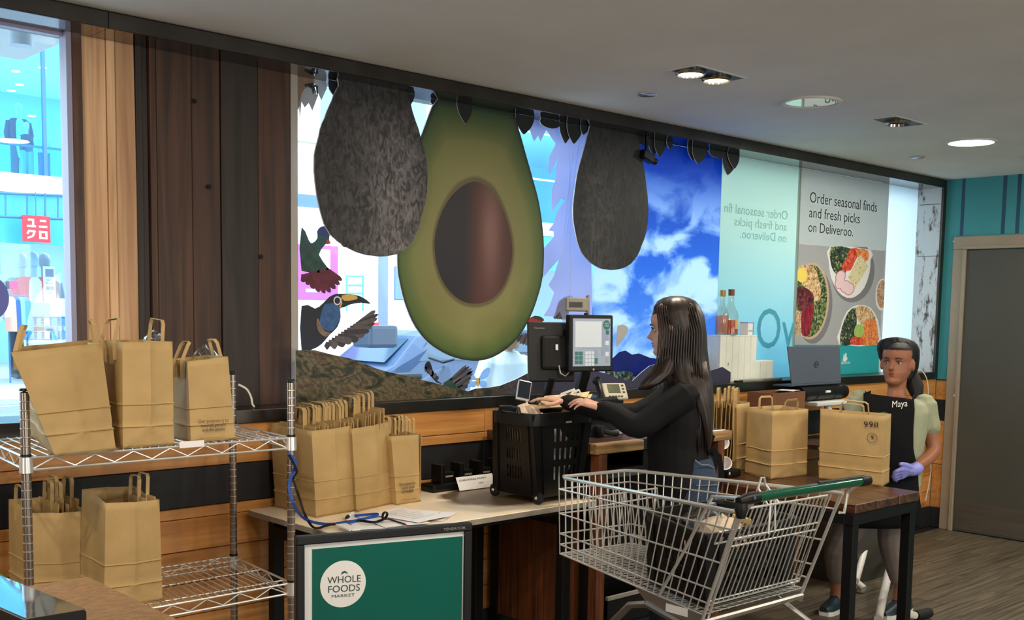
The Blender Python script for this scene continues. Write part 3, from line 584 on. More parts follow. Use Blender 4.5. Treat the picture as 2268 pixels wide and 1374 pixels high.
# --- order poster and the bare white panel
pp = panel('order_poster', xc, xd, 4.338, mat('grey_poster_paper', rgb(204, 204, 198), .45, trans=.5), 'grey poster with salad bowls reading Order seasonal finds')
wp = panel('white_panel', xd, xe, 4.345, mat('white_backlit_panel', rgb(238, 240, 240), .5, trans=.8), 'bare white backlit panel between the poster and the steel reveal')
YP = 4.3375; dk = mat('poster_ink', rgb(44, 48, 50), .5)
for s, a, c, h in (('Order seasonal finds', (1793.5, 450.5), (1942, 467.5), 23.5), ('and fresh picks', (1791.7, 482.4), (1904, 494), 22.5), ('on Deliveroo.', (1790, 514.5), (1889, 523), 22)):
    p, q_ = P(*a, y=YP), P(*c, y=YP); q_.z = (p.z+q_.z)/2; p.z = q_.z; text(s, p, q_-p, V((0, 0, (P(a[0], a[1]-h, y=YP)-P(*a, y=YP)).z)), dk, 'poster_lettering', pp, n=(0, -1, 0))
f7 = lambda u, v: (1740+u/3.617, 400+v/3.617)
def pzone(pts, m, name, dy, sm=True):
    w = [P(*f7(*p), y=YP-dy) for p in pts]; w = [V((min(max(p.x, xc+.001), xd-.001), p.y, p.z)) for p in (smooth_loop(w, 2) if sm else w)]
    b = B(); sheet(b, w); return b.build(name, m, pp)
pzone([(103, 508), (800, 565), (752, 1330), (55, 1330)], mat('poster_lower_grey', rgb(198, 196, 196), .45, trans=.5), 'poster_photo', .0004, False)
pzone([(48, 1318), (752, 1318), (742, 1640), (30, 1700)], mat('poster_teal', rgb(64, 196, 200), .45, trans=.6), 'poster_band', .0005, False)
chick = ramp_mat('chickpea_print', [(0, (206, 176, 132)), (.3, (222, 196, 150)), (.6, (190, 152, 104)), (.85, (150, 110, 70))], scale=70)
salad = ramp_mat('leaf_print', [(0, (70, 92, 52)), (.25, (104, 124, 70)), (.5, (48, 66, 44)), (.7, (150, 160, 104)), (.88, (36, 44, 34))], scale=75)
kale = ramp_mat('kale_print', [(0, (44, 62, 50)), (.4, (66, 88, 66)), (.65, (30, 42, 38)), (.88, (150, 150, 90))], scale=60)
beet = ramp_mat('beet_print', [(0, (120, 24, 44)), (.4, (160, 40, 60)), (.75, (90, 16, 34))], scale=60, stretch=(3, 1, .4)); bean = ramp_mat('bean_print', [(0, (84, 30, 40)), (.5, (120, 52, 56)), (.8, (56, 20, 28))], scale=42)
carrot = ramp_mat('carrot_print', [(0, (222, 130, 66)), (.4, (236, 152, 92)), (.75, (204, 106, 52))], scale=48); tomato = ramp_mat('tomato_print', [(0, (206, 74, 48)), (.5, (226, 110, 78)), (.8, (180, 52, 40))], scale=55)
grain = ramp_mat('grain_print', [(0, (190, 156, 122)), (.4, (150, 110, 84)), (.75, (212, 184, 150))], scale=110); tofu = ramp_mat('tofu_print', [(.4, (206, 196, 146)), (.55, (232, 222, 178)), (.66, (150, 150, 96))], 'noise', 50)
shadow_ink = mat('printed_grey', rgb(120, 120, 124), .5); bowlr = mat('bowl_print', rgb(196, 164, 142), .5); plate = mat('plate_print', rgb(226, 226, 224), .5); lemon = mat('lemon_print', rgb(232, 206, 96), .5); radish = mat('radish_print', rgb(228, 200, 204), .5); scal = mat('scallion_print', rgb(158, 190, 96), .5, var=.2, vscale=80); pink = mat('radish_rim_print', rgb(196, 110, 130), .5)
def ell(cx, cy, rx, ry, tilt=0, a0=0, a1=360, n=28):
    o = []
    for i in range(n):
        a = math.radians(a0+(a1-a0)*i/(n if a1-a0 == 360 else n-1)); x, y = rx*math.cos(a), ry*math.sin(a); t = math.radians(tilt)
        o.append((cx+x*math.cos(t)-y*math.sin(t), cy+x*math.sin(t)+y*math.cos(t)))
    return o
pzone(ell(232, 1010, 142, 300, 4), shadow_ink, 'bowl_shade', .0006, False)
pzone(ell(202, 965, 146, 310, 3), bowlr, 'bowl', .0007, False); pzone(ell(200, 965, 132, 290, 3), salad, 'salad', .0008, False)
pzone([(110, 690), (180, 680), (250, 730), (285, 930), (230, 970), (200, 900), (150, 850), (120, 800)], chick, 'chickpeas', .0009); pzone([(80, 1040), (130, 1080), (120, 1230), (80, 1220), (70, 1130)], grain, 'grains', .0009)
pzone([(95, 870), (140, 850), (215, 900), (225, 960), (190, 1010), (140, 1060), (95, 1000)], bean, 'beans', .0010); pzone([(135, 1050), (215, 985), (225, 1050), (190, 1230), (135, 1240), (125, 1140)], beet, 'beet_strips', .0011)
pzone(ell(128, 760, 45, 58, -10), lemon, 'lemon_slice', .0011, False)
pzone(ell(540, 730, 172, 248, 4, -55, 232), shadow_ink, 'plate_shade', .0006, False); pzone([(360, 528), (345, 640), (365, 780), (420, 890), (490, 940), (560, 930), (630, 860), (672, 740), (680, 640), (680, 555)], plate, 'plate', .0007)
pzone([(366, 532), (520, 545), (500, 640), (480, 740), (420, 760), (380, 720), (358, 640)], kale, 'kale', .0008); pzone([(520, 545), (600, 555), (560, 640), (520, 720), (465, 720), (450, 680), (490, 620)], tomato, 'tomato', .0009); pzone([(560, 550), (658, 560), (660, 640), (600, 640)], carrot, 'carrot_ribbons', .0010)
pzone([(600, 590), (662, 690), (556, 870), (498, 780)], tofu, 'tofu', .0011, False)
for cx, cy in ((440, 770), (435, 820), (480, 850), (510, 870)): pzone(ell(cx, cy, 40, 52, 20), pink, 'radish_rim', .00112+cy*1e-7, False); pzone(ell(cx, cy, 34, 46, 20), radish, 'radish_slice', .0012+cy*1e-7, False)
pzone(ell(772, 915, 52, 128, 3), plate, 'plate', .0007, False); pzone(ell(774, 910, 44, 112, 3), grain, 'soup', .0008, False)
pzone([(430, 1316), (440, 1180), (490, 1050), (580, 998), (680, 1020), (740, 1120), (758, 1240), (752, 1316)], plate, 'plate', .0007); pzone([(438, 1314), (450, 1180), (500, 1060), (560, 1020), (570, 1130), (560, 1250), (530, 1314)], kale, 'kale', .0008); pzone([(560, 1020), (640, 1008), (700, 1060), (720, 1130), (640, 1170), (580, 1120)], chick, 'chickpeas', .0009); pzone([(640, 1120), (720, 1120), (738, 1220), (735, 1314), (590, 1314), (620, 1200)], carrot, 'carrots', .0010)
pzone([(520, 1314), (535, 1255), (600, 1250), (625, 1314)], tomato, 'tomato', .0011); pzone([(560, 1165), (610, 1155), (630, 1200), (600, 1255), (550, 1240)], scal, 'scallions', .0012)
g8 = lambda u, v: (1860+u/3.615, 740+v/3.615)
w = [P(*g8(*p), y=YP-.001) for p in ((24, 210), (30, 180), (28, 165), (36, 162), (40, 185), (44, 152), (54, 155), (54, 185), (62, 190), (60, 205), (45, 222), (30, 220))]
b = B(); sheet(b, w); b.build('poster_emblem', CORE, pp); p = P(*g8(10, 244), y=YP-.001); text('deliveroo', p, V((.13, 0, 0)), V((0, 0, .028)), CORE, 'poster_small_lettering', pp, n=(0, -1, 0))
# ---------------------------------------------------------------- chrome wire shelving
ZU, ZL = 1.222, .679
SF = [V((1.176, 3.476, 0)), V((2.112, 3.476, 0)), V((2.16, 4.0, 0)), V((1.224, 4.0, 0))]
sh = E('wire_shelving', (1.65, 3.74, 0), 'chrome wire shelving unit holding paper bags before the window wall', 'shelving')
groove = mat('post_groove', rgb(235, 232, 225), .3, .9); sleeve = mat('post_sleeve', rgb(150, 138, 128), .25, .8)
for i, c in enumerate(SF):
    prof = [(.0008, 0), (.0145, 0)]
    z = .02
    while z < 1.41:
        prof += [(.0145, z), (.0132, z+.0015), (.0132, z+.0035), (.0145, z+.005)]; z += .0275
    prof += [(.0145, 1.425), (.0008, 1.43)]
    post = B().lathe(prof, c, 14).build('post', sleeve, sh, smooth=True)
    b = B(); z = .02
    while z < 1.41: b.lathe([(.0135, z+.001), (.0150, z+.0015), (.0150, z+.0035), (.0135, z+.004)], c, 14); z += .0275
    b.build('groove_ring', groove, post, kind='stuff')
    B().lathe([(.001, 1.4301), (.0152, 1.4301), (.0152, 1.434), (.012, 1.438), (.001, 1.438)], c, 14).build('post_cap', MK['black'], post, smooth=True)
    for zz in (ZU, ZL):
        B().lathe([(.015, zz-.045), (.021, zz-.045), (.0195, zz+.004), (.015, zz+.004)], c, 14).build('collar', MK['zinc'], sh, smooth=True)
        B().lathe([(.0147, zz+.005), (.0165, zz+.005), (.0160, zz+.013), (.0147, zz+.013)], c, 14).build('black_clip', MK['black'], sh, smooth=True)
def deck(zz):
    up = V((0, 0, 1)); b = B()
    for i in range(4):
        a, c = SF[i]+up*zz, SF[(i+1) % 4]+up*zz
        b.tube([a, c], .0042, 6); b.tube([a-up*.038, c-up*.038], .0042, 6)
        n = 14 if i % 2 == 0 else 8; zg = []
        for k in range(n+1): zg.append(a.lerp(c, (k+.35)/(n+.7))-up*(.004 if k % 2 else .034))
        b.tube(zg, .0026, 5)
    d = b.build('shelf_rail', MK['zinc'], sh, smooth=True)
    for t in (.12, .5, .88):
        B().tube([SF[0].lerp(SF[3], t)+up*(zz-.002), SF[1].lerp(SF[2], t)+up*(zz-.002)], .003, 6).build('cross_wire', MK['zinc'], d, smooth=True)
    w0 = B().tube([SF[0]+up*(zz+.0045), SF[3]+up*(zz+.0045)], .0022, 6).build('deck_wire', MK['zinc'], d, smooth=True)
    w0.location.x += .03
    for k in range(2, 30): share(w0, 'deck_wire', d, (.03*k+.008, 0, 0))
deck(ZU); deck(ZL)
p = P(425, 988, y=3.468); B().box(p+V((0, 0, .006)), (.09, .002, .022)).build('paper_label', MK['paper'], sh)

# ---------------------------------------------------------------- paper bags
def bag(bot, top, label, seed=1, gus=.02, text_lines=None, handles=True, hs=.075, cat='paper bag', group=None, amp=.004, crease=True, hrot=None, name='paper_bag', hface=(0, 2), hlean=0, tent=None):
    "bot, top: corners front-left, front-right, back-right, back-left"
    r = random.Random(seed); base = sum(bot, V())/4; tent = tent if tent is not None else (.003 if text_lines else .016)
    root = E(name, (base.x, base.y, min(p.z for p in bot)), label, cat, group)
    nf, ns = 14, 8; H = (sum(top, V())-sum(bot, V())).length/4
    ph = [[r.uniform(0, 6.28) for _ in range(6)] for _ in range(4)]; cf = [r.uniform(.9, 1.1) for _ in range(4)]
    lv = [0, .03, .08, .13, .17, .19, .2, .21, .23, .28, .33, .38, .40, .41, .42, .45, .52, .6, .68, .76, .84, .92, 1]
    def pt(s, u, v):
        a, c = bot[s], bot[(s+1) % 4]; d, e = top[s], top[(s+1) % 4]
        p = a.lerp(c, u).lerp(d.lerp(e, u), v); n = ((c-a).cross(d-a)).normalized()
        cen = (sum(bot, V())/4).lerp(sum(top, V())/4, v)
        if n.dot(p-cen) < 0: n = -n
        edge = math.sin(math.pi*u)
        k = ph[s]; w = amp*edge*(math.sin(5*u+3*v+k[0])+.7*math.sin(9*v-4*u+k[1])+.4*math.sin(17*u*v+k[2]))*(.35+.65*v)
        if crease:
            w += .0050*max(0, 1-abs(v-.2)/.011)+.0042*max(0, 1-abs(v-.41)/.011)-.003*max(0, 1-abs(v-.225)/.02)-.002*max(0, 1-abs(v-.43)/.02)
            if s % 2 == 0: w += tent*max(0, 1-abs(u-.5)*2)*min(1, v*3)+.25*tent*max(0, 1-abs(u-.5)/.06)
            if v < .2: 
                dd = abs(u-.5)*2-(1-v/.2); w += .008*max(0, 1-abs(dd)/.13)-.001*max(0, -dd)
        if s % 2: w -= gus*max(0, 1-abs(u-.5)/.5)*max(0, v-.2)/.8
        return p+n*w
    b = B(); rings = []
    for v in lv:
        ring = []
        for s in range(4):
            k = nf if s % 2 == 0 else ns
            ring += [pt(s, j/k, v) for j in range(k)]
        rings.append(ring)
    b.loft(rings, True, False); b.add([p+V((0, 0, .001)) for p in bot], [(0, 1, 2, 3)])
    body = b.build('bag_body', MK['kraft'], root, smooth=True)
    sd = body.modifiers.new('paper', 'SOLIDIFY'); sd.thickness = .0008
    if handles:
        for s in hface:
            a, c = top[s], top[(s+1) % 4]; U = (c-a); up = V((0, 0, 1)); cen = sum(top, V())/4; inn = (cen-(a+c)/2).normalized()
            lean = inn*(r.uniform(-.012, .03)+hlean); k0 = r.uniform(.28, .32); k1 = 1-k0
            path = [a+U*k0-up*.06+inn*.003, a+U*k0+inn*.003, a+U*(k0+.01)+up*hs*.8+lean*.7, a+U*(k0+.05)+up*hs+lean, a+U*(k1-.05)+up*(hs+r.uniform(-.006, .006))+lean, a+U*(k1-.01)+up*hs*.8+lean*.7, a+U*k1+inn*.003, a+U*k1-up*.06+inn*.003]
            B().tube(path, .001, 4, flat=(.0085, .0016)).build('handle', MK['kraft'], root)
    if text_lines:
        a, c, d = bot[0], bot[1], top[0]; U = c-a; W = d-a; n = U.cross(W).normalized()*-1
        if n.dot((a+c)/2-base) < 0: n = -n
        for s, u0, u1, v, h in text_lines:
            text(s, a+U*u0+W*v, U*(u1-u0), W*h, MK['ink'], 'printed_line', root, n=n, thick=.009)
    return root
def quad(FL, FR, dv, dv2=None):
    dv = V(dv); dv2 = V(dv2) if dv2 else dv
    return [FL, FR, FR+dv2, FL+dv]
PURPOSE = [('Our purpose is to', .16, .84, .235, .042), ('nourish people', .22, .78, .18, .042), ('and the planet.', .24, .76, .125, .042), ('Please reuse and recycle this bag', .2, .75, .035, .012)]
zs = ZU+.0075
# upper shelf: three bags
FL, FR = P(122, 1011, z=zs), P(257, 997, z=zs)
s1 = bag([FL, FR, FR+V((.03, .19, 0)), P(69, 966, z=zs)], [P(24, 781, y=FL.y+.02), P(224, 760.5, y=FR.y+.03), P(224, 760.5, y=FR.y+.03)+V((.05, .2, .005)), P(24, 781, y=FL.y+.02)+V((.1, .2, .01))], 'bulging brown paper bag leaning at the left end of the upper shelf', 3, .02, amp=.007, hface=(1, 3), hs=.07)
FL, FR = P(272, 994, z=zs), P(385, 986, z=zs)
s2 = bag(quad(FL, FR, (.0, .21, 0)), quad(P(271, 758, y=FL.y), P(382, 757, y=FR.y), (-.01, .22, .0)), 'upright brown paper bag in the middle of the upper shelf', 5, .02, amp=.003, hface=(1, 3), hs=.07)
FL, FR = P(423, 979.5, z=zs), P(521, 973, z=zs)
s3 = bag(quad(FL, FR, (.0, .13, 0)), quad(P(415, 801, y=FL.y), P(505, 790, y=FR.y), (.0, .15, 0)), 'smaller printed paper bag with plastic inside, right on the upper shelf', 8, .02, text_lines=PURPOSE, amp=.003, hface=(1, 3), hs=.06, hlean=.02)
clear = mat('clear_plastic_film', (.93, .95, .97), .12, alpha=.12)
def crumple(c, rad, seed, m, label, cat='plastic bag', name='plastic_bag', flat=.7):
    r = random.Random(seed); b = B(); rings = []
    for i in range(9):
        th = math.pi*(i+.2)/8.4; rings.append([V(c)+V((rad[0]*math.sin(th)*math.cos(q)*(1+r.uniform(-.28, .28)), rad[1]*math.sin(th)*math.sin(q)*(1+r.uniform(-.28, .28)), rad[2]*math.cos(th)*(1+r.uniform(-.2, .25)))) for q in [k*2*math.pi/13 for k in range(13)]])
    b.loft(rings); return tag(b.build(name, m), label, cat)
t = (P(460, 800, y=3.62)); crumple(t+V((-.01, .0, .0)), (.045, .05, .05), 4, clear, 'crumpled clear plastic sticking out of the small printed bag')
crumple(P(340, 752, y=3.66), (.03, .04, .03), 9, clear, 'clear plastic peeking out of the upright shelf bag')
# lower shelf: two bags holding more bags
zl = ZL+.0075
FL, FR = P(66, 1330, z=zl), P(212, 1318, z=zl)
bag(quad(FL, FR, (.0, .2, 0)), quad(P(64, 1137, y=FL.y), P(200, 1132, y=FR.y), (.0, .2, .02)), 'open brown paper bag at the left end of the lower shelf', 11, .01, amp=.005, hface=(3,), hs=.07)
FLb, FRb = P(243, 1318, z=zl), P(360, 1334, z=zl)
FRb = P(360, 1330, z=zl); FLb = V((FRb.x-.2, FRb.y+.01, zl))
bag(quad(FLb, FRb, (.0, .2, 0)), quad(P(234, 1115, y=FLb.y), P(353, 1107, y=FRb.y), (.0, .2, .02)), 'tall brown paper bag beside the open one on the lower shelf', 13, .012, amp=.003, hface=())
# flat folded bags standing inside the full bags
def fold_proto(w, h, name='folded_bag', hs=.07, cat='folded paper bag'):
    root = E(name, (0, 0, 0), 'flat brown paper bag', cat)
    b = B(); b.grid(lambda u, v: V((.0015*math.sin(9*u+7*v), (u-.5)*w, v*h)), 5, 4); f = b.build('folded_body', MK['kraft'], root); sd = f.modifiers.new('paper', 'SOLIDIFY'); sd.thickness = .003
    B().tube([(0, -w*.2, h-.04), (0, -w*.2, h), (.002, -w*.19, h+hs*.85), (.003, -w*.14, h+hs), (.003, w*.14, h+hs), (.002, w*.19, h+hs*.85), (0, w*.2, h), (0, w*.2, h-.04)], .001, 4, flat=(.0085, .0018)).build('handle', MK['kraft'], root)
    return root
def fill(proto, pts, rot, label, group, seed, first=False):
    r = random.Random(seed)
    for i, p in enumerate(pts):
        q = V(p)+V((0, r.uniform(-.008, .008), r.uniform(-.008, .008)))
        rr = (r.uniform(-.03, .03), r.uniform(-.04, .04), rot+r.uniform(-.025, .025))
        if first and i == 0: proto.location = q; proto.rotation_euler = rr; proto['label'] = label; proto['group'] = group
        else: dup(proto, q, label, group, rr)
fp = fold_proto(.19, .30)
fill(fp, [V((FL.x+(FR.x-FL.x)*(.52+.1*i), FL.y+.102, zl+.02+.012*(i % 2))) for i in range(5)], 0, 'flat paper bag tucked upright in the open bag on the lower shelf', 'folded bags in the open lower shelf bag', 21, True)
fill(fp, [V((FRb.x-.055+i*.024, FRb.y+.1, zl+.06)) for i in range(2)], 0, 'flat paper bag tucked upright in the tall bag on the lower shelf', 'folded bags in the tall lower shelf bag', 22)

# ---------------------------------------------------------------- white-topped table with the bag stacks
ZT = .845
topm = mat('worn_laminate_top', rgb(240, 222, 192), .35, var=.08, vscale=3)
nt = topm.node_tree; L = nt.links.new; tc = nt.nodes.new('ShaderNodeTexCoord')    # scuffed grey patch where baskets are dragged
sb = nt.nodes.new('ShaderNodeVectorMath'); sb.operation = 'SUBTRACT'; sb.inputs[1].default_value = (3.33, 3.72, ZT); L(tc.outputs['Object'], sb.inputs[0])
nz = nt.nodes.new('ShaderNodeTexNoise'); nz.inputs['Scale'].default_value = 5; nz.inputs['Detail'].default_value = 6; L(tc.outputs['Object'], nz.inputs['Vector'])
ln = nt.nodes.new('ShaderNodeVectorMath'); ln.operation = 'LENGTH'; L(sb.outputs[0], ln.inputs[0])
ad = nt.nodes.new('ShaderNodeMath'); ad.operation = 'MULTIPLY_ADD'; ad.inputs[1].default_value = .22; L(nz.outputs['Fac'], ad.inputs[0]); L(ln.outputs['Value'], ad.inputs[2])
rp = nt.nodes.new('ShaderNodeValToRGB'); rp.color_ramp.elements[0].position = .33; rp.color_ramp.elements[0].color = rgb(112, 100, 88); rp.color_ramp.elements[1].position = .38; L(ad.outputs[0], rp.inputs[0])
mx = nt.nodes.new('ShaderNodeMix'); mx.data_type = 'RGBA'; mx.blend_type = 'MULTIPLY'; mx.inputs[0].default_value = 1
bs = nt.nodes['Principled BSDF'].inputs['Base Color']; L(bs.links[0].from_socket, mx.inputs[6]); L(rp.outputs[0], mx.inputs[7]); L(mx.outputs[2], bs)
tb = E('work_table', (2.95, 3.72, 0), 'long worn white-topped work table under the stacked bags', 'table')
tx0, tx1, ty0, ty1 = 2.285, 3.63, 3.352, 4.10
B().bb((tx0, ty0, ZT-.022), (tx1, ty1, ZT)).build('table_top', topm, tb, bevel=.003)
B().bb((tx0-.001, ty0-.002, ZT-.024), (tx1+.001, ty0, ZT-.002)).bb((tx0-.002, ty0-.002, ZT-.024), (tx0, ty1, ZT-.002)).build('edge_strip', mat('grey_edge_strip', rgb(150, 142, 130), .5, var=.15, vscale=20), tb)
for x in (tx0+.06, tx1-.16):
    for y in (ty0+.07, ty1-.08): B().bb((x, y-.025, 0), (x+.05, y+.025, ZT-.024)).build('leg', MK['blacksat'], tb, bevel=.004)
    B().bb((x, ty0+.09, ZT-.11), (x+.05, ty1-.1, ZT-.06)).build('cross_rail', MK['blacksat'], tb, bevel=.004)
    B().tube([(x+.025, ty0+.2, ZT-.1), (x+(.22 if x < 3 else -.17), ty0+.2, ZT-.03)], .012, 8).build('brace', MK['blacksat'], tb)
B().bb((tx0+.02, ty0+.05, ZT-.05), (tx1-.02, ty0+.09, ZT-.024)).build('apron_rail', MK['blacksat'], tb)
# three full bags on the table
zt = ZT+.001
def tbag(FLp, FRp, TLp, TRp, dv, label, seed, **k):
    FL, FR = P(*FLp, z=zt), P(*FRp, z=zt)
    return FL, FR, bag(quad(FL, FR, dv), quad(P(*TLp, y=FL.y), P(*TRp, y=FR.y), dv), label, seed, **k)
A, Bq, _ = tbag((700, 1147), (786, 1132), (690, 955), (777, 943), (0, .32, 0), 'large brown paper bag packed with folded bags beside the shelving post', 31, gus=.004, amp=.002, handles=False)
fp2 = fold_proto(.27, .36)
fill(fp2, [V((A.x+.012+i*.0088, A.y+.17+.004*math.sin(i), zt+.012+.012*(i/22))) for i in range(23)], 0, 'flat paper bag standing handle up in the packed bag by the shelving post', 'folded bags in the large table bag', 31, True)
A2_, B2_, _ = tbag((790, 1134), (875, 1114), (779, 950), (859, 935), (.02, .3, 0), 'leaning brown paper bag packed with folded bags, middle of the table stack', 33, gus=.004, amp=.005, handles=False)
fill(fp2, [V((A2_.x+.0+i*.019, A2_.y+.19, zt+.02+.004*i)) for i in range(11)], 0, 'flat paper bag standing handle up in the leaning middle bag', 'folded bags in the leaning table bag', 34)
A3_, B3_, _ = tbag((879, 1119), (930, 1111), (866, 967), (927, 963), (0, .24, 0), 'small printed paper bag packed with folded bags at the end of the table stack', 35, gus=.004, amp=.002, handles=False, text_lines=[('Our purpose is to', .12, .8, .27, .05), ('nourish people', .2, .76, .215, .05), ('and the planet.', .2, .72, .16, .05), ('Please reuse and recycle', .25, .78, .055, .016)])
fp3 = fold_proto(.18, .27, 'folded_bag')
fill(fp3, [V((A3_.x+.004+i*.0118, A3_.y+.13, zt+.03)) for i in range(14)], 0, 'flat paper bag standing handle up in the small printed table bag', 'folded bags in the small table bag', 36, True)
# papers, pens, lanyards and card on the table
def paper(c, w, h, rot, label, z, m=None, group=None, lines=True, curl=.004):
    R = Matrix.Rotation(rot, 3, 'Z'); b = B()
    b.grid(lambda u, v: V((c[0], c[1], z))+R @ V(((u-.5)*w, (v-.5)*h, curl*(math.sin(5*u+3*v)+1)*.3)), 6, 6)
    o = b.build('paper_sheet', m or MK['paper']); sd = o.modifiers.new('t', 'SOLIDIFY'); sd.thickness = .0008; tag(o, label, 'paper', group)
    if lines:
        q = B()
        for k in range(7): q.box(V((c[0], c[1], z+.0042))+R @ V((-.01*(k % 3), h*(.32-.1*k), 0)), (w*(.72-.1*(k % 3)), .0022, .0004), R)
        q.build('print_lines', mat('faint_print', rgb(150, 150, 155), .7), o, kind='stuff')
    return o
for i, (u, v, rot, lb) in enumerate(((905, 1148, .5, 'topmost of the white sheets spread on the work table'), (868, 1156, .15, 'white sheet under the top one on the work table'), (830, 1160, -.1, 'white sheet under the clipboard pen on the work table'), (925, 1142, .9, 'white sheet fanned out nearest the small printed bag'))):
    p = P(u, v, z=ZT); paper((p.x, p.y), .20, .28, rot-.3, lb, ZT+.002+.0035*(3-i))
def ribbon(pts, m, w, label, cat='lanyard', name='lanyard'):
    pts = [V(p) for p in pts]; sm = []
    for i in range(len(pts)-1):
        p0, p1, p2, p3 = pts[max(i-1, 0)], pts[i], pts[i+1], pts[min(i+2, len(pts)-1)]
        for j in range(6):
            t = j/6; sm.append(.5*((2*p1)+(p2-p0)*t+(2*p0-5*p1+4*p2-p3)*t*t+(3*p1-p0-3*p2+p3)*t**3))
    sm.append(pts[-1])
    return tag(B().tube(sm, .001, 4, flat=(w, .0012)).build(name, m), label, cat)
bl = mat('blue_strap', rgb(24, 70, 160), .5)
zq = ZT+.016
ribbon([P(637, 1005, y=3.44), P(655, 1026, y=3.44), P(640, 1075, y=3.44), P(652, 1120, y=3.42), P(676, 1150, z=zq+.03), P(715, 1161, z=zq), P(760, 1160, z=zq), P(805, 1150, z=zq), P(836, 1143, z=zq), P(832, 1139, z=zq+.004), P(785, 1143, z=zq)], bl, .008, 'blue strap hanging off the shelving post onto the table')
ribbon([P(640, 1008, y=3.43), P(657, 1044, y=3.43), P(650, 1062, y=3.45), P(662, 1100, y=3.44), P(676, 1142, z=zq+.04), P(697, 1170, z=zq), P(730, 1163, z=zq), P(790, 1154, z=zq), P(830, 1157, z=zq+.005), P(854, 1147, z=zq+.01), P(857, 1135, z=zq+.04), P(849, 1138, z=zq+.04), P(848, 1150, z=zq+.015), P(858, 1150, z=zq+.01)], MK['blacksat'], .007, 'black strap curling over the papers on the table')
p = P(775, 1142, z=ZT+.012); ax = (P(786, 1136, z=ZT+.012)-P(766, 1150, z=ZT+.012)).normalized()
mk = E('marker_pen', (p.x, p.y, ZT), 'white and black marker pen beside the large bag', 'pen')
B().lathe([(.001, -.03), (.008, -.03), (.009, .0), (.009, .04), (.001, .041)], p, 12, ax).build('barrel', MK['white'], mk, smooth=True); B().lathe([(.001, -.055), (.006, -.055), (.0085, -.03), (.001, -.029)], p, 12, ax).build('cap', MK['black'], mk, smooth=True)
a, c = P(860, 1150, z=ZT+.016), P(898, 1162, z=ZT+.016); pc = E('pencil', (a.x, a.y, ZT), 'thin black pencil lying across the white sheets', 'pencil')
B().tube([a, c], .0035, 6).build('shaft', MK['black'], pc); B().tube([c, c+(c-a).normalized()*.012], [.0035, .001], 6).build('tip', redp, pc)
a, c = P(755, 1164, z=ZT+.014), P(786, 1176, z=ZT+.014); cb = E('clipboard', ((a+c)/2).to_tuple(), 'narrow white and black clipboard edge on the table front', 'clipboard')
d = (c-a).normalized(); s_ = V((-d.y, d.x, 0))*.022
B().prism([a-s_, c-s_, c+s_, a+s_], (0, 0, .006)).build('plate', MK['white'], cb); B().tube([a-s_*.6, c-s_*.6], .004, 6).build('clip_bar', MK['black'], cb)
# charging dock at the back of the table with its handwritten note
a, b2 = P(950, 1086, z=ZT), P(1092, 1062, z=ZT)
ck = E('charging_dock', ((a+b2)/2).to_tuple(), 'black multi-slot charging dock at the back of the work table', 'charging dock')
a = V((3.16, 4.0, ZT)); dx = 0.52
B().bb((a.x, a.y-.05, ZT), (a.x+dx, a.y+.06, ZT+.035)).build('base', MK['black'], ck, bevel=.012, seg=2)
for k in range(4):
    x = a.x+.075+k*.118
    B().bb((x-.012, a.y-.03, ZT+.03), (x+.012, a.y+.05, ZT+.125)).build('slot_wall', MK['black'], ck, bevel=.006, seg=2)
    B().bb((x+.02, a.y-.01, ZT+.03), (x+.088, a.y+.05, ZT+.085)).build('cradle', MK['black'], ck, bevel=.008, seg=2)
    B().bb((x+.03, a.y-.012, ZT+.06), (x+.075, a.y-.009, ZT+.068)).build('contact', MK['grey'], ck)
p0, p1 = P(1018, 1084, y=3.91), P(1098, 1068, y=3.91); nh = .06; p0.z = p1.z = ZT+.004
nc = E('paper_note', ((p0+p1)/2).to_tuple(), 'white handwritten note leaning on the charging dock', 'note')
U = p1-p0; W = V((0, .03, nh)); b = B(); b.grid(lambda u, v: p0+U*u+W*v+V((0, -.008*math.sin(math.pi*v)*u, 0)), 6, 4); o = b.build('sheet', MK['paper'], nc)
text('CHECKING PAPER', p0+U*.05+W*.66, U*.75, W*.13, MK['ink'], 'handwriting', nc, thick=.004); text('ON', p0+U*.55+W*.32, U*.12, W*.13, MK['ink'], 'handwriting', nc, thick=.005); text('OK', p0+U*.85+W*.42, U*.1, W*.14, MK['ink'], 'handwriting', nc, thick=.005)
# ---------------------------------------------------------------- dark bench table with steel frame (right)
ZB = .80
bx0, by0 = P(1893, 1117, z=ZB).x, P(1893, 1117, z=ZB).y; bx1 = P(2042, 1089, z=ZB).x; by1 = 4.02
bt = E('bench_table', ((bx0+bx1)/2, (by0+by1)/2, 0), 'dark rustic plank table on a black steel frame under the order bags', 'table')
wd = (bx1-bx0)/3
for i in range(3):
    b = B(); r = random.Random(i+3); a, c = bx0+wd*i+.002, bx0+wd*(i+1)-.002; n = 22
    rings = []
    for k in range(n+1):
        y = by0+(by1-by0)*k/n; e = r.uniform(-.004, .004)
        z1 = ZB+(r.uniform(-.005, 0) if k < 2 else 0); xa = a+(r.uniform(-.006, .006) if i == 0 else 0); yy = y-(r.uniform(0, .012) if k == 0 else 0)
        rings.append([V((xa, yy, ZB-.05)), V((c, yy, ZB-.05)), V((c, yy, z1)), V((xa, yy, z1))])
    b.loft(rings); b.build('top_plank', wood('bench_top_wood_%d' % i, rgb(40, 23, 14), rgb(92, 56, 32), 'y', .3, spread=.15), bt, bevel=.004)
for x in (bx0+.004, bx1-.058):
    for y in (by0+.004, by1-.06): B().bb((x, y, 0), (x+.054, y+.054, ZB-.105)).build('leg', MK['blacksat'], bt, bevel=.003)
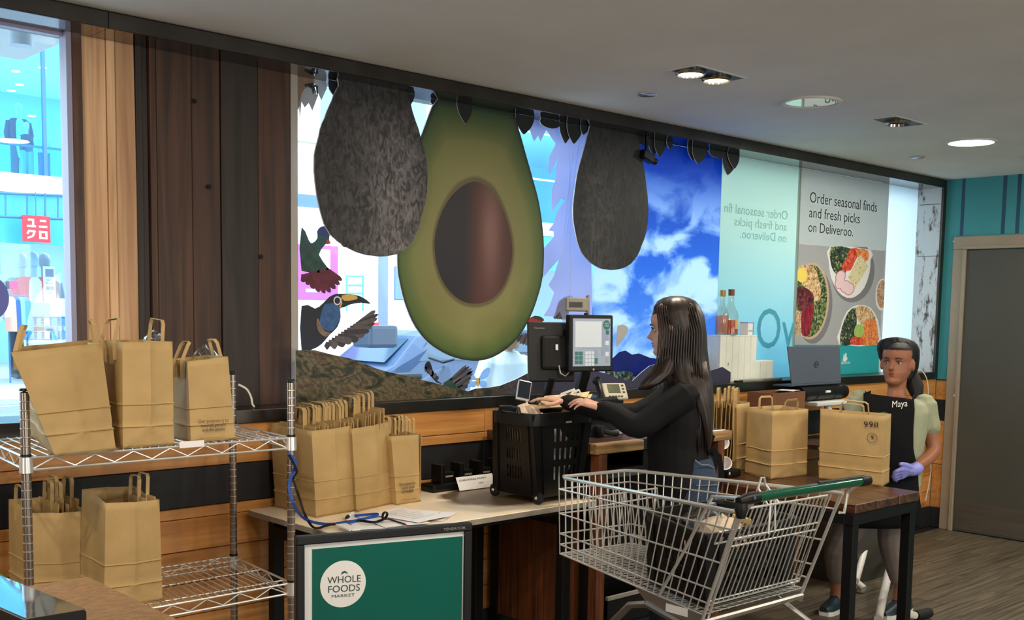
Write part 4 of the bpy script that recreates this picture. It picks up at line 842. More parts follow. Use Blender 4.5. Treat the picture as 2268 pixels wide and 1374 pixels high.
for q in (((bx0, by0, ZB-.108), (bx1, by0+.05, ZB-.051)), ((bx0, by1-.05, ZB-.108), (bx1, by1, ZB-.051)), ((bx0, by0+.05, ZB-.108), (bx0+.05, by1-.05, ZB-.051)), ((bx1-.05, by0+.05, ZB-.108), (bx1, by1-.05, ZB-.051))):
    B().bb(*q).build('frame_rail', MK['blacksat'], bt, bevel=.003)
zb = ZB+.001
def rbag(FLp, MDp, RTp, h, tops, label, seed, **k):
    "corner-on bag: left end, near corner and right end of the foot; matching tops"
    L_, M_, R_ = P(*FLp, z=zb), P(*MDp, z=zb), P(*RTp, z=zb)
    tl, tm, tr_ = tops
    TM = P(*tm, y=M_.y); TL = P(*tl, x=L_.x); TR = P(*tr_, y=R_.y)
    TL.z = TR.z = TM.z
    return bag([M_, R_, R_+(L_-M_), L_], [TM, TR, TR+(TL-TM), TL], label, seed, **k)
F9 = [P(1814, 1061, z=zb), P(1953, 1078.5, z=zb)]; dv9 = V((.17, .05, 0)); U9 = (F9[1]-F9[0])
T9 = [P(1818, 915, x=F9[0].x), P(1958, 918, x=F9[1].x)]; T9[0].z = T9[1].z = (T9[0].z+T9[1].z)/2
b99 = bag([F9[0], F9[1], F9[1]+dv9, F9[0]+V((.14, .09, 0))], [T9[0], T9[1], T9[1]+dv9, T9[0]+V((.14, .09, 0))], 'large brown paper bag with handwritten 9911 next to the apron', 41, gus=.0, amp=.002, hs=.055, tent=.002)
a, U, W = F9[0], F9[1]-F9[0], T9[0]-F9[0]; n9 = V((-1, 0, 0))
def hand(s, u0, u1, v, h): text(s, a+U*u0+W*v, U*(u1-u0), W*h, MK['ink'], 'handwriting', b99, n=n9, thick=.008)
hand('9', .705, .765, .82, .085); hand('9', .785, .845, .825, .085); hand('1', .868, .882, .83, .075); hand('1', .905, .919, .835, .075); hand('9', .82, .862, .655, .06)
c = a+U*.84+W*.68+n9*.009
B().tube([c+U*(.075*math.cos(q))+W*(.07*math.sin(q)) for q in [k*2*math.pi/28 for k in range(28)]], .0011, 5, loop=True).build('drawn_ring', MK['ink'], b99)
rbag((1650, 1048), (1707, 1062), (1787, 1053), .4, ((1656, 908), (1711, 911), (1790, 912)), 'rumpled brown paper bag in the middle of the dark plank table', 43, gus=.012, amp=.008, hs=.055)
rbag((1592, 1036), (1632, 1047), (1662, 1038), .4, ((1574, 891), (1632, 896), (1660, 897)), 'brown paper bag behind the counter end packed with folded bags', 45, gus=.005, amp=.004, handles=False)
q = P(1632, 1047, z=zb); fp4 = fold_proto(.2, .34, 'folded_bag')
fill(fp4, [V((q.x+.02+.0*i, q.y+.02+i*.0265, zb+.07)) for i in range(10)], math.pi/2+.5, 'flat paper bag standing handle up behind the counter end', 'folded bags in the far table bag', 46, True)

# ---------------------------------------------------------------- checkout counter
ZK = 1.10
cx0, cy0 = 3.634, 3.363; cx1 = 4.672; cy1 = 4.118
ct = E('checkout_counter', ((cx0+cx1)/2, (cy0+cy1)/2, 0), 'chestnut wood checkout counter with worn pale edges under the till', 'counter')
worn = wood('worn_pale_edge', rgb(112, 82, 48), rgb(190, 150, 96), 'x', .5, spread=.1); top2 = wood('counter_top_wood', rgb(50, 36, 30), rgb(96, 74, 62), 'x', .22, spread=.1)
xsn = 3.97
for k in range(4):
    y0 = cy0+.045+k*(cy1-cy0-.045)/4
    B().bb((cx0, y0+.001, ZK-.05), (cx1, y0+(cy1-cy0-.045)/4-.001, ZK)).build('top_board', top2, ct, bevel=.003)
for a, c in ((cx0, xsn), (4.52, cx1)): B().bb((a, cy0, ZK-.05), (c, cy0+.044, ZK)).build('worn_edge', worn, ct, bevel=.008, seg=2)
B().bb((xsn+.002, cy0+.01, ZK-.05), (4.518, cy0+.044, ZK)).build('metal_edge', MK['steel'], ct)
chz = wood('counter_side_board', rgb(70, 36, 20), rgb(124, 72, 40), 'z', .45, spread=.2)
for i in range(4):
    y0 = cy0+.05+i*.175; B().bb((cx0+.03, y0+.001, .16), (cx0+.055, y0+.174, ZK-.05)).build('side_board', chz, ct, bevel=.002)
for i in range(4):
    y0 = cy0+.05+i*.175; B().bb((cx1-.075, y0+.001, .10), (cx1-.05, y0+.174, ZK-.05)).build('side_board', chz, ct, bevel=.002)
for x in (cx0+.03, cx1-.11): B().bb((x, cy0+.005, 0), (x+.055, cy0+.055, ZK-.05)).build('leg', chz, ct, bevel=.003)
B().bb((cx0+.02, cy0+.06, 0), (cx0+.05, cy0+.11, ZK-.06)).build('steel_post', MK['blacksat'], ct); B().bb((cx0+.02, cy1-.07, 0), (cx0+.05, cy1-.02, ZK-.06)).build('steel_post', MK['blacksat'], ct)
B().bb((cx0+.09, cy0+.35, .12), (cx1-.11, cy0+.38, ZK-.05)).build('back_panel', MK['blacksat'], ct)
for z in (.18, .95): B().bb((cx0+.085, cy0+.03, z), (cx1-.11, cy0+.35, z+.02)).build('shelf', MK['blacksat'], ct)
B().bb((cx0+.085, cy0+.02, .93), (cx1-.11, cy0+.03, .95)).build('shelf_lip', plain(70, 80, 78), ct)
for k, x in enumerate((4.0, 4.28)):
    d = B().bb((x, cy0+.03, .965), (x+.26, cy0+.05, 1.045)).build('drawer', MK['black'], ct, bevel=.003); B().tube([(x+.08, cy0+.022, 1.0), (x+.18, cy0+.022, 1.0)], .005, 8).build('handle', MK['steel'], d)
for i in range(4):                                  # castors of the bin under the counter
    pass
bn = E('storage_tray', (4.0, 3.55, .2), 'black storage tray on the low shelf of the counter', 'tray')
b = B(); b.bb((3.80, 3.42, .2), (4.35, 3.66, .21)); b.bb((3.80, 3.42, .2), (3.81, 3.66, .34)); b.bb((4.34, 3.42, .2), (4.35, 3.66, .34)); b.bb((3.80, 3.42, .2), (4.35, 3.43, .34)); b.bb((3.80, 3.65, .2), (4.35, 3.66, .34)); b.build('shell', MK['black'], bn); B().bb((3.79, 3.41, .335), (4.36, 3.425, .352)).build('rim', MK['grey'], bn)
for k, (x, lb) in enumerate(((3.72, 'castor wheel under the left end of the counter'), (4.5, 'castor wheel under the right end of the counter'))):
    c_ = E('castor', (x+.05, 3.75, 0), lb, 'castor'); B().lathe([(.004, -.012), (.035, -.012), (.04, -.006), (.04, .006), (.035, .012), (.004, .012)], (x+.05, 3.75, .041), 18, (1, 0, 0)).build('wheel', MK['grey'], c_, smooth=True); B().bb((x+.03, 3.73, .03), (x+.036, 3.77, .12)).bb((x+.064, 3.73, .03), (x+.070, 3.77, .12)).bb((x+.03, 3.73, .115), (x+.07, 3.77, .125)).build('fork', MK['steel'], c_)
# paper sheets on the counter
for i, (u, v, rot, lb) in enumerate(((1370, 955, .1, 'glossy sheet lying flat on the counter beside the basket'), (1392, 946, -.15, 'clear sleeve of papers on the counter behind the basket'))):
    p = P(u, v, z=ZK); paper((p.x, p.y), .3, .2, rot, lb, ZK+.002+.004*i, mat('glossy_sheet_%d' % i, rgb(176, 180, 205), .15), lines=False)
# oriented pieces
def fr_(n, up=(0, 0, 1)):
    n = V(n).normalized(); u = V(up).cross(n); u.normalize(); w = n.cross(u); return u, w, n      # right as seen from the front, up, outward
def obox(c, ax, size, off=(0, 0, 0)):
    u, w, n = ax; R = Matrix((u, w, n)).transposed(); return B().box(V(c)+u*off[0]+w*off[1]+n*off[2], size, R)
def opt(c, ax, x, y, z=0): return V(c)+ax[0]*x+ax[1]*y+ax[2]*z
# --- touch screen till
tc_ = P(1311, 761, y=3.76); ax = fr_((-.22, -.97, .03))
ts = E('touch_till', (tc_.x, tc_.y, ZK), 'black touch screen till facing the cashier with keypad on its display', 'till')
obox(tc_, ax, (.262, .285, .04), (0, 0, -.022)).build('casing', MK['black'], ts, bevel=.008, seg=2)
scr = mat('lit_screen', rgb(128, 140, 154), .25, emit=.26, ecol=rgb(170, 182, 200))
sc_ = obox(tc_, ax, (.226, .238, .002), (0, .005, -.001)).build('screen', scr, ts)
sg = mat('screen_green', rgb(30, 92, 86), .3, emit=.35); sw = mat('screen_white', rgb(180, 190, 198), .3, emit=.28); sl = mat('screen_slate', rgb(120, 132, 152), .3, emit=.4)
def key(x, y, w, h, m, nm='screen_key'): obox(tc_, ax, (w, h, .0008), (x, y, .0006)).build(nm, m, sc_)
for i in range(3):
    for j in range(2): key(-.091+j*.025, -.05-i*.022, .022, .019, sg)
for i in range(4):
    for j in range(3): key(-.032+j*.019, -.048-i*.019, .016, .016, sw)
key(.026, -.048, .018, .034, sl); key(.026, -.088, .018, .03, sg); key(.068, .02, .02, .16, sl); key(.094, .055, .02, .02, sg)
for i in range(5): key(.092, .03-i*.028, .02, .022, sw if i % 2 else sl)
key(-.02, .045, .16, .13, sw, 'receipt_pane'); key(-.01, -.022, .14, .001, sl, 'pane_line')
B().lathe([(.0005, 0), (.021, 0), (.021, .001), (.0005, .001)], opt(tc_, ax, .088, .093, .0015), 20, ax[2], 1, 1.15).build('logo_disc', sg, sc_)
text('WHOLE', opt(tc_, ax, .074, .096, .003), ax[0]*.028, ax[1]*.008, sw, 'logo_lettering', sc_); text('FOODS', opt(tc_, ax, .075, .084, .003), ax[0]*.026, ax[1]*.008, sw, 'logo_lettering', sc_)
B().lathe([(.001, 0), (.006, 0), (.006, .001), (.001, .001)], opt(tc_, ax, .01, -.131, .001), 14, ax[2]).build('maker_mark', MK['grey'], ts)
nk = opt(tc_, ax, 0, -.12, -.05); B().tube([nk, (nk.x, nk.y+.04, 1.30), (nk.x, nk.y+.03, 1.27)], .03, 10).build('neck', MK['black'], ts)
B().bb((nk.x-.20, nk.y-.12, 1.175), (nk.x+.12, nk.y+.05, 1.275)).build('base', MK['black'], ts, bevel=.012, seg=2)
B().bb((nk.x-.18, nk.y-.10, ZK+.001), (nk.x+.10, nk.y+.03, 1.176)).build('pedestal', MK['black'], ts, bevel=.01)
B().tube([(nk.x-.14, nk.y-.145, 1.20), (nk.x+.10, nk.y-.145, 1.20)], .033, 14).build('printer_roll_cover', MK['blacksat'], ts, smooth=True)
# --- customer screen seen from behind
mc = P(1220, 780, y=3.90); ax = fr_((-.50, -.86, .12)); ms = E('customer_screen', (mc.x, mc.y, ZK), 'black customer screen seen from the back beside the touch till', 'screen')
obox(mc, ax, (.24, .30, .022)).build('casing', MK['black'], ms, bevel=.006, seg=2)
obox(mc, ax, (.15, .17, .03), (.02, -.005, .024)).build('back_bulge', MK['blacksat'], ms, bevel=.014, seg=2); obox(mc, ax, (.014, .03, .006), (.02, .02, .042)).build('latch_plate', MK['white'], ms, bevel=.002)
text('lenovo', opt(mc, ax, -.085, .115, .0115), ax[0]*.05, ax[1]*.009, MK['grey'], 'maker_lettering', ms)
B().tube([opt(mc, ax, .03, -.07, .04), opt(mc, ax, .035, -.11, .05), opt(mc, ax, .06, -.125, .05), opt(mc, ax, .085, -.10, .045), opt(mc, ax, .09, -.06, .035)], .004, 6).build('cable', MK['grey'], ms, smooth=True)
B().tube([opt(mc, ax, 0, -.13, -.0), (mc.x, mc.y+.05, 1.2), (mc.x, mc.y+.05, ZK+.02)], .022, 10).build('stand_neck', MK['black'], ms); B().bb((mc.x-.09, mc.y-.02, ZK+.001), (mc.x+.06, mc.y+.12, ZK+.02)).build('stand_foot', MK['black'], ms, bevel=.006)
# --- pole display
pc_ = P(1277, 675, y=3.93); ax = fr_((-.55, -.83, .1)); pdp = E('pole_display', (pc_.x, pc_.y, ZK), 'small beige pole display on top behind the till screens', 'display')
be = plain(138, 134, 126, rough=.5); obox(pc_, ax, (.115, .07, .035)).build('housing', be, pdp, bevel=.006, seg=2); obox(pc_, ax, (.07, .026, .002), (-.008, -.002, .0185)).build('window', plain(52, 56, 56, rough=.2), pdp)
obox(pc_, ax, (.012, .10, .045), (.06, .0, -.004)).build('end_bracket', be, pdp, bevel=.003); q = opt(pc_, ax, .055, -.04, -.02); B().tube([q, (q.x, q.y, ZK+.002)], .011, 10).build('pole', MK['black'], pdp)
# --- card terminal
cc_ = P(1160, 866, y=3.66); ax = fr_((-.45, -.8, .42), (.25, 0, 1)); cd = E('card_terminal', (cc_.x, cc_.y, ZK), 'silver-edged card terminal with dark screen behind the basket rim', 'card terminal')
obox(cc_, ax, (.066, .10, .016)).build('silver_edge', plain(190, 190, 190, rough=.3, metal=.6), cd, bevel=.007, seg=2); obox(cc_, ax, (.054, .082, .002), (0, .002, .009)).build('screen', plain(34, 40, 52, rough=.15), cd)
q = opt(cc_, ax, .02, -.01, -.03); B().tube([opt(cc_, ax, .01, 0, -.01), q, (q.x+.02, q.y+.02, ZK+.02), (q.x+.02, q.y+.02, ZK+.001)], [.02, .028, .03, .05], 10).build('holder', MK['black'], cd)
# --- desk phone
dc = P(1361, 868, y=3.72); ax = fr_((-.35, -.7, .62)); dp = E('desk_phone', (dc.x, dc.y, ZK), 'beige desk phone with green display behind the cashier hands', 'phone')
obox(dc, ax, (.13, .10, .02)).build('body', plain(168, 164, 146, rough=.45), dp, bevel=.01, seg=2); obox(dc, ax, (.066, .052, .002), (-.005, .012, .011)).build('display', plain(66, 74, 52, rough=.2), dp, bevel=.0)
for k in range(3): obox(dc, ax, (.012, .008, .004), (.045, .03-.02*k, .011)).build('key', MK['black'], dp)
for k in range(5): obox(dc, ax, (.012, .006, .004), (-.035+.016*k, -.035, .011)).build('key', MK['black'], dp)
B().tube([opt(dc, ax, -.085, .06, .01), opt(dc, ax, -.09, .03, .03), opt(dc, ax, -.09, -.03, .03), opt(dc, ax, -.085, -.06, .01)], [.024, .017, .017, .024], 12).build('handset', MK['black'], dp, smooth=True)
q = opt(dc, ax, 0, 0, -.03); B().bb((q.x-.05, q.y-.03, ZK+.001), (q.x+.06, q.y+.05, q.z+.01)).build('foot', MK['black'], dp, bevel=.01)
# --- headset coil at the counter edge
q = P(1322, 955, z=ZK+.03); hs_ = E('hand_scanner', (q.x, q.y, ZK), 'black hand scanner resting at the counter edge by the basket', 'scanner')
B().lathe([(.001, 0), (.03, .005), (.036, .03), (.03, .055), (.001, .06)], (q.x, q.y, ZK+.001), 16, (0, 0, 1), 1, 1.3).build('head', MK['black'], hs_, smooth=True); B().tube([(q.x, q.y, ZK+.04), (q.x+.06, q.y-.03, ZK+.02), (q.x+.11, q.y-.035, ZK+.015)], .014, 8).build('grip', MK['black'], hs_, smooth=True)

# ---------------------------------------------------------------- plastic baskets
def basket(bot, top, name, label, wheels=True, handle=True, mslot=None, seed=0, rimh=.05, bands=((.66, .82), (.44, .58), (.2, .36)), nslot=7, us0=(.2, .6)):
    base = sum(bot, V())/4; root = E(name, (base.x, base.y, bot[0].z-(.03 if wheels else 0)), label, 'shopping basket')
    m = MK['black']
    for s in range(4):
        a, c, d, e = bot[s], bot[(s+1) % 4], top[s], top[(s+1) % 4]
        def at(u, v): return a.lerp(c, u).lerp(d.lerp(e, u), v)
        u0_, wd_ = (us0[0], us0[1]) if s % 2 == 0 else (.34, .34); us = [0, .04, .08, u0_]; w = wd_/(2*nslot-1)
        for k in range(2*nslot-1): us.append(u0_+w*(k+1))
        us += [.97, .985, 1.0]; vsx = sorted(set([0, .06]+[x for b_ in bands for x in b_]+[.9, 1])); b = B(); ids = {}
        vs = [at(u, v) for v in vsx for u in us]; fs = []
        for j in range(len(vsx)-1):
            vm = (vsx[j]+vsx[j+1])/2; hole = any(b0 < vm < b1 for b0, b1 in bands)
            for i in range(len(us)-1):
                if hole and 3 <= i < 3+2*nslot-1 and (i-3) % 2 == 0: continue
                k = j*len(us)+i; fs.append((k, k+1, k+1+len(us), k+len(us)))
        b.add(vs, fs); o = b.build('side_wall', m, root); sd = o.modifiers.new('shell', 'SOLIDIFY'); sd.thickness = .005; sd.offset = 0
        n = (c-a).cross(d-a).normalized(); n = n if n.dot(at(.5, .5)-base) > 0 else -n
        for u in (.13, .87):
            B().tube([at(u, .03)+n*.004, at(u, .93)+n*.004], .008, 4).build('side_rib', m, o)
    b = B(); b.add([p+V((0, 0, .004)) for p in bot], [(0, 1, 2, 3)]); o = b.build('floor_plate', m, root); sd = o.modifiers.new('shell', 'SOLIDIFY'); sd.thickness = .006
    cen = sum(top, V())/4; up = V((0, 0, 1))
    def rr(sc, z):
        pts = []
        for s in range(4):
            c0 = top[s]; pv, nx = top[s-1], top[(s+1) % 4]; r = .05
            p0 = c0+(pv-c0).normalized()*r; p1 = c0+(nx-c0).normalized()*r
            for t in (0, .25, .5, .75, 1): pts.append(p0.lerp(c0, t).lerp(c0.lerp(p1, t), t))
        return [cen+(p-cen)*sc+up*z for p in pts]
    b = B(); b.loft([rr(1.0, -rimh), rr(1.05, -rimh), rr(1.065, -.006), rr(1.055, .004), rr(.99, .004), rr(.985, -.01)], True, False); b.build('rim', m, root, smooth=True)
    if handle:
        for s in ((3, 0), (1, 2)):
            a, c = top[s[0]], top[s[1]]; o_ = ((a+c)/2-cen).normalized()*.018
            B().tube([a.lerp(c, .25)+o_+up*.0, a.lerp(c, .28)+o_+up*.022, a.lerp(c, .5)+o_+up*.026, a.lerp(c, .72)+o_+up*.022, a.lerp(c, .75)+o_+up*.0], .0095, 8).build('grip', m, root, smooth=True)
    if wheels:
        for s in range(4):
            c = bot[s]+(base-bot[s])*.04; B().lathe([(.003, -.011), (.022, -.011), (.029, -.006), (.03, 0), (.029, .006), (.022, .011), (.003, .011)], (c.x, c.y, bot[s].z-.0005), 18, (1, 0, 0)).build('wheel', MK['rubber'], root, smooth=True)
            B().lathe([(.001, 0), (.007, 0), (.007, .004), (.001, .005)], (c.x-.012, c.y, bot[s].z), 10, (-1, -.6, 0)).build('wheel_hub', MK['chrome'], root)
    return root
z0 = ZT+.031
B0 = P(1192, 1104, z=z0); bw, bd = .27, .30
bot = [B0, B0+V((bw, 0, 0)), B0+V((bw, bd, 0)), B0+V((0, bd, 0))]
T0 = P(1180, 922, y=B0.y-.055); T3 = P(1092, 903, x=T0.x); T1 = P(1326, 914, y=T0.y)
zt_ = (T0.z+T1.z+T3.z)/3
top = [V((T0.x, T0.y, zt_)), V((min(T1.x, T0.x+.38), T0.y, zt_)), V((min(T1.x, T0.x+.38), min(T3.y, T0.y+.42), zt_)), V((T0.x, min(T3.y, T0.y+.42), zt_))]
bk = basket(bot, top, 'rolling_basket', 'black wheeled shopping basket standing full on the white table', nslot=6, us0=(.34, .56))
p = (top[0]+top[1])/2; B().box(P(1260, 935, y=T0.y-.022), (.035, .003, .008)).build('rim_tag', MK['grey'], bk)
cen = (B0+V((bw/2, bd/2, .12)))
for k, (dx, dy, dz, rad, mm, lb) in enumerate(((.03, -.06, .05, (.09, .07, .10), plain(232, 230, 224), 'white carrier showing through the slots of the full basket'), (.07, .03, -.03, (.08, .08, .07), plain(196, 196, 90), 'yellow-green packet low inside the full basket'), (-.07, .02, .14, (.06, .1, .1), plain(220, 196, 170), 'pale bread bag at the left inside the full basket'), (-.08, -.03, -.03, (.05, .08, .06), plain(150, 60, 52), 'dark red packet at the bottom of the full basket'))):
    crumple(cen+V((dx*.8, dy*.8, dz)), [q*1.3 for q in rad], 50+k, mm, lb, 'grocery item', 'grocery_packet')
# --- flat paper bag held over the basket
k1, k2, k3, k4 = P(1186, 907, y=3.44), P(1206, 882, y=3.50), P(1306, 866, y=3.50), P(1283, 906, y=3.40)
hb = E('held_paper_bag', ((k1+k3)/2).to_tuple(), 'folded pale paper bag under the cashier hands on the full basket', 'paper bag')
lk = mat('pale_kraft', rgb(214, 184, 140), .7, var=.06, vscale=8)
b = B(); b.grid(lambda u, v: k1.lerp(k4, u).lerp(k2.lerp(k3, u), v)+V((0, 0, .006*math.sin(3*u+2*v))), 8, 4); o = b.build('bag_body', lk, hb); sd = o.modifiers.new('t', 'SOLIDIFY'); sd.thickness = .004
b = B(); b.grid(lambda u, v: (k1.lerp(k4, .55+.5*u).lerp(k2.lerp(k3, .55+.5*u), v))+V((.018, .012, -.02)), 5, 4); o = b.build('back_layer', lk, hb); sd = o.modifiers.new('t', 'SOLIDIFY'); sd.thickness = .003
for k, (u0, v0, u1, v1, u2, v2) in enumerate(((1228, 893, 1244, 873, 1272, 863), (1252, 888, 1268, 870, 1282, 864))):
    B().tube([P(u0, v0, y=3.465), P(u1, v1, y=3.47), P(u2, v2, y=3.475), P(u2+6, v2+12, y=3.48)], .001, 4, flat=(.007, .0016)).build('handle', MK['paper'], hb)
cq = k1.lerp(k4, .75).lerp(k2.lerp(k3, .75), .5)+V((-.004, -.004, .009)); nn = (k4-k1).cross(k2-k1).normalized(); uu = (k4-k1).normalized(); ww = nn.cross(uu)
B().tube([cq+uu*(.011*math.cos(t))+ww*(.011*math.sin(t)) for t in [i*.35 for i in range(18)]], .0006, 4, loop=True).build('printed_ring', MK['grey'], hb)

# ---------------------------------------------------------------- shopping trolley
zr = 1.05
Nf, Ff, Nr, Fr = P(1238, 1057, z=zr-.02), P(1395, 1042, z=zr-.02), P(1640, 1137, z=zr), P(1868, 1093, z=zr)
def par(base_pt, u, v, z): q = P(u, v, z=z); return q
nf, nr, fr2 = P(1240, 1227, z=.735), P(1556, 1362, z=.645), P(1776, 1303, z=.645)
ff = nf+(Ff-Nf)*1.0; ff.z = nf.z
tr_ = E('shopping_trolley', ((Nf+Fr)/2).xy.to_3d().to_tuple(), 'chrome wire shopping trolley with green handle in front of the counter', 'shopping trolley')
W_ = MK['zinc']; up = V((0, 0, 1))
def lerp2(a, b_, c, d, u, v): return a.lerp(b_, u).lerp(c.lerp(d, u), v)
def rail(pts, r, nm, loop=False, parent=None, m=None): return B().tube(pts, r, 7, loop=loop).build(nm, m or W_, parent or tr_, smooth=True)
rim = rail([Nr, Nf.lerp(Nr, .04), Nf.lerp(Ff, .06), Ff.lerp(Nf, .06), Ff.lerp(Fr, .04), Fr], .0075, 'top_rim')
def side(a, b_, c, d, n, nm, lv, parent):
    "wire panel between bottom edge a-b and top edge c-d"
    for v in lv: rail([lerp2(a, b_, c, d, 0, v), lerp2(a, b_, c, d, 1, v)], .0036, 'rail_wire', parent=parent)
    for k in range(n+1): rail([lerp2(a, b_, c, d, k/n, 0), lerp2(a, b_, c, d, k/n, 1)], .0026, nm, parent=parent)
lv = (.0, .12, .26, .52, .84)
side(nf, nr, Nf, Nr, 22, 'side_wire', lv, rim); side(ff, fr2, Ff, Fr, 22, 'side_wire', lv, rim); side(nf, ff, Nf, Ff, 12, 'front_wire', lv, rim)
# floor mesh
b = B(); n = 30
for k in range(n+1):
    b.tube([lerp2(nf, nr, ff, fr2, k/n, 0), lerp2(nf, nr, ff, fr2, k/n, 1)], .0022, 5)
for k in range(13):
    pts = []
    for j in range(2*n+1):
        u = j/(2*n); pts.append(lerp2(nf, nr, ff, fr2, u, (k+.5+.32*(1 if j % 2 else -1))/13)-up*.003)
    b.tube(pts, .002, 5)
b.build('floor_mesh', W_, tr_, kind='stuff', smooth=True)
# rear gate, tilted
g0, g1 = nr.lerp(fr2, .04)+up*.03, nr.lerp(fr2, .96)+up*.03
h0, h1 = P(1648, 1128, z=1.055), P(1832, 1098, z=1.055)
gate = rail([g0, h0, h1, g1], .0048, 'gate_frame', loop=True)
for k in range(1, 19): rail([g0.lerp(g1, k/19), h0.lerp(h1, k/19)], .0027, 'gate_wire', parent=gate)
for v, u0, u1 in ((.04, 0, 1), (.62, .0, 1), (.70, .0, 1)): rail([lerp2(g0, g1, h0, h1, u0, v), lerp2(g0, g1, h0, h1, u1, v)], .0034, 'rail_wire', parent=gate)
sv = lambda u, v, o=.02: lerp2(g0, g1, h0, h1, u, v)+V((0, .06+o, 0))
fl = rail([sv(.05, .60), sv(.05, .72), sv(.62, .72), sv(.62, .60)], .0038, 'child_seat_flap', loop=True, m=W_)
for k in range(5): rail([sv(.12+.1*k, .60), sv(.12+.1*k, .72)], .0026, 'flap_wire', parent=fl)
B().tube([sv(.3, .71, .01), sv(.72, .71, .01)], .011, 8).build('flap_cover', MK['black'], fl, smooth=True); B().tube([sv(.08, .70, .01), sv(.3, .70, .01)], .010, 8).build('flap_cover', MK['black'], fl, smooth=True)
# front divider wires inside
dv_ = [lerp2(nf, nr, ff, fr2, .24, .05), lerp2(nf, nr, ff, fr2, .24, .9)]; dt = [P(1302, 1103, y=dv_[0].y), P(1455, 1082, y=dv_[1].y)]
dvr = rail([dv_[0], dt[0], dt[1], dv_[1]], .0042, 'inner_gate')
for k in range(1, 13): rail([dv_[0].lerp(dv_[1], k/13), dt[0].lerp(dt[1], k/13)], .0026, 'inner_wire', parent=dvr)
rail([dv_[0].lerp(dt[0], .85), dv_[1].lerp(dt[1], .88)+V((.02, 0, 0))], .0034, 'rail_wire', parent=dvr)
# uprights to the handle
hz = 1.115; H0, H1 = P(1662, 1104, z=hz), P(1922, 1064, z=hz); hd = (H1-H0).normalized()
rail([lerp2(nf, nr, Nf, Nr, .72, .0), lerp2(nf, nr, Nf, Nr, .80, .55), P(1578, 1100, z=zr+.035), H0-hd*.02], .0062, 'handle_stay')
rail([nr-up*.02, nr.lerp(Nr, .5), Nr+up*.03, H0], .0066, 'rear_upright'); rail([nr.lerp(fr2, .05)-up*.02, nr.lerp(fr2, .05).lerp(Nr, .9), H0+hd*.03], .0056, 'rear_upright')
rail([fr2-up*.02, fr2.lerp(Fr, .5), Fr+up*.02, H1-hd*.02], .0066, 'rear_upright')
rail([Fr-up*.07-hd*.02, Fr-up*.075+hd*.01, Fr+up*.0+hd*.03, H1-hd*.03], .0056, 'far_hook')
hg = mat('green_handle_tube', rgb(8, 74, 50), .18, coat=.4)
hn = B().tube([H0+hd*.03, H1-hd*.03], .0165, 16).build('handle_bar', hg, tr_, smooth=True)
B().tube([H0-hd*.06-up*.004, H0-hd*.02, H0+hd*.035], [.013, .019, .0195], 12).build('handle_end', MK['black'], hn, smooth=True); B().tube([H1-hd*.05, H1-hd*.03, H1-hd*.0, H1+hd*.008], [.0188, .020, .020, .014], 14).build('handle_end', MK['black'], hn, smooth=True)
B().lathe([(.001, 0), (.006, 0), (.006, .003), (.001, .003)], H0-hd*.005+V((-.0, -.019, .004)), 10, (0, -1, .2)).build('screw', MK['chrome'], hn)
B().tube([H0.lerp(H1, .55)+up*.014, H1-hd*.02+up*.014], .008, 8).build('advert_clip', MK['black'], hn)
lk_ = H0-hd*.045-up*.03; B().tube([lk_+up*.02, lk_, lk_-up*.03], [.018, .022, .014], 10).build('coin_lock', MK['black'], tr_, smooth=True)
for u in (.33,): 
    q = h0.lerp(h1, u); rail([q-V((.03, 0, 0)), q+V((-.018, .05, .05)), q+V((-.002, .05, .085)), q+V((.016, .05, .085)), q+V((.024, .05, .06)), q+V((.035, 0, 0))], .0042, 'bag_hook')
    rail([q-V((.02, 0, .1)), q-V((.014, 0, -.02)), q+V((.012, 0, .02)), q+V((.018, 0, -.1))], .0036, 'bag_hook')
# chassis, legs and castors
al = mat('trolley_chassis', rgb(170, 168, 164), .3, .85)
c0 = lerp2(nf, nr, ff, fr2, .55, 0); B().prism([c0-up*.0, nr-up*.0, nr-up*.055, c0.lerp(nr, .18)-up*.04], V((.012, 0, 0))).build('side_plate', al, tr_); c1 = lerp2(nf, nr, ff, fr2, .55, 1); B().prism([c1, fr2, fr2-up*.055, c1.lerp(fr2, .18)-up*.04], V((.012, 0, 0))).build('side_plate', al, tr_)
B().tube([nr-up*.03, fr2-up*.03], .012, 8).build('rear_bar', al, tr_, smooth=True)
lab = nr.lerp(c0, .35); B().box(lab+V((-.004, 0, -.022)), (.001, .10, .03)).build('rating_label', MK['paper'], tr_)
for s, (p, w) in enumerate(((c0.lerp(nr, .2), -1), (c1.lerp(fr2, .2), 1))):
    q = p-up*.05; e = V((q.x-.02*w, q.y+.33, .16)); r2 = (nr if w < 0 else fr2)-up*.04; e2 = V((r2.x+.05*w, r2.y-.06, .16))
    rail([q, q+V((0, .08, -.02)), q+V((0, .22, -.16)), e], .0145, 'front_leg', m=al); rail([q, q.lerp(r2, .6)-up*.02, r2+V((.03*w, -.03, -.10)), e2], .0145, 'rear_leg', m=al)
    for c in (e, e2):
        B().lathe([(.004, -.014), (.05, -.014), (.058, -.008), (.06, 0), (.058, .008), (.05, .014), (.004, .014)], (c.x, c.y, .06), 22, (1, 0, 0)).build('castor_wheel', plain(90, 90, 92), tr_, smooth=True)
        B().bb((c.x-.022, c.y-.02, .05), (c.x-.017, c.y+.02, .16)).bb((c.x+.017, c.y-.02, .05), (c.x+.022, c.y+.02, .16)).bb((c.x-.022, c.y-.02, .155), (c.x+.022, c.y+.02, .165)).build('castor_fork', al, tr_)
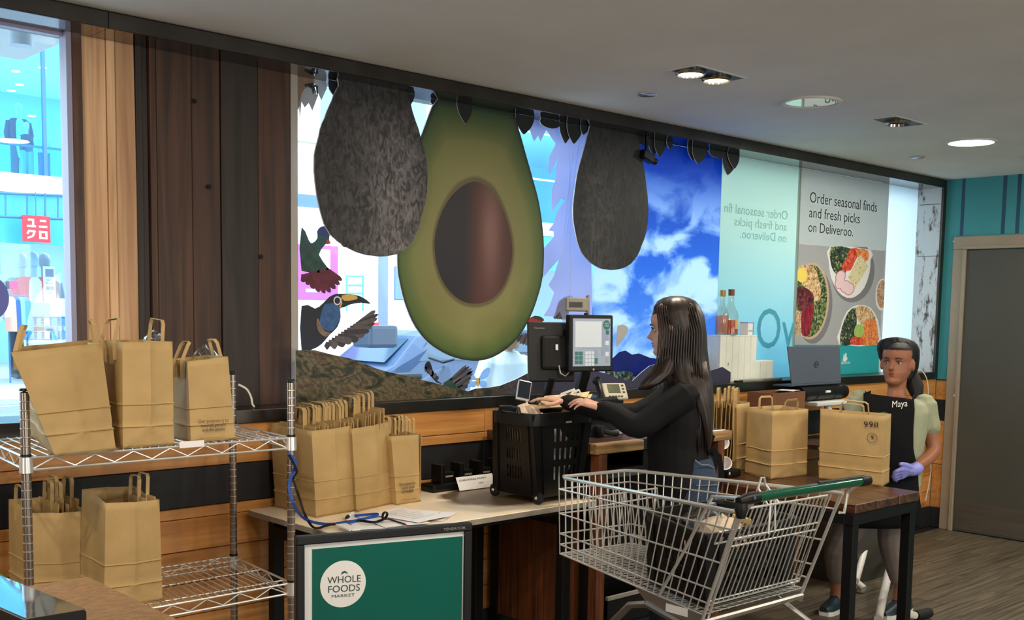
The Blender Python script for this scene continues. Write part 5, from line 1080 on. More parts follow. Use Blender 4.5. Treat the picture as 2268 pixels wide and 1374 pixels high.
# hand basket riding in the trolley
bb0 = [lerp2(nf, nr, ff, fr2, u, v)+up*.012 for u, v in ((.97, .06), (.97, .94), (.57, .90), (.57, .12))]
tt0 = [p+V((0, 0, .265)) for p in bb0]; cb_ = sum(tt0, V())/4; tt0 = [cb_+(p-cb_)*1.06 for p in tt0]
bk2 = basket(bb0, tt0, 'hand_basket', 'black hand basket riding in the rear of the trolley', wheels=False, nslot=6, handle=False, rimh=.03)
rail([tt0[0].lerp(tt0[3], .5)+up*.01, tt0[0].lerp(tt0[3], .5).lerp(tt0[1].lerp(tt0[2], .5), .1)+up*.012, tt0[1].lerp(tt0[2], .5).lerp(tt0[0].lerp(tt0[3], .5), .1)+up*.012, tt0[1].lerp(tt0[2], .5)+up*.01], .006, 'folded_handle', parent=bk2, m=MK['black'])
cq = sum(bb0, V())/4+up*.20
crumple(cq+V((-.05, -.05, 0)), (.10, .09, .07), 71, mat('white_wrapped', rgb(226, 206, 180), .4), 'pale wrapped food pack in the trolley basket', 'grocery item', 'food_pack'); crumple(cq+V((-.05, .02, .06)), (.10, .08, .05), 72, clear, 'clear plastic bag on top of the pale food pack')
b_ = E('paper_strip', (cq+V((.08, -.04, .06))).to_tuple(), 'yellow paper packet upright in the trolley basket', 'grocery item'); B().box(cq+V((.08, -.04, 0)), (.10, .03, .12), Matrix.Rotation(.3, 3, 'Y')).build('packet', plain(196, 170, 96), b_, bevel=.006); B().box(cq+V((.085, -.057, .01)), (.05, .002, .05), Matrix.Rotation(.3, 3, 'Y')).build('label', plain(120, 92, 50), b_)
crumple(cq+V((.0, .05, -.08)), (.12, .10, .06), 73, plain(196, 140, 92), 'orange-brown packet low in the trolley basket', 'grocery item', 'grocery_packet')

# ---------------------------------------------------------------- queue sign in front
Sa, Sb = P(655, 1190, z=1.03), P(1045, 1158, z=1.03); sx_ = (Sb-Sa); sw_ = sx_.length; 
u_ = sx_.normalized(); n_ = V((u_.y, -u_.x, 0)); w_ = V((0, 0, 1)); ax = (u_, w_, n_); so = Sa; Hh = .47
sg_ = E('queue_sign', ((Sa+Sb)/2).xy.to_3d().to_tuple(), 'black framed green store sign on a post in front of the work table', 'sign')
def sb(x0, y0, x1, y1, t, o=0): 
    c = so+u_*((x0+x1)/2)+w_*((y0+y1)/2)+n_*(o-t/2); return obox(c, ax, (x1-x0, abs(y1-y0), t))
fb = .026
for q in ((0, -fb, sw_, 0), (0, -Hh, sw_, -Hh+fb), (0, -Hh+fb, fb, -fb), (sw_-fb, -Hh+fb, sw_, -fb)): sb(*q, .03, .006).build('frame_bar', MK['black'], sg_, bevel=.004, seg=2)
ps = sb(fb, -Hh+fb, sw_-fb, -fb, .008, -.004).build('white_sheet', MK['paper'], sg_)
gp = sb(fb+.024, -Hh+fb+.02, sw_-fb-.004, -fb-.016, .002, -.0025).build('green_print', mat('green_store_print', rgb(2, 96, 84), .35, var=.12, vscale=2.5, spec=.15), sg_)
sb(fb, -Hh+fb, sw_-fb, -fb, .0015, .0).build('clear_cover', mat('clear_acrylic', (.97, .98, .98), .05, alpha=.015), sg_)
def son(u, v, o=.0): # point on the sign face
    d = (P(u, v, z=.9)-CAM); t = (so+n_*(-.002+o)-CAM).dot(n_)/d.dot(n_); return CAM+d*t
cc2 = son(760, 1294); rad = (son(810, 1291)-cc2).length
lg = B().lathe([(.0005, 0), (rad, 0), (rad, .0006), (.0005, .0006)], cc2, 48, n_).build('logo_disc', MK['paper'], gp)
gk = mat('dark_green_ink', rgb(32, 62, 58), .5)
def stx(s, a, c, h, m=gk, nm='sign_lettering'): 
    p, q_ = son(*a, o=.001), son(*c, o=.001); text(s, p, q_-p, w_*((son(a[0], a[1]-h)-son(*a)).length), m, nm, lg, n=n_)
stx('WHOLE', (725, 1294), (799, 1288.5), 15); stx('FOODS', (727, 1314), (797, 1308.5), 15); stx('MARKET', (734.5, 1325), (786, 1321), 6.5)
pts = [son(x, y, .0012) for x, y in ((755, 1274), (758, 1267), (764, 1265), (769, 1268), (770, 1273), (766, 1269), (761, 1270))]; b = B(); b.prism(pts, n_*.0004); b.build('leaf_mark', gk, lg)
p, q_ = so+u_*(sw_-.10)+w_*-.017+n_*.0063, so+u_*(sw_-.025)+w_*-.017+n_*.0063; text('TENSATOR', p, q_-p, w_*.008, MK['grey'], 'maker_lettering', sg_, n=n_)
c = so+u_*(sw_/2); B().tube([V((c.x, c.y, .04)), V((c.x, c.y, 1.03-Hh))], .025, 14).build('post', MK['black'], sg_, smooth=True); B().lathe([(.002, 0), (.16, 0), (.16, .012), (.05, .035), (.002, .04)], (c.x, c.y, 0), 28).build('base_plate', MK['black'], sg_, smooth=True)

# ---------------------------------------------------------------- till corner in the foreground
q = [P(0, 1276, z=1.0), P(193, 1352, z=1.0), P(61, 1374, z=1.0)]; q.append(q[0]+(q[2]-q[1])); e_ = (q[0]-q[1]); q[0] = q[1]+e_*1.8; q[3] = q[2]+e_*1.8; z_ = 1.0
bt2 = E('till_screen', (q[1].x, q[1].y, .9), 'glossy black flat unit reflecting the window at the lower left corner', 'till')
B().prism([V((p.x, p.y, z_-.06)) for p in q], (0, 0, .06)).build('casing', MK['black'], bt2, bevel=.004)
B().prism([V((p.x, p.y, z_+.0002)) for p in [x+((sum(q, V())/4)-x).normalized()*.006 for x in q]], (0, 0, .0015)).build('gloss_top', mat('gloss_glass_top', rgb(150, 160, 175), .06, .9), bt2)
c = sum(q, V())/4; B().bb((c.x-.06, c.y-.06, .9), (c.x+.06, c.y+.06, z_-.06)).build('stem', MK['black'], bt2)
zc = .93; p1 = P(195, 1277, z=zc); px0 = P(57, 1296, z=zc)
b3 = E('woven_box', (p1.x-.25, p1.y-.3, 0), 'brown woven-look box top behind the glossy black unit', 'box')
wk = mat('woven_brown', rgb(150, 112, 70), .6, bump=.4, bscale=70, stretch=(1, 3, 1)); nt = wk.node_tree; br = nt.nodes.new('ShaderNodeTexBrick'); tc = nt.nodes.new('ShaderNodeTexCoord'); br.inputs['Scale'].default_value = 26; br.inputs['Color1'].default_value = rgb(150, 112, 70); br.inputs['Color2'].default_value = rgb(176, 136, 90); br.inputs['Mortar'].default_value = rgb(128, 92, 56); br.inputs['Mortar Size'].default_value = .012
nt.links.new(tc.outputs['Object'], br.inputs['Vector']); nt.links.new(br.outputs['Color'], nt.nodes['Principled BSDF'].inputs['Base Color'])
B().bb((p1.x-.42, p1.y-1.1, zc-.03), (p1.x, p1.y, zc)).build('lid', wk, b3, bevel=.006, seg=2); B().bb((p1.x-.41, p1.y-1.09, 0), (p1.x-.01, p1.y-.01, zc-.031)).build('body', wk, b3)
gq = P(14, 1282, z=.95); crumple(gq+V((-.07, .12, -.03)), (.09, .07, .05), 81, mat('green_cloth', rgb(64, 128, 38), .6), 'green cloth bag corner behind the glossy black unit', 'bag', 'cloth_bag')

q = P(1095, 1352, z=.002); cs = E('cardboard_sheet', (q.x, q.y, 0), 'flat brown cardboard sheet on the floor under the white table', 'cardboard'); b = B(); b.box((q.x, q.y, .004), (.42, .30, .006), Matrix.Rotation(.25, 3, 'Z')); b.build('sheet', MK['kraftdark'], cs)
q = P(1432, 347, y=4.24); sc2 = E('window_camera', q.to_tuple(), 'small black camera block beside the dark avocado top', 'camera'); B().box(q, (.10, .05, .05), Matrix.Rotation(.3, 3, 'Y')).build('housing', MK['black'], sc2, bevel=.006); B().tube([q, V((q.x, q.y, 2.727))], .012, 8).build('bracket', MK['black'], sc2); B().lathe([(.001, 0), (.02, 0), (.02, .03), (.001, .03)], q+V((.05, 0, -.015)), 14, (1, 0, -.3)).build('lens_barrel', MK['black'], sc2, smooth=True)
# ---------------------------------------------------------------- ceiling fittings
trimw = mat('white_trim_ring', rgb(214, 210, 200), .45); hot = mat('lit_lamp', (1, .95, .84), .5, emit=26, ecol=(1, .93, .80, 1)); hotw = mat('lit_lamp_warm', (1, .84, .55), .5, emit=22, ecol=(1, .80, .48, 1)); hotr = mat('lit_diffuser', (1, .98, .9), .5, emit=9, ecol=(1, .98, .88, 1)); dkin = mat('dark_recess', rgb(40, 36, 34), .5); refl = mat('lamp_reflector', rgb(150, 146, 140), .2, .9)
def square_fit(x0, x1, y0, y1, name, label, lamps):
    root = E(name, ((x0+x1)/2, (y0+y1)/2, ZC), label, 'ceiling light'); w = .012
    for q in ((x0, y0, x1, y0+w), (x0, y1-w, x1, y1), (x0, y0+w, x0+w, y1-w), (x1-w, y0+w, x1, y1-w)): B().bb((q[0], q[1], ZC-.004), (q[2], q[3], ZC)).build('frame_bar', trimw, root)
    B().bb((x0+w, y0+w, ZC-.0012), (x1-w, y1-w, ZC-.0004)).build('recess', dkin, root)
    for (x, y), m, r in lamps:
        l = B().lathe([(r*1.18, 0), (r*1.18, -.012), (r*1.05, -.020), (r*1.0, -.004)], (x, y, ZC-.001), 26).build('gimbal_ring', refl, root, smooth=True)
        B().lathe([(.001, -.016 if m is not dkin else -.004), (r*.6, -.014 if m is not dkin else -.004), (r, -.006), (r, -.002), (.001, -.002)], (x, y, ZC-.001), 26).build('lamp_face', m, l, smooth=True)
    return root
pa, pb = P(1530, 157, z=ZC), P(1587, 171, z=ZC)
square_fit(3.925, 4.305, 3.08, 3.255, 'twin_downlight', 'lit twin square downlight in the ceiling before the avocado boards', [((pa.x, pa.y), hot, .058), ((pb.x, pb.y), hotw, .058)])
lamp('SPOT', (pa.x, pa.y, ZC-.03), 60, (1, .9, .75), .05, (4.2, 3.0, 0), 120); lamp('SPOT', (pb.x, pb.y, ZC-.03), 50, (1, .8, .55), .05, (4.6, 3.0, .4), 110)
square_fit(5.63, 5.99, 3.045, 3.215, 'square_downlight', 'unlit square downlight between the two round ones', [((5.80, 3.13), dkin, .06)])
square_fit(7.52, 7.88, 2.98, 3.17, 'square_downlight', 'unlit square downlight at the ceiling edge above the door', [((7.66, 3.08), dkin, .06)])
def round_fit(c, r, name, label, m, ring=trimw):
    root = E(name, (c[0], c[1], ZC), label, 'ceiling light')
    B().lathe([(r*.86, -.001), (r*.88, -.010), (r*.97, -.012), (r, -.006), (r, 0), (r*.86, 0)], (c[0], c[1], ZC), 40).build('trim_ring', ring, root, smooth=True)
    B().lathe([(.001, -.006), (r*.87, -.006), (r*.87, -.001), (.001, -.001)], (c[0], c[1], ZC), 40).build('diffuser', m, root)
    return root
round_fit((4.99, 3.17), .153, 'round_downlight', 'unlit round downlight whose glass mirrors the order poster', mat('mirror_glass_diffuser', rgb(200, 205, 200), .02, 1.0))
round_fit((6.762, 3.15), .153, 'round_downlight', 'lit round downlight nearest the far door', hotr); lamp('AREA', (6.762, 3.15, ZC-.03), 30, (1, .95, .82), .24)
for (x, y), lb in (((4.27, 3.66), 'small round sensor on the ceiling near the twin downlight'), ((7.15, 3.70), 'small round sensor on the ceiling near the far corner')):
    s_ = E('ceiling_sensor', (x, y, ZC), lb, 'sensor'); B().lathe([(.001, -.012), (.04, -.012), (.048, -.006), (.048, 0), (.001, 0)], (x, y, ZC), 24).build('cap', mat('sensor_cap', rgb(196, 196, 200), .12, .5), s_, smooth=True)
# ---------------------------------------------------------------- crate, bottles and box in the window
zk = 1.2652
def planked(x0, x1, y0, y1, z1, n, label):
    root = E('display_crate', ((x0+x1)/2, (y0+y1)/2, zk), label, 'crate'); wp_ = mat('white_painted_board', rgb(226, 228, 216), .6, var=.04, vscale=12)
    w = (x1-x0)/n
    for i in range(n): B().bb((x0+i*w+.001, y0, zk), (x0+(i+1)*w-.001, y0+.012, z1)).build('board', wp_, root, bevel=.0015)
    m = max(2, int((y1-y0)/w))
    for s, xx in ((0, x0), (1, x1-.012)):
        for i in range(2): B().bb((xx, y0+.013+i*(y1-y0-.013)/2, zk), (xx+.012, y0+.012+(i+1)*(y1-y0-.013)/2, z1)).build('board', wp_, root, bevel=.0015)
    B().bb((x0, y0, z1), (x1, y1, z1+.010)).build('lid', wp_, root, bevel=.002)
    return root
yk = 4.214
kx0, kx1, kz = P(1594, 800, y=yk).x, P(1675, 800, y=yk).x, P(1640, 746, y=yk).z
cr_ = planked(kx0, kx1, yk, 4.332, kz, 6, 'tall white plank crate in the window holding two bottles'); p = P(1613, 807, y=yk-.001); B().lathe([(.001, 0), (.008, 0), (.008, .001), (.001, .001)], p, 8, (0, -1, 0), .6, 1.4).build('knot_mark', MK['grey'], cr_)
lx1, lz = P(1713, 800, y=yk+.02).x, P(1690, 803, y=yk).z
planked(kx1+.004, lx1, yk+.02, 4.332, lz, 3, 'low white plank crate beside the tall one on the sill')
rose = mat('rose_wine', rgb(232, 128, 84), .1, trans=.45); gls = mat('bottle_glass', (.96, .90, .86), .03, alpha=.08)
def bottle(u, v0, v1, w, label, capm, winem, fill_, y=4.245, parent=None):
    z0 = kz+.0105; x = P(u, v0, y=y).x; h = P(u, v1, y=y).z-z0; r = w
    root = E('wine_bottle', (x, y, z0), label, 'bottle'); c = (x, y, z0)
    B().lathe([(.001, 0), (r*.9, 0), (r, h*.02), (r, h*.42), (r*.9, h*.5), (r*.5, h*.62), (r*.36, h*.72), (r*.34, h*.97), (r*.34, h*.99), (.001, h*.99)], c, 22).build('glass', gls, root, smooth=True)
    B().lathe([(.001, .004), (r*.88, .006), (r*.93, h*.03), (r*.93, h*min(fill_, .42))]+([(r*.5, h*fill_)] if fill_ > .45 else [])+[(.001, h*fill_)], c, 20).build('wine', winem, root, smooth=True)
    B().lathe([(r*.36, h*.86), (r*.40, h*.865), (r*.42, h*1.0), (.001, h*1.0)], c, 16).build('stopper', capm, root, smooth=True)
    return root
gold = mat('gold_capsule', rgb(176, 132, 52), .35, .5); cork = plain(132, 78, 60)
bottle(1598, 742, 643, .043, 'pale bottle with gold capsule partly behind the sky print', gold, mat('pale_rose', rgb(240, 196, 170), .1, trans=.5), .45, 4.27)
b2_ = bottle(1617, 742, 641, .05, 'bottle half full of orange wine with brown stopper', cork, rose, .33)
c = V(b2_.location); B().add([c+V((.0506*math.cos(a), .0506*math.sin(a), z)) for z in (.04, .10) for a in [-1.9+k*.16 for k in range(9)]], [(k, k+1, k+10, k+9) for k in range(8)]).build('label_band', mat('cream_label', rgb(236, 206, 150), .5, trans=.3), b2_)
bx = E('small_box', (P(1662, 740, y=4.24).x, 4.25, kz+.0105), 'small white printed box beside the bottles on the crate', 'box')
xb0, xb1 = P(1645, 740, y=4.23).x, P(1678, 740, y=4.23).x; zb1 = P(1662, 714, y=4.23).z
R = Matrix.Rotation(.35, 3, 'Z'); cbx = V(((xb0+xb1)/2, 4.262, (kz+.0105+zb1)/2)); sz = ((xb1-xb0)*.72, .055, zb1-kz-.0105)
B().box(cbx, sz, R).build('carton', MK['paper'], bx, bevel=.002); B().box(cbx+V((0, 0, sz[2]/2-.004)), (sz[0]+.001, .056, .006), R).build('violet_edge', plain(150, 130, 200), bx)
fx = R @ V((1, 0, 0)); fy = R @ V((0, -1, 0)); text('LIMOUE', cbx+fx*(-sz[0]*.36)+fy*.0285+V((0, 0, -sz[2]*.25)), fx*(sz[0]*.72), V((0, 0, sz[2]*.14)), MK['ink'], 'box_lettering', bx, n=fy)
lp_ = E('metal_strip', (P(1690, 842, y=4.16).x, 4.16, 1.2648), 'long pale metal strip lying on the sill before the crates', 'strip'); B().bb((P(1643, 842, y=4.16).x, 4.145, 1.2648), (P(1729, 840, y=4.16).x, 4.185, 1.281)).build('strip', plain(158, 152, 132, rough=.4, metal=.4), lp_, bevel=.003); B().bb((P(1630, 842, y=4.16).x, 4.147, 1.2648), (P(1643, 842, y=4.16).x, 4.18, 1.277)).build('dark_end', MK['black'], lp_, bevel=.004)
# ---------------------------------------------------------------- laptop, stand, cardboard box and cables by the right end
yl = 3.98
L0, L1, L2, L3 = P(1755, 846, y=yl), P(1863, 851, y=yl), P(1860, 768, y=yl+.04), P(1745, 767, y=yl+.04)
zl_ = (L0.z+L1.z)/2; L0.z = L1.z = zl_; L2.z = L3.z = (L2.z+L3.z)/2
lp = E('laptop', ((L0+L1)/2).to_tuple(), 'open grey laptop seen from behind on a black stand', 'laptop'); lg_ = mat('graphite_lid', rgb(92, 98, 112), .4, .35)
B().prism([L0, L1, L2, L3], (0, .010, .002)).build('lid', lg_, lp, bevel=.003, seg=2); B().prism([L0, L1, L1+V((0, .24, -.012)), L0+V((0, .24, -.012))], (0, 0, -.014)).build('base', lg_, lp, bevel=.003)
c = (L0+L1+L2+L3)/4+V((0, -.001, .0)); nl = (L1-L0).cross(L3-L0).normalized(); nl = nl if nl.y < 0 else -nl
ring = [c+(L1-L0).normalized()*(.022*math.cos(t))+V((0, .0, 1))*(.022*math.sin(t))+nl*.003 for t in [k*.2618 for k in range(24)]]
B().tube(ring, .0016, 5, loop=True).build('emblem_ring', MK['black'], lp); text('DELL', c-(L1-L0).normalized()*.014-V((0, 0, .006))+nl*.003, (L1-L0).normalized()*.028, V((0, 0, .011)), MK['black'], 'emblem_lettering', lp, n=nl)
st_ = E('laptop_stand', ((L0+L1)/2+V((0, .08, -.3))).xy.to_3d().to_tuple(), 'white-legged stand with a black roll tray carrying the laptop', 'stand')
a, c = P(1768, 872, y=yl+.02), P(1866, 880, y=yl+.02); r_ = .05; c.z = a.z = zl_-.016-r_-.004
B().tube([a, c], r_, 20).build('black_roll', MK['black'], st_, smooth=True)
for t in (.06, .3, .7, .94): B().tube([a.lerp(c, t)-V((.006, 0, 0)), a.lerp(c, t)+V((.006, 0, 0))], r_+.002, 20).build('band', MK['blacksat'], st_, smooth=True)
B().tube([a.lerp(c, .45)+V((0, -r_-.001, .01)), a.lerp(c, .55)+V((0, -r_-.001, .01))], .008, 8).build('white_tag', MK['white'], st_)
wl = mat('white_tube', rgb(214, 212, 206), .4); mid = (a+c)/2
B().bb((mid.x-.2, mid.y-.10, a.z-r_-.03), (mid.x+.25, mid.y+.07, a.z-r_-.002)).build('tray', wl, st_, bevel=.005)
zt0 = a.z-r_-.03
def leg(top, foot, tip=True):
    B().tube([top, foot], .024, 10).build('leg', wl, st_, smooth=True)
    B().tube([foot+V((0, 0, .0)), foot+(foot-top).normalized()*.05], .026, 10).build('rubber_tip', MK['rubber'], st_, smooth=True)
f1 = P(1893, 1298, z=.05); f2 = P(1945, 1372, z=.05); f3 = P(2040, 1360, z=.03)
t1 = V((mid.x-.02, mid.y-.06, zt0)); t2 = V((mid.x+.2, mid.y-.06, zt0))
k1_ = P(1930, 1165, y=3.62); k2_ = P(2012, 1140, y=3.6)
B().tube([t1, k1_, f1], .022, 10).build('leg', wl, st_, smooth=True); B().tube([t2, k2_, P(1970, 1260, y=3.3), f2], .024, 10).build('leg', wl, st_, smooth=True)
B().tube([k2_, P(1998, 1230, y=3.5), f3+V((-.12, .03, .02)), f3-V((.06, 0, 0))], .02, 10).build('leg', wl, st_, smooth=True); B().tube([f3-V((.06, 0, 0)), f3+V((.06, -.02, 0))], .028, 12).build('rubber_tip', MK['rubber'], st_, smooth=True)
B().tube([f1+V((0, 0, .03)), f1+V((.05, .02, .01)), f1+V((.04, -.04, -.02))], .024, 10).build('foot_cap', wl, st_, smooth=True)
for u, v in ((2003, 1174), (1998, 1192)): B().lathe([(.001, -.012), (.016, -.012), (.016, .012), (.001, .012)], P(u, v, y=3.56), 12, (0, -1, 0)).build('knob', MK['black'], st_, smooth=True)
B().tube([k1_-V((.03, 0, 0)), k1_+V((.03, 0, 0))], .03, 10).build('clamp', MK['grey'], st_)
cbx0, cbx1 = P(1706, 880, y=3.93), P(1769, 866, y=3.93); cbd = E('cardboard_box', ((cbx0.x+cbx1.x)/2, 3.98, ZB), 'dark cardboard box below the laptop against the wall', 'box')
z1 = cbx1.z; card = mat('brown_cardboard', rgb(120, 78, 50), .8, var=.08, vscale=8)
b = B(); x0_, x1_ = cbx0.x-.05, cbx1.x
for q in (((x0_, 3.88, ZB+.003), (x1_, 3.888, z1)), ((x0_, 4.06, ZB+.003), (x1_, 4.068, z1)), ((x0_, 3.888, ZB+.003), (x0_+.008, 4.06, z1)), ((x1_-.008, 3.888, ZB+.003), (x1_, 4.06, z1))): B().bb(*q).build('box_side', card, cbd)
B().bb((x0_, 3.88, .0), (x1_, 4.068, ZB+.002)).build('box_bottom', card, cbd)
p = P(1745, 860, y=3.98); paper((p.x, p.y), .16, .12, .3, 'white sheet on top of the cardboard box below the laptop', z1+.002, lines=False)
ribbon([P(2028, 822, y=4.06), P(2040, 820, y=4.06), P(2054, 845, y=4.05), P(2056, 900, y=4.05), P(2052, 960, y=4.04), P(2062, 1030, y=4.03), P(2058, 1070, y=4.03), P(2050, 1110, y=4.0)], MK['cable'], .007, 'white cable looping down the wall behind the person in the apron', 'cable', 'cable')
ribbon([P(528, 852, y=4.22), P(546, 862, y=4.22), P(556, 880, y=4.22), P(559, 895, y=4.2), V((P(561, 897, y=4.2).x, 4.19, 1.269))], MK['cable'], .006, 'white cable looping onto the sill behind the right shelf post', 'cable', 'cable')
ribbon([P(383, 904, y=4.19), P(400, 903, y=4.19), P(418, 901, y=4.19)], MK['cable'], .005, 'white cable end on the sill between the shelf bags', 'cable', 'cable')
for (u, v), lb in (((1597, 985), 'upper white paper cup at the right end of the counter'), ((1603, 1030), 'lower white paper cup at the right end of the counter')):
    p = P(u, v, y=3.52); cu_ = E('paper_cup', (p.x, p.y, p.z), lb, 'cup'); B().lathe([(.001, -.03), (.022, -.03), (.036, .03), (.038, .034), (.034, .034), (.02, -.026), (.001, -.026)], p, 18, (-.5, -.6, .35)).build('cup_wall', MK['paper'], cu_, smooth=True); B().tube([p+V((0, .03, -.01)), V((cx1-.05, p.y+.04, p.z-.01))], .012, 8).build('holder_arm', MK['steel'], cu_)
q = P(1618, 1049, z=ZB+.02); dv = E('stapler', (q.x, q.y, ZB), 'small black stapler on the plank table by the counter', 'stapler'); B().bb((q.x-.06, q.y-.03, ZB+.001), (q.x+.06, q.y+.03, ZB+.045)).build('casing', MK['black'], dv, bevel=.012, seg=2); B().bb((q.x-.055, q.y-.031, ZB+.02), (q.x-.045, q.y-.029, ZB+.035)).build('lamp', MK['white'], dv)
# slatted larch cabinet end with dark plinth behind the packer
cbn = E('slat_cabinet', (6.6, 3.75, 0), 'low larch slatted cabinet with dark plinth behind the grey trousers', 'cabinet')
p0, p1 = P(1880, 1290, z=.28), P(1950, 1222, z=.28)
kx, ky = 6.17, 3.50
B().bb((kx, ky, .0), (kx+.02, 4.12, .52)).build('end_plinth', plain(58, 54, 48), cbn); B().bb((kx, ky, 0), (6.95, ky+.02, .42)).build('front_plinth', plain(58, 54, 48), cbn)
for k in range(16): B().bb((kx+.02+k*.055, ky-.004, .42), (kx+.058+k*.055, ky+.02, .84)).build('slat', MK['oakz'], cbn, bevel=.003)
B().bb((kx, ky, .84), (6.95, 4.12, .87)).build('top', MK['dark'], cbn)
# ---------------------------------------------------------------- people
def PD(u, v, d):
    "point on the sight line at depth d in front of the viewpoint"
    return CAM+(_rt*((u-CXP)/FPX)+_dn*((v-CYP)/FPX)+_f)*d
def remesh(name, b, voxel, m, parent, it=4, fac=.5):
    me = bpy.data.meshes.new('form'); me.from_pydata(b.v, [], b.f); bm = bmesh.new(); bm.from_mesh(me); bmesh.ops.recalc_face_normals(bm, faces=bm.faces); bm.to_mesh(me); bm.free()
    o = bpy.data.objects.new('form', me); COL.objects.link(o)
    r = o.modifiers.new('r', 'REMESH'); r.mode = 'VOXEL'; r.voxel_size = voxel; r.adaptivity = 0
    s = o.modifiers.new('s', 'SMOOTH'); s.iterations = it; s.factor = fac
    bpy.context.view_layer.update()
    n = bpy.data.meshes.new_from_object(o.evaluated_get(bpy.context.evaluated_depsgraph_get())); bpy.data.objects.remove(o)
    n.materials.clear(); n.materials.append(m); n.polygons.foreach_set('use_smooth', [True]*len(n.polygons)); n.update()
    return finish(bpy.data.objects.new(name, n), parent)
def oval(b, secs, n=20):
    "body form: sections of centre, side vector, front vector"
    b.loft([[V(c)+V(s)*math.cos(2*math.pi*j/n)+V(f)*math.sin(2*math.pi*j/n) for j in range(n)] for c, s, f in secs]); return b
def limb(b, pts, rs, k=4, n=12):
    P_ = [V(p) for p in pts]; out = []; rr = []
    for i in range(len(P_)-1):
        p0, p1, p2, p3 = P_[max(i-1, 0)], P_[i], P_[i+1], P_[min(i+2, len(P_)-1)]
        for j in range(k):
            t = j/k; out.append(.5*((2*p1)+(p2-p0)*t+(2*p0-5*p1+4*p2-p3)*t*t+(3*p1-p0-3*p2+p3)*t**3)); rr.append(rs[i]+(rs[i+1]-rs[i])*t)
    out.append(P_[-1]); rr.append(rs[-1]); b.tube(out, rr, n)
    b.lathe([(.0005, -rr[0]*.8), (rr[0]*.6, -rr[0]*.6), (rr[0]*.95, 0), (rr[0]*.6, rr[0]*.6), (.0005, rr[0]*.8)], out[0], 10); b.lathe([(.0005, -rr[-1]*.8), (rr[-1]*.6, -rr[-1]*.6), (rr[-1]*.95, 0), (rr[-1]*.6, rr[-1]*.6), (.0005, rr[-1]*.8)], out[-1], 10)
    return b
def head(b, o, fw, up, sc=1.05):
    "skull, jaw, nose, lips and ears from stacked sections; o is the point under the chin"
    fw = V(fw).normalized(); up = V(up); up = (up-fw*up.dot(fw)).normalized(); sd = up.cross(fw)
    L_ = [(-.006, .056, .0, .026), (.004, .080, -.015, .034), (.018, .087, -.035, .045), (.032, .080, -.052, .052), (.042, .086, -.062, .057), (.050, .082, -.067, .060), (.058, .086, -.072, .065), (.070, .080, -.08, .067), (.084, .080, -.087, .069), (.100, .076, -.094, .071), (.112, .074, -.098, .073), (.126, .082, -.101, .075), (.145, .086, -.102, .076), (.165, .083, -.100, .075), (.185, .072, -.092, .070), (.203, .052, -.075, .057), (.217, .024, -.05, .038), (.224, -.004, -.026, .014)]
    rings = []
    for z, f, bk, w in L_:
        r = []
        for j in range(28):
            a = 2*math.pi*j/28; c = math.cos(a); s = math.sin(a); x = (f+bk)/2+(f-bk)/2*c; y = w*s*(1-.10*max(0, c)**3)
            r.append(V(o)+(fw*x+sd*y+up*z)*sc)
        rings.append(r)
    b.loft(rings)
    g = lambda x, y, z: V(o)+(fw*x+sd*y+up*z)*sc
    b.loft([[g(.070, -.009, .118), g(.070, .009, .118), g(.082, .004, .118), g(.082, -.004, .118)], [g(.07, -.012, .098), g(.07, .012, .098), g(.094, .006, .096), g(.094, -.006, .096)], [g(.07, -.018, .078), g(.07, .018, .078), g(.109, .009, .080), g(.109, -.009, .080)], [g(.07, -.014, .069), g(.07, .014, .069), g(.096, .010, .070), g(.096, -.010, .070)]])
    for q in (-1, 1):
        b.loft([[g(-.002+.018*math.cos(t)*k, q*(.070+.010*i), .098+.03*math.sin(t)*k) for t in [j*.785 for j in range(8)]] for i, k in ((0, .8), (1, 1), (1.6, .7))])
    return g
def hand(b, w, d, n, s, curl=(.35, .4, .45, .5), sc=1.0, grow=0., spread=.05, thumb=(.6, .7, .35)):
    "palm of four rays, four jointed fingers of unequal length, thumb from the side of the palm"
    w, d, n, s = V(w), V(d).normalized(), V(n).normalized(), V(s).normalized()
    for i, (ln, r) in enumerate(((.072, .0088), (.080, .009), (.075, .0086), (.058, .0076))):
        k = w+(d*(.092-.004*abs(i-1.2))+s*(.030-.020*i))*sc; b.tube([w+s*(.018-.012*i)*sc, w.lerp(k, .55), k], [(.0125+grow)*sc, (.0140+grow)*sc, (.0118+grow)*sc], 8)
        a = 0; p = k; pts = [k-d*.012*sc]; dd = (d+s*spread*(1.5-i)).normalized()
        for f in (.46, .30, .24):
            a += curl[i]; q = p+(dd*math.cos(a)+n*math.sin(a))*ln*f*sc
            pts += [p.lerp(q, .5), q]; p = q
        m = len(pts); b.tube(pts, [(r*(1-.35*j/(m-1))+grow)*sc for j in range(m)], 8)
        b.lathe([(.0004, -r*.5), (r*.62, -r*.2), (r*.62, r*.2), (.0004, r*.5)], pts[-1], 8)
    t0 = w+(d*.022+s*.022)*sc; td = (d*thumb[0]+s*thumb[1]+n*thumb[2]).normalized(); t1 = t0+td*.036*sc; t2 = t1+(td+d*.5).normalized()*.030*sc; t3 = t2+(td+d*.9).normalized()*.022*sc
    b.tube([w+d*.012*sc, t0, t1, t2, t3], [(x+grow)*sc for x in (.014, .0145, .0115, .0095, .006)], 8)
def skinmat(n, c): return mat(n, rgb(*c), .48, var=.05, vscale=14, spec=.4)
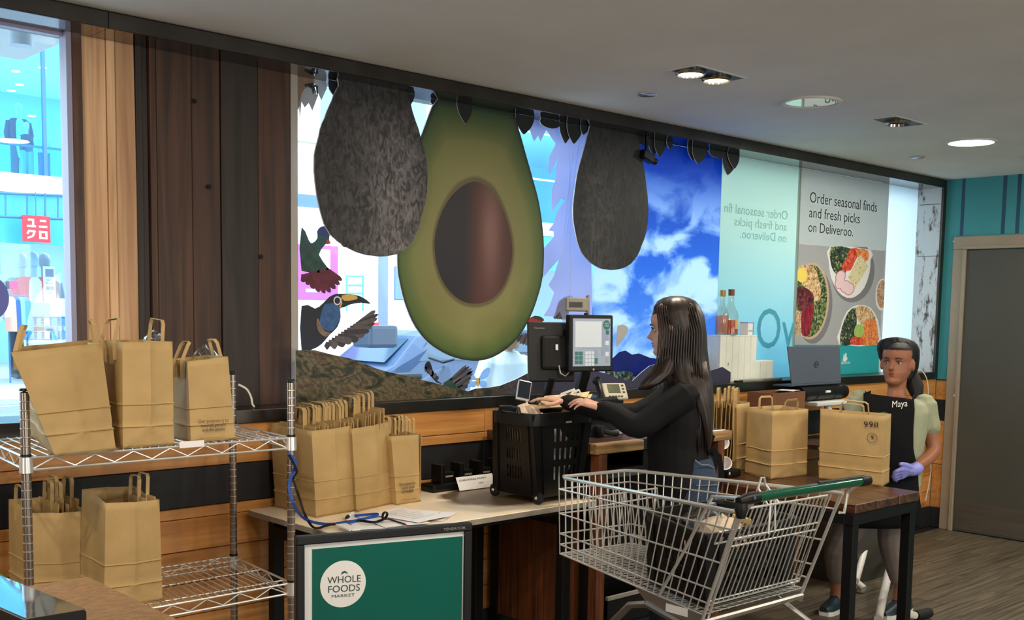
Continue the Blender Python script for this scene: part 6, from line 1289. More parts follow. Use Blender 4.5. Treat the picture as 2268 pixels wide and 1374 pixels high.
def face_bits(g, root_body, fw, eyec, lipc, browc, sc=1.05, look=0.):
    wht = mat('eye_white', rgb(190, 182, 174), .35); ir = mat('iris', rgb(*eyec), .15)
    for q in (-1, 1):
        c = g(.066, q*.031, .108); e = B().lathe([(.0005, -.0105), (.007, -.008), (.0103, -.002), (.0103, .002), (.007, .008), (.0005, .0105)], c, 14, fw).build('eye', wht, root_body, smooth='all')
        B().lathe([(.0005, .0098), (.0058, .0088), (.0058, .0094), (.0005, .0108)], c, 12, V(fw)).build('iris', ir, e, smooth='all')
        B().tube([g(.0745, q*.018, .1145), g(.080, q*.030, .1185), g(.073, q*.046, .1125)], [.002, .003, .002], 6).build('eyelid', mat('lash', rgb(30, 22, 20), .6), root_body, smooth='all')
        B().tube([g(.083, q*.014, .128), g(.084, q*.03, .1325), g(.073, q*.05, .128)], [.0022, .0032, .0015], 6).build('eyebrow', mat('brow', rgb(*browc), .7), root_body, smooth='all')
    lm = mat('lip_skin', rgb(*lipc), .4)
    B().tube([g(.070, -.023, .0505), g(.0835, -.010, .0545), g(.0865, 0, .0535), g(.0835, .010, .0545), g(.070, .023, .0505)], [.001, .0035, .0038, .0035, .001], 6).build('lip', lm, root_body, smooth='all')
    B().tube([g(.070, -.021, .0485), g(.082, -.009, .0445), g(.0835, 0, .0435), g(.082, .009, .0445), g(.070, .021, .0485)], [.001, .0042, .0046, .0042, .001], 6).build('lip', lm, root_body, smooth='all')
def shoe(c, fw, m, parent, sole, L_=.27):
    fw = V(fw).normalized(); sd = V((-fw.y, fw.x, 0)); up = V((0, 0, 1)); b = B(); c = V((c[0], c[1], 0))
    sec = [(-.35, .03, .085), (-.30, .037, .10), (-.12, .040, .095), (.08, .044, .072), (.30, .047, .055), (.50, .042, .042), (.60, .024, .03)]
    rings = []
    for t, w, h in sec:
        rings.append([c+fw*(t*L_)+sd*(w*math.cos(a))+up*(.022+max(0, math.sin(a))*h) for a in [2*math.pi*j/16 for j in range(16)]])
    b.loft(rings); o = b.build('shoe', m, parent, smooth=True)
    b = B(); b.loft([[c+fw*(t*L_)+sd*((w+.004)*k)+up*z for k, z in ((-1, .001), (1, .001), (1, .026), (-1, .026))] for t, w, h in sec]); b.build('sole', sole, o)
    for k in range(4): 
        t = .02+.075*k; B().tube([c+fw*(t*L_+.01)+sd*-.024+up*(.092-.010*k), c+fw*(t*L_)+up*(.108-.013*k), c+fw*(t*L_+.01)+sd*.024+up*(.092-.010*k)], .0035, 6).build('lace', m, o)
    return o
UP = V((0, 0, 1))
def scalp(o, chin, fw, up, sc, m):
    "hair colour on the scalp of the one body surface"
    fw = V(fw).normalized(); up = (V(up)-fw*V(up).dot(fw)).normalized(); sd = up.cross(fw); o.data.materials.append(m)
    for p in o.data.polygons:
        q = (p.center-V(chin))/sc; x, y, z = q.dot(fw), q.dot(sd), q.dot(up)
        if .05 < z < .3 and abs(y) < .12 and abs(x) < .16 and (z > .172-.25*min(0, x-.05)*0 and x < .2 or (x < .012 and z > .075 and not (z < .13 and abs(y) > .066 and x > -.03))): p.material_index = 1
# --- cashier: black top, jeans and long dark hair, seen from her left
d0 = 4.76; cp = PD(1500, 900, d0); vw = (cp-CAM); vw.z = 0; vw.normalize()
cf = V((-vw.y, vw.x, 0)); cf = (cf*.985-vw*.0+vw*.10).normalized(); cl = UP.cross(cf)      # facing; her left points to the viewer
cash = E('person', (cp.x, cp.y, 0), 'person with long dark hair in black top and jeans working at the till', 'person')
sk = skinmat('cashier_skin', (206, 158, 138)); bt_ = mat('black_jersey', rgb(13, 13, 16), .8, var=.15, vscale=20, spec=.25); jn = mat('dark_denim', rgb(40, 58, 82), .8, var=.18, vscale=60, bump=.2, bscale=300); hr = mat('dark_brown_hair', rgb(34, 23, 19), .42, var=.35, vscale=60, stretch=(6, 6, .35), spec=.45)
def C_(u, v, o=0): return PD(u, v, d0)-cl*0+(-vw)*(-o)          # o: away from the viewer
b = B(); chin = C_(1470, 786); g = head(b, chin-cf*.045+UP*0, cf-UP*.10, UP, 1.06)
limb(b, [C_(1512, 765), C_(1510, 815), C_(1512, 850)], [.055, .052, .06])
shL, shR = C_(1520, 868, -.17), C_(1512, 862, .17)
oval(b, [(C_(1512, 846), vw*.07, cf*.06), (C_(1510, 870), vw*.16, cf*.075), (C_(1506, 930), vw*.155, cf*.10), (C_(1502, 1000), vw*.13, cf*.10), (C_(1512, 1050), vw*.14, cf*.095), (C_(1520, 1110), vw*.14, cf*.095), (C_(1522, 1150), vw*.12, cf*.085)])
elL, wrL = C_(1418, 934, -.20), C_(1338, 898, -.13); elR, wrR = C_(1402, 925, .13), C_(1250, 892, .05)
hdL, hdR = (C_(1275, 880, -.08)-wrL).normalized(), (C_(1200, 884, .06)-wrR).normalized()
limb(b, [shL, elL, wrL], [.050, .040, .026]); limb(b, [shR, elR, wrR], [.050, .040, .026])
hand(b, wrL-hdL*.005, hdL, V((0, 0, -1))*.9+cf*.1, vw*.9+UP*.2, (.25, .28, .32, .4), 1.0); hand(b, wrR, hdR, V((0, 0, -1))*.9+cf*.1, -vw, (.2, .22, .26, .3), .95)
ftx = cp.xy.to_3d()
for sgn in (-1, 1):
    hp = C_(1515, 1130, .09*sgn); fx = ftx+vw*(.1*sgn)+cf*.02*sgn; limb(b, [hp, V((fx.x, fx.y, .50))+cf*.02, V((fx.x, fx.y, .10))-cf*.02], [.078, .054, .038])
cb_ = remesh('body', b, .0052, sk, cash)
scalp(cb_, chin-cf*.045, cf-UP*.10, UP, 1.06, hr)
face_bits(g, cb_, cf, (60, 44, 34), (164, 96, 92), (40, 28, 24), 1.06)
b = B()
oval(b, [(C_(1511, 842), vw*.075, cf*.062), (C_(1510, 856), vw*.125, cf*.080), (C_(1512, 876), vw*.182, cf*.095), (C_(1506, 930), vw*.176, cf*.135), (C_(1500, 985), vw*.156, cf*.135), (C_(1504, 1030), vw*.168, cf*.135), (C_(1496, 1066), vw*.182, cf*.132), (C_(1488, 1096), vw*.17, cf*.118)])
limb(b, [shL+UP*.0, shL.lerp(elL, .5), elL, elL.lerp(wrL, .6), wrL-hdL*-.0], [.066, .060, .054, .046, .036]); limb(b, [shR, elR, wrR], [.066, .054, .036])
top_ = remesh('black_top', b, .007, bt_, cash, 3)
b = B()
oval(b, [(C_(1520, 1010), vw*.155, cf*.112), (C_(1526, 1060), vw*.172, cf*.128), (C_(1526, 1110), vw*.178, cf*.132), (C_(1522, 1150), vw*.165, cf*.12)])
for sgn in (-1, 1):
    hp = C_(1520, 1135, .085*sgn); fx = ftx+vw*(.1*sgn)+cf*.02*sgn; limb(b, [hp, V((fx.x, fx.y, .50))+cf*.02, V((fx.x, fx.y, .09))-cf*.02], [.098, .074, .056])
je = remesh('jeans', b, .008, jn, cash, 3)
q = C_(1565, 1035, -.165); B().tube([C_(1538, 1008, -.17), C_(1552, 1018, -.175), C_(1568, 1020, -.15), C_(1580, 1030, -.10)], .003, 6).build('pocket_seam', mat('denim_stitch', rgb(120, 128, 138), .7), je)
B().tube([C_(1540, 1062, -.178), C_(1570, 1063, -.16), C_(1590, 1066, -.10)], .003, 6).build('pocket_seam', mat('denim_fade', rgb(92, 108, 128), .8), je)
for sgn in (-1, 1):
    fx = ftx+vw*(.1*sgn)+cf*.02*sgn; shoe(fx+cf*.07, cf, MK['blacksat'], cash, MK['grey'])
# apron ties behind her waist
for k, pts in enumerate((((1562, 990), (1592, 1010), (1598, 1050), (1590, 1085)), ((1560, 985), (1585, 1000), (1580, 1035), (1572, 1060)), ((1540, 1000), (1565, 985), (1578, 960)))):
    B().tube([C_(u, v, -.02-.02*k) for u, v in pts], .001, 4, flat=(.018, .004)).build('apron_tie', bt_, cash)
# hair: sheath from crown to the waist with a lock over the shoulder
def hair_mesh(secs, name, m, parent, seed, vox=.0055, strands=14):
    r = random.Random(seed); n = 40; b = B(); rings = []; ph = [r.uniform(0, 6.28) for _ in range(4)]
    for c, sx_, fx_ in secs:
        ring = []
        for j in range(n):
            a = 2*math.pi*j/n; w = 1+.035*math.sin(strands*a+ph[0])+.03*math.sin((strands+7)*a+ph[1])
            ring.append(V(c)+V(sx_)*(math.cos(a)*w)+V(fx_)*(math.sin(a)*w))
        rings.append(ring)
    b.loft(rings); return b.build(name, m, parent, smooth='all')
def hs_sec(v, u0, u1, th, o=0): 
    a, c = C_(u0, v, o), C_(u1, v, o); return ((a+c)/2, vw*th, (c-a)/2)
hair = hair_mesh([hs_sec(656, 1486, 1512, .03), hs_sec(660, 1470, 1526, .062), hs_sec(667, 1457, 1540, .086), hs_sec(680, 1449, 1550, .10), hs_sec(700, 1447, 1559, .108), hs_sec(718, 1455, 1562, .112), hs_sec(745, 1465, 1565, .112), hs_sec(775, 1468, 1566, .106), hs_sec(800, 1466, 1569, .108, -.01), hs_sec(825, 1462, 1572, .112, -.02), hs_sec(850, 1480, 1577, .13, -.03), hs_sec(880, 1520, 1580, .13, -.04), hs_sec(915, 1540, 1580, .12, -.05), hs_sec(950, 1552, 1578, .09, -.06), hs_sec(985, 1560, 1574, .05, -.07), hs_sec(1005, 1565, 1570, .015, -.07)], 'hair', hr, cash, 5)
lk2 = hair_mesh([hs_sec(770, 1468, 1500, .03, -.075), hs_sec(800, 1456, 1500, .035, -.09), hs_sec(822, 1440, 1492, .035, -.12), hs_sec(842, 1424, 1470, .025, -.15), hs_sec(858, 1416, 1440, .01, -.16)], 'hair_lock', hr, cash, 6, strands=9)
for k in range(14):
    r = random.Random(k+60); u = 1540+k*2.6; B().tube([C_(u-12, 800, -.10+.002*k), C_(u-4, 860, -.16+.004*k), C_(u+r.uniform(-2, 6), 930, -.16+.005*k), C_(u+r.uniform(-6, 8), 970+r.uniform(0, 40), -.15+.005*k)], [.006, .006, .005, .001], 5).build('hair_strand', hr, cash, smooth='all')
for k in range(18):
    r = random.Random(k+160); t = k/17; u0 = 1456+84*t; B().tube([C_(1496+.3*(u0-1496), 660, -.02-.02*r.random()), C_(u0, 682+10*(1-abs(t-.5)*2)*0, -.085+.0*t), C_(u0+6+8*t, 735, -.112), C_(u0+12*t, 800, -.116), C_(u0+16*t+r.uniform(-4, 6), 850+r.uniform(0, 30), -.13)], [.003, .005, .005, .004, .0008], 5).build('hair_strand', hr, cash, smooth='all')

# --- packer: sage tee, black apron with name, grey trousers
d1 = 6.2; mp_ = PD(1960, 1000, d1); mv = (mp_-CAM); mv.z = 0; mv.normalize(); ml = V((mv.y, -mv.x, 0))       # ml: to the right of the picture
mf = (-mv-ml*.12).normalized(); ms_ = UP.cross(mf); 
mayo = E('person', (P(1930, 1366, z=0).x, P(1930, 1366, z=0).y, 0), 'person in sage tee, black apron and one violet glove behind the order bags', 'person')
sk2 = skinmat('packer_skin', (150, 98, 72)); tee = mat('sage_jersey', rgb(150, 156, 128), .8, var=.06, vscale=14); apm = mat('black_apron_cloth', rgb(12, 13, 18), .85, var=.15, vscale=24, spec=.2); trs = mat('grey_jersey_trousers', rgb(122, 112, 106), .85, var=.08, vscale=16); glv = mat('violet_nitrile', rgb(142, 146, 226), .45, var=.08, vscale=40); hb2 = mat('black_hair', rgb(18, 14, 14), .5, var=.4, vscale=60, stretch=(6, 6, .5), spec=.4, bump=.3, bscale=160)
def M_(u, v, o=0): return PD(u, v, d1)+mv*o
b = B(); hf = (mf*1.0-ml*.22+UP*.05).normalized()
g2 = head(b, M_(1981, 852)-hf*.03, hf, UP, 1.13)
limb(b, [M_(1988, 828, .035), M_(1986, 866, .03), M_(1985, 900, .01)], [.056, .051, .066])
sl_, sr_ = M_(1906, 885, .02), M_(2048, 893, .0)
oval(b, [(M_(1984, 880), ml*.08, mv*.065), (M_(1980, 904), ml*.16, mv*.08), (M_(1978, 950), ml*.165, mv*.10), (M_(1972, 1020), ml*.14, mv*.095), (M_(1965, 1090), ml*.165, mv*.11), (M_(1958, 1130), ml*.17, mv*.11)])
el, wr = M_(2066, 1000, -.03), M_(2022, 1030, -.20); gd = (M_(1975, 1040, -.27)-wr).normalized()
limb(b, [sr_, M_(2058, 950, -.0), el, wr], [.044, .044, .041, .028]); hand(b, wr, gd, mv*.8-UP*.4, UP*.55-mv*.45, (.45, .5, .55, .6), 1.1)
el2, wr2 = M_(1876, 990, .06), M_(1846, 968, .20); limb(b, [sl_, el2, wr2], [.054, .042, .028]); hand(b, wr2, V((wr2-el2)).normalized(), mv, UP, sc=1.05)
fa, fb_ = P(1852, 1352, z=0), P(1990, 1362, z=0)
kn1, kn2 = M_(1856, 1212, -.05), M_(1975, 1205, -.02); an1, an2 = V((fa.x, fa.y, .15)), V((fb_.x, fb_.y, .15))
hp1, hp2 = M_(1915, 1110, .0), M_(1985, 1112, .0)
limb(b, [hp1, hp1.lerp(kn1, .5), kn1, an1+UP*.05, an1-UP*.09], [.085, .07, .054, .040, .040]); limb(b, [hp2, hp2.lerp(kn2, .5), kn2, an2+UP*.06, an2-UP*.09], [.085, .07, .054, .040, .040])
mb = remesh('body', b, .006, sk2, mayo)
scalp(mb, M_(1981, 852)-hf*.03, hf, UP, 1.13, hb2)
face_bits(g2, mb, hf, (46, 30, 24), (118, 58, 56), (24, 18, 16), 1.13)
b = B()
oval(b, [(M_(1984, 882), ml*.105, mv*.085), (M_(1981, 894), ml*.17, mv*.098), (M_(1979, 912), ml*.198, mv*.112), (M_(1976, 960), ml*.185, mv*.125), (M_(1972, 1020), ml*.165, mv*.118), (M_(1966, 1075), ml*.18, mv*.125)])
limb(b, [sr_, sr_.lerp(M_(2058, 950), .6), M_(2060, 950)], [.068, .064, .062]); limb(b, [sl_, sl_.lerp(el2, .4)], [.072, .068])
ts_ = remesh('tee', b, .008, tee, mayo, 3)
b = B(); oval(b, [(M_(1964, 1065), ml*.172, mv*.118), (M_(1960, 1110), ml*.19, mv*.13), (M_(1955, 1150), ml*.18, mv*.12)])
limb(b, [hp1, hp1.lerp(kn1, .5), kn1, an1+UP*.05], [.112, .094, .074, .058]); limb(b, [hp2, hp2.lerp(kn2, .5), kn2, an2+UP*.06], [.112, .094, .074, .058])
for c in (an1+UP*.06, an2+UP*.07): b.lathe([(.05, -.02), (.064, -.012), (.064, .012), (.05, .02)], c, 14)
remesh('trousers', b, .008, trs, mayo, 3)
# apron front, straps and tail
def af(u, t):
    z = [(874, 1914, 2024), (900, 1914, 2025), (940, 1916, 2022), (985, 1918, 2022), (1030, 1914, 2032), (1080, 1902, 2034), (1120, 1886, 2040), (1160, 1880, 2036)]
    k = t*(len(z)-1); i = min(int(k), len(z)-2); f = k-i; v = z[i][0]*(1-f)+z[i+1][0]*f; a = z[i][1]*(1-f)+z[i+1][1]*f; c = z[i][2]*(1-f)+z[i+1][2]*f
    e = (u-.5)*2; bul = [.108, .126, .136, .134, .136, .146, .150, .146]; w = bul[i]*(1-f)+bul[i+1]*f
    return M_(a+(c-a)*u, v+(u-.45)*14*(1-t), -w*math.sqrt(max(0, 1-.22*e*e))-.020+.004*math.sin(9*u+6*t))
b = B(); b.grid(af, 18, 24); ap_ = b.build('apron', apm, mayo, smooth='all'); sd = ap_.modifiers.new('cloth', 'SOLIDIFY'); sd.thickness = .005; sd.offset = 1
B().tube([af(.03, 0)-mv*.004, M_(1920, 872, -.09), M_(1928, 870, -.0)], .001, 4, flat=(.016, .003)).build('strap', apm, ap_); B().tube([af(.97, 0)-mv*.004, M_(2026, 874, -.07), M_(2030, 876, .02)], .001, 4, flat=(.016, .003)).build('strap', apm, ap_)
o1, o2 = af(.56, .19)-mv*.012, af(.96, .15)-mv*.012
nrm = mf; p, q = PD(1976, 903, d1-.165), PD(2010, 900, d1-.155); text('Maya', p, q-p, UP*.036, MK['paper'], 'name_lettering', ap_, n=nrm, thick=.003)
c = PD(1957, 926, d1-.165); bd = B().lathe([(.001, 0), (.034, 0), (.034, .004), (.001, .006)], c, 22, mf).build('round_badge', mat('badge_green', rgb(20, 104, 74), .35), ap_)
rr_ = mf.cross(UP)*-1; text('WHOLE', c-rr_*.02+UP*.003+mf*.006, rr_*.04, UP*.010, CORE, 'badge_lettering', bd, n=mf); text('FOODS', c-rr_*.019-UP*.010+mf*.006, rr_*.038, UP*.010, CORE, 'badge_lettering', bd, n=mf)
b = B(); hand(b, wr+gd*.001, gd, mv*.8-UP*.4, UP*.55-mv*.45, (.45, .5, .55, .6), 1.1, grow=.0022); limb(b, [wr+gd*.03, wr-gd*.005, wr-gd*.03], [.034, .036, .038])
remesh('glove', b, .0042, glv, mayo, 3)
tealsh = mat('dark_teal_shoe', rgb(24, 48, 56), .4, var=.25, vscale=30)
shoe(fa, (mf*1.0-ml*.25), tealsh, mayo, MK['white'], .29); shoe(fb_, (mf*1.0-ml*.45), tealsh, mayo, MK['white'], .29)
hs2 = []
for v, du, hw, dd in ((747, 2, 6, .01), (750, 2, 22, .02), (755, 3, 34, .035), (763, 4, 41, .055), (776, 6, 44, .075), (795, 8, 42, .09), (815, 11, 37, .10), (834, 15, 28, .10), (848, 20, 12, .10)):
    hs2.append((M_(1984+du, v, dd), ml*(hw/390), mv*(.105 if v < 800 else .07)*(min(1, (v-744)/22))))
hair_mesh(hs2, 'hair', hb2, mayo, 8)
hair_mesh([(M_(2008, 812, .10), ml*.03, mv*.03), (M_(2018, 832, .10), ml*.045, mv*.04), (M_(2026, 856, .09), ml*.05, mv*.04), (M_(2030, 876, .06), ml*.035, mv*.03), (M_(2030, 890, .05), ml*.008, mv*.008)], 'ponytail', hb2, mayo, 9, strands=8)
# ---------------------------------------------------------------- the street outside
YF = 24.0
def F_(u, v, y=YF): return P(u, v, y=y)
road = S('road', B().bb((-20, 7.6, -.16), (60, 20.4, -.12)), mat('asphalt', rgb(120, 132, 146), .8, var=.08, vscale=.8))
S('pavement_near', B().bb((-20, 4.6, -.16), (60, 7.6, -.02)), mat('paving_slabs', rgb(172, 180, 190), .7, var=.06, vscale=1.2))
pf = S('pavement_far', B().bb((-20, 20.4, -.16), (60, YF+10, -.02)), mat('paving_far', rgb(176, 184, 194), .7, var=.06, vscale=1.2))
for k in range(10): B().bb((-6+k*3.2, 12.0, -.12), (-4.2+k*3.2, 12.14, -.116)).build('lane_mark', MK['paper'], road)
for y in (7.75, 20.1): B().bb((-20, y, -.12), (60, y+.10, -.116)).build('kerb_line', MK['paper'], road)
aqg = mat('aqua_shop_glass', (.50, .90, 1.0), .02, alpha=.03); spm = mat('pale_cladding', rgb(214, 236, 236), .6); frm = mat('blue_grey_mullion', rgb(62, 112, 150), .4); inn = mat('shop_interior', rgb(150, 204, 224), .7); innw = mat('shop_interior_white', rgb(222, 226, 228), .7)
sbd = E('department_store', (12, YF, 0), 'pale cladded glass-fronted store across the street', 'building')
zA, zB_, zC_, zD = F_(70, 430).z, F_(70, 388).z, F_(70, 318).z, 9.2
for k in range(14): B().bb((-2+k*3, YF-.1, zA), (-2+k*3+2.98, YF+.2, zB_)).build('spandrel_panel', spm, sbd)
for k in range(14): B().bb((-2+k*3, YF-.1, zD), (-2+k*3+2.98, YF+.2, zD+2.2)).build('spandrel_panel', spm, sbd)
for k in range(14):
    B().bb((-2+k*3, YF, zB_), (-2+k*3+2.96, YF+.03, zD)).build('upper_pane', aqg, sbd)
for k in range(15): B().bb((-2.03+k*3, YF-.04, zB_), (-1.97+k*3, YF+.06, zD)).build('mullion', frm, sbd)
B().bb((F_(96, 200).x-.03, YF-.03, zB_), (F_(96, 200).x+.04, YF+.05, zD)).build('mullion', frm, sbd)
for z in (zB_+1.25, zB_+2.6, zB_+3.9): B().bb((13.5, YF-.03, z), (40, YF+.03, z+.05)).build('transom', spm, sbd)
B().bb((-2, YF+.6, zC_), (13, YF+.64, zC_+.05)).build('balustrade_rail', frm, sbd); B().bb((-2, YF+.61, zB_+.1), (13, YF+.63, zC_)).build('balustrade_pane', aqg, sbd)
B().bb((-2, YF+.2, zB_-.2), (40, YF+9, zB_)).build('upper_floor', innw, sbd); B().bb((-2, YF+.2, 7.6), (40, YF+9, 7.8)).build('upper_ceiling', innw, sbd); B().bb((-2, YF+9, -.1), (40, YF+9.2, 11)).build('back_wall', inn, sbd)
B().bb((-2, YF+.3, zA-.05), (40, YF+9, zA+.02)).build('lower_ceiling', innw, sbd); B().bb((-2.2, YF, -.1), (-2, YF+9, 11)).build('end_wall', inn, sbd); B().bb((40, YF, -.1), (40.2, YF+9, 11)).build('end_wall', inn, sbd); B().bb((-2, YF, 11.2), (40, YF+9, 11.4)).build('roof', spm, sbd)
zS = F_(70, 540).z
for k in range(14): B().bb((-2+k*3, YF-.02, zS), (-2+k*3+2.97, YF+.02, zA)).build('fascia_glass', mat('aqua_fascia', rgb(96, 206, 226), .2, trans=.4) if k == 0 else bpy.data.materials['aqua_fascia'], sbd)
for k in range(14): B().bb((-2+k*3, YF, 0), (-2+k*3+2.96, YF+.03, zS)).build('lower_pane', mat('clear_shop_glass', (.94, .99, 1.0), .02, alpha=.06) if k == 0 else bpy.data.materials['clear_shop_glass'], sbd)
ldm = mat('store_downlight', (1, 1, 1), .5, emit=7, ecol=(1, .98, .94, 1))
for u, v in ((35, 159), (94, 151), (44, 189), (25, 202), (70, 258)):
    p = F_(u, v, YF+2.2); B().lathe([(.001, 0), (.09, 0), (.09, .02), (.001, .02)], (p.x, p.y, p.z), 14).build('downlight', ldm, sbd)
for k in range(5):
    p = F_(30+k*24, 548+3*(k % 2), YF+2); B().lathe([(.001, 0), (.08, 0), (.08, .02), (.001, .02)], (p.x, p.y, zA-.08), 12).build('downlight', ldm, sbd)
for x, z in ((4, 7.5), (12, 7.5), (22, 7.5), (4, zA-.1), (12, zA-.1), (22, zA-.1)):
    l = lamp('AREA', (x, YF+4.2, z), 520, (.94, .98, 1), 5); l.data.shape = 'SQUARE'
# awning pole frame and sign
for v in (428, 480): B().tube([F_(0, v, YF-.4), F_(150, v+6, YF-.4)], .03, 6).build('frame_tube', frm, sbd)
for u in (12, 60, 100, 128): B().tube([F_(u, 430, YF-.4), F_(u, 482, YF-.4)], .018, 6).build('frame_tube', frm, sbd)
a, c, d = F_(52, 535, YF-.5), F_(112, 535, YF-.5), F_(52, 476, YF-.5); c.z = a.z; sw2, sh2 = c.x-a.x, d.z-a.z
sg2 = E('red_store_sign', a.to_tuple(), 'red square store sign with four white characters across the street', 'sign')
B().bb((a.x, a.y, a.z), (c.x, a.y+.06, d.z)).build('panel', mat('red_sign_enamel', rgb(226, 44, 58), .35, emit=.25), sg2)
wm = mat('white_sign_character', (1, 1, 1), .4, emit=.5)
def strk(x0, y0, x1, y1, parent): return B().bb((a.x+sw2*x0, a.y-.012, a.z+sh2*y0), (a.x+sw2*x1, a.y-.002, a.z+sh2*y1)).build('character_stroke', wm, sg2)
for q in ((.18, .80, .40, .87), (.33, .58, .40, .87), (.14, .56, .46, .63), (.62, .78, .84, .85), (.58, .56, .88, .63), (.58, .15, .65, .42), (.81, .15, .88, .42), (.58, .36, .88, .43), (.58, .13, .88, .20), (.20, .37, .42, .44)): strk(*q, sg2)
for p0, p1 in (((.22, .44), (.14, .30)), ((.42, .42), (.34, .22)), ((.34, .22), (.15, .14))):
    x0, y0 = a.x+sw2*p0[0], a.z+sh2*p0[1]; x1, y1 = a.x+sw2*p1[0], a.z+sh2*p1[1]; B().tube([(x0, a.y-.008, y0), (x1, a.y-.008, y1)], .022, 4).build('character_stroke', wm, sg2)
for t in (.5, .86): B().tube([(a.x+sw2*t, a.y+.03, d.z), (a.x+sw2*t, a.y+.03, zA)], .012, 6).build('hanger', frm, sg2)
# shop dummies
def dummy(u, v, y, h, label, topc, botc, skin, jacket=None, floor_z=None):
    p = F_(u, v, y); z0 = p.z-h; root = E('shop_dummy', (p.x, y, z0), label, 'mannequin'); s = h/1.8
    def z(k): return z0+k*s
    X = V((1, 0, 0)); Y_ = V((0, 1, 0)); b = B(); ms = mat('dummy_%d' % int(u*7+v), rgb(*skin), .4)
    oval(b, [(V((p.x, y, z(1.56))), X*.03*s, Y_*.03*s), (V((p.x, y, z(1.60))), X*.07*s, Y_*.085*s), (V((p.x, y, z(1.70))), X*.08*s, Y_*.1*s), (V((p.x, y, z(1.77))), X*.06*s, Y_*.07*s), (V((p.x, y, z(1.80))), X*.015*s, Y_*.02*s)], 12); b.tube([(p.x, y, z(1.42)), (p.x, y, z(1.60))], .05*s, 10)
    for q in (-1, 1): b.tube([(p.x+q*.2*s, y, z(1.36)), (p.x+q*.26*s, y, z(1.08)), (p.x+q*.25*s, y-.08*s, z(.80))], [.05*s, .042*s, .03*s], 8); b.tube([(p.x+q*.25*s, y-.08*s, z(.82)), (p.x+q*.25*s, y-.1*s, z(.72))], [.032*s, .018*s], 8)
    b.build('figure', ms, root, smooth=True)
    b = B(); oval(b, [(V((p.x, y, z(1.44))), X*.09*s, Y_*.07*s), (V((p.x, y, z(1.38))), X*.2*s, Y_*.1*s), (V((p.x, y, z(1.15))), X*.17*s, Y_*.12*s), (V((p.x, y, z(.92))), X*.18*s, Y_*.12*s)], 14); b.build('top', mat('dummy_top_%d' % int(u*7+v), rgb(*topc), .8), root, smooth=True)
    b = B()
    for q in (-1, 1): b.tube([(p.x+q*.085*s, y, z(.95)), (p.x+q*.1*s, y, z(.5)), (p.x+q*.11*s, y, z(.06))], [.11*s, .09*s, .085*s], 10)
    b.build('trousers', mat('dummy_trousers_%d' % int(u*7+v), rgb(*botc), .8), root, smooth=True)
    b = B()
    for q in (-1, 1): b.bb((p.x+q*.11*s-.05*s, y-.18*s, z0), (p.x+q*.11*s+.05*s, y+.08*s, z(.07)))
    b.build('shoes', MK['black'], root, bevel=.01)
    if jacket:
        jm = mat('dummy_jacket_%d' % int(u*7+v), rgb(*jacket), .8)
        for q in (-1, 1):
            b = B(); oval(b, [(V((p.x+q*.10*s, y, z(1.44))), X*.07*s, Y_*.10*s), (V((p.x+q*.15*s, y, z(1.36))), X*.09*s, Y_*.13*s), (V((p.x+q*.15*s, y, z(.86))), X*.08*s, Y_*.15*s)], 12); b.tube([(p.x+q*.21*s, y, z(1.37)), (p.x+q*.27*s, y, z(1.1)), (p.x+q*.255*s, y-.07*s, z(.86))], [.068*s, .06*s, .05*s], 10); b.build('jacket_half', jm, root, smooth=True)
    return root
yu = YF+2.0; hu = F_(40, 228, yu).z-zB_-.02; dummy(40, 228, yu, hu, 'tall dummy in dark jacket upstairs in the store window', (190, 220, 236), (40, 62, 104), (196, 226, 240), (34, 56, 98))
hu = F_(66, 268, yu-.4).z-zB_-.02; dummy(58, 270, yu-.5, hu, 'dummy in black top upstairs between the other two', (36, 58, 96), (150, 190, 214), (216, 236, 246))
hu = F_(94, 280, yu-.7).z-zB_-.02; dummy(96, 281, yu-.8, hu, 'dummy in pale blouse and dark skirt upstairs by the mullion', (176, 208, 232), (40, 88, 146), (196, 224, 244))
yd = YF+1.4; fz = .0
dummy(72, 557, yd, F_(72, 557, yd).z, 'dummy in red jacket and rust trousers at street level', (236, 240, 242), (190, 84, 72), (150, 190, 222), (222, 42, 70))
dummy(47, 560, yd+.5, F_(47, 560, yd+.5).z, 'dummy in grey-green jacket left of the red jacket', (140, 164, 176), (44, 54, 70), (150, 186, 214), (104, 134, 136))
dummy(98, 560, yd+1.2, F_(98, 560, yd+1.2).z, 'dummy in black top and grey skirt behind the red jacket', (44, 48, 64), (130, 140, 168), (104, 128, 160))
# poster stand, clothes table with folded stacks, hanging garments
a, c = F_(98, 672, YF+.9), F_(122, 591, YF+.9); pst = E('poster_stand', (a.x, a.y, 0), 'tall white poster stand right of the red-jacket dummy', 'poster stand')
B().bb((a.x, a.y, .02), (c.x, a.y+.03, c.z)).build('board', MK['paper'], pst); w_p = c.x-a.x
for x0, z0, x1, z1, m in ((.15, .72, .85, .93, plain(96, 110, 150)), (.2, .62, .8, .64, MK['grey']), (.2, .52, .8, .57, MK['grey']), (.15, .36, .48, .46, plain(90, 104, 120)), (.52, .36, .85, .46, plain(120, 120, 130)), (.3, .26, .8, .29, MK['grey'])):
    hgt = c.z-a.z; B().bb((a.x+w_p*x0, a.y-.006, a.z+hgt*z0), (a.x+w_p*x1, a.y-.001, a.z+hgt*z1)).build('printed_block', m, pst)
x0, x1 = F_(58, 700, YF+.5).x, F_(150, 700, YF+.5).x; yy = YF+.3
sf = E('clothes_shelf', ((x0+x1)/2, yy, 0), 'white display shelf of folded shirts inside the store window', 'shelf')
zt3 = [F_(100, v, yy).z for v in (752, 722, 700)]
B().bb((x0, yy, 0), (x1, yy+.5, max(.05, zt3[0]-.02))).build('plinth', innw, sf)
for z in zt3[1:]: B().bb((x0, yy, z-.02), (x1, yy+.5, z)).build('shelf_board', plain(120, 160, 190), sf)
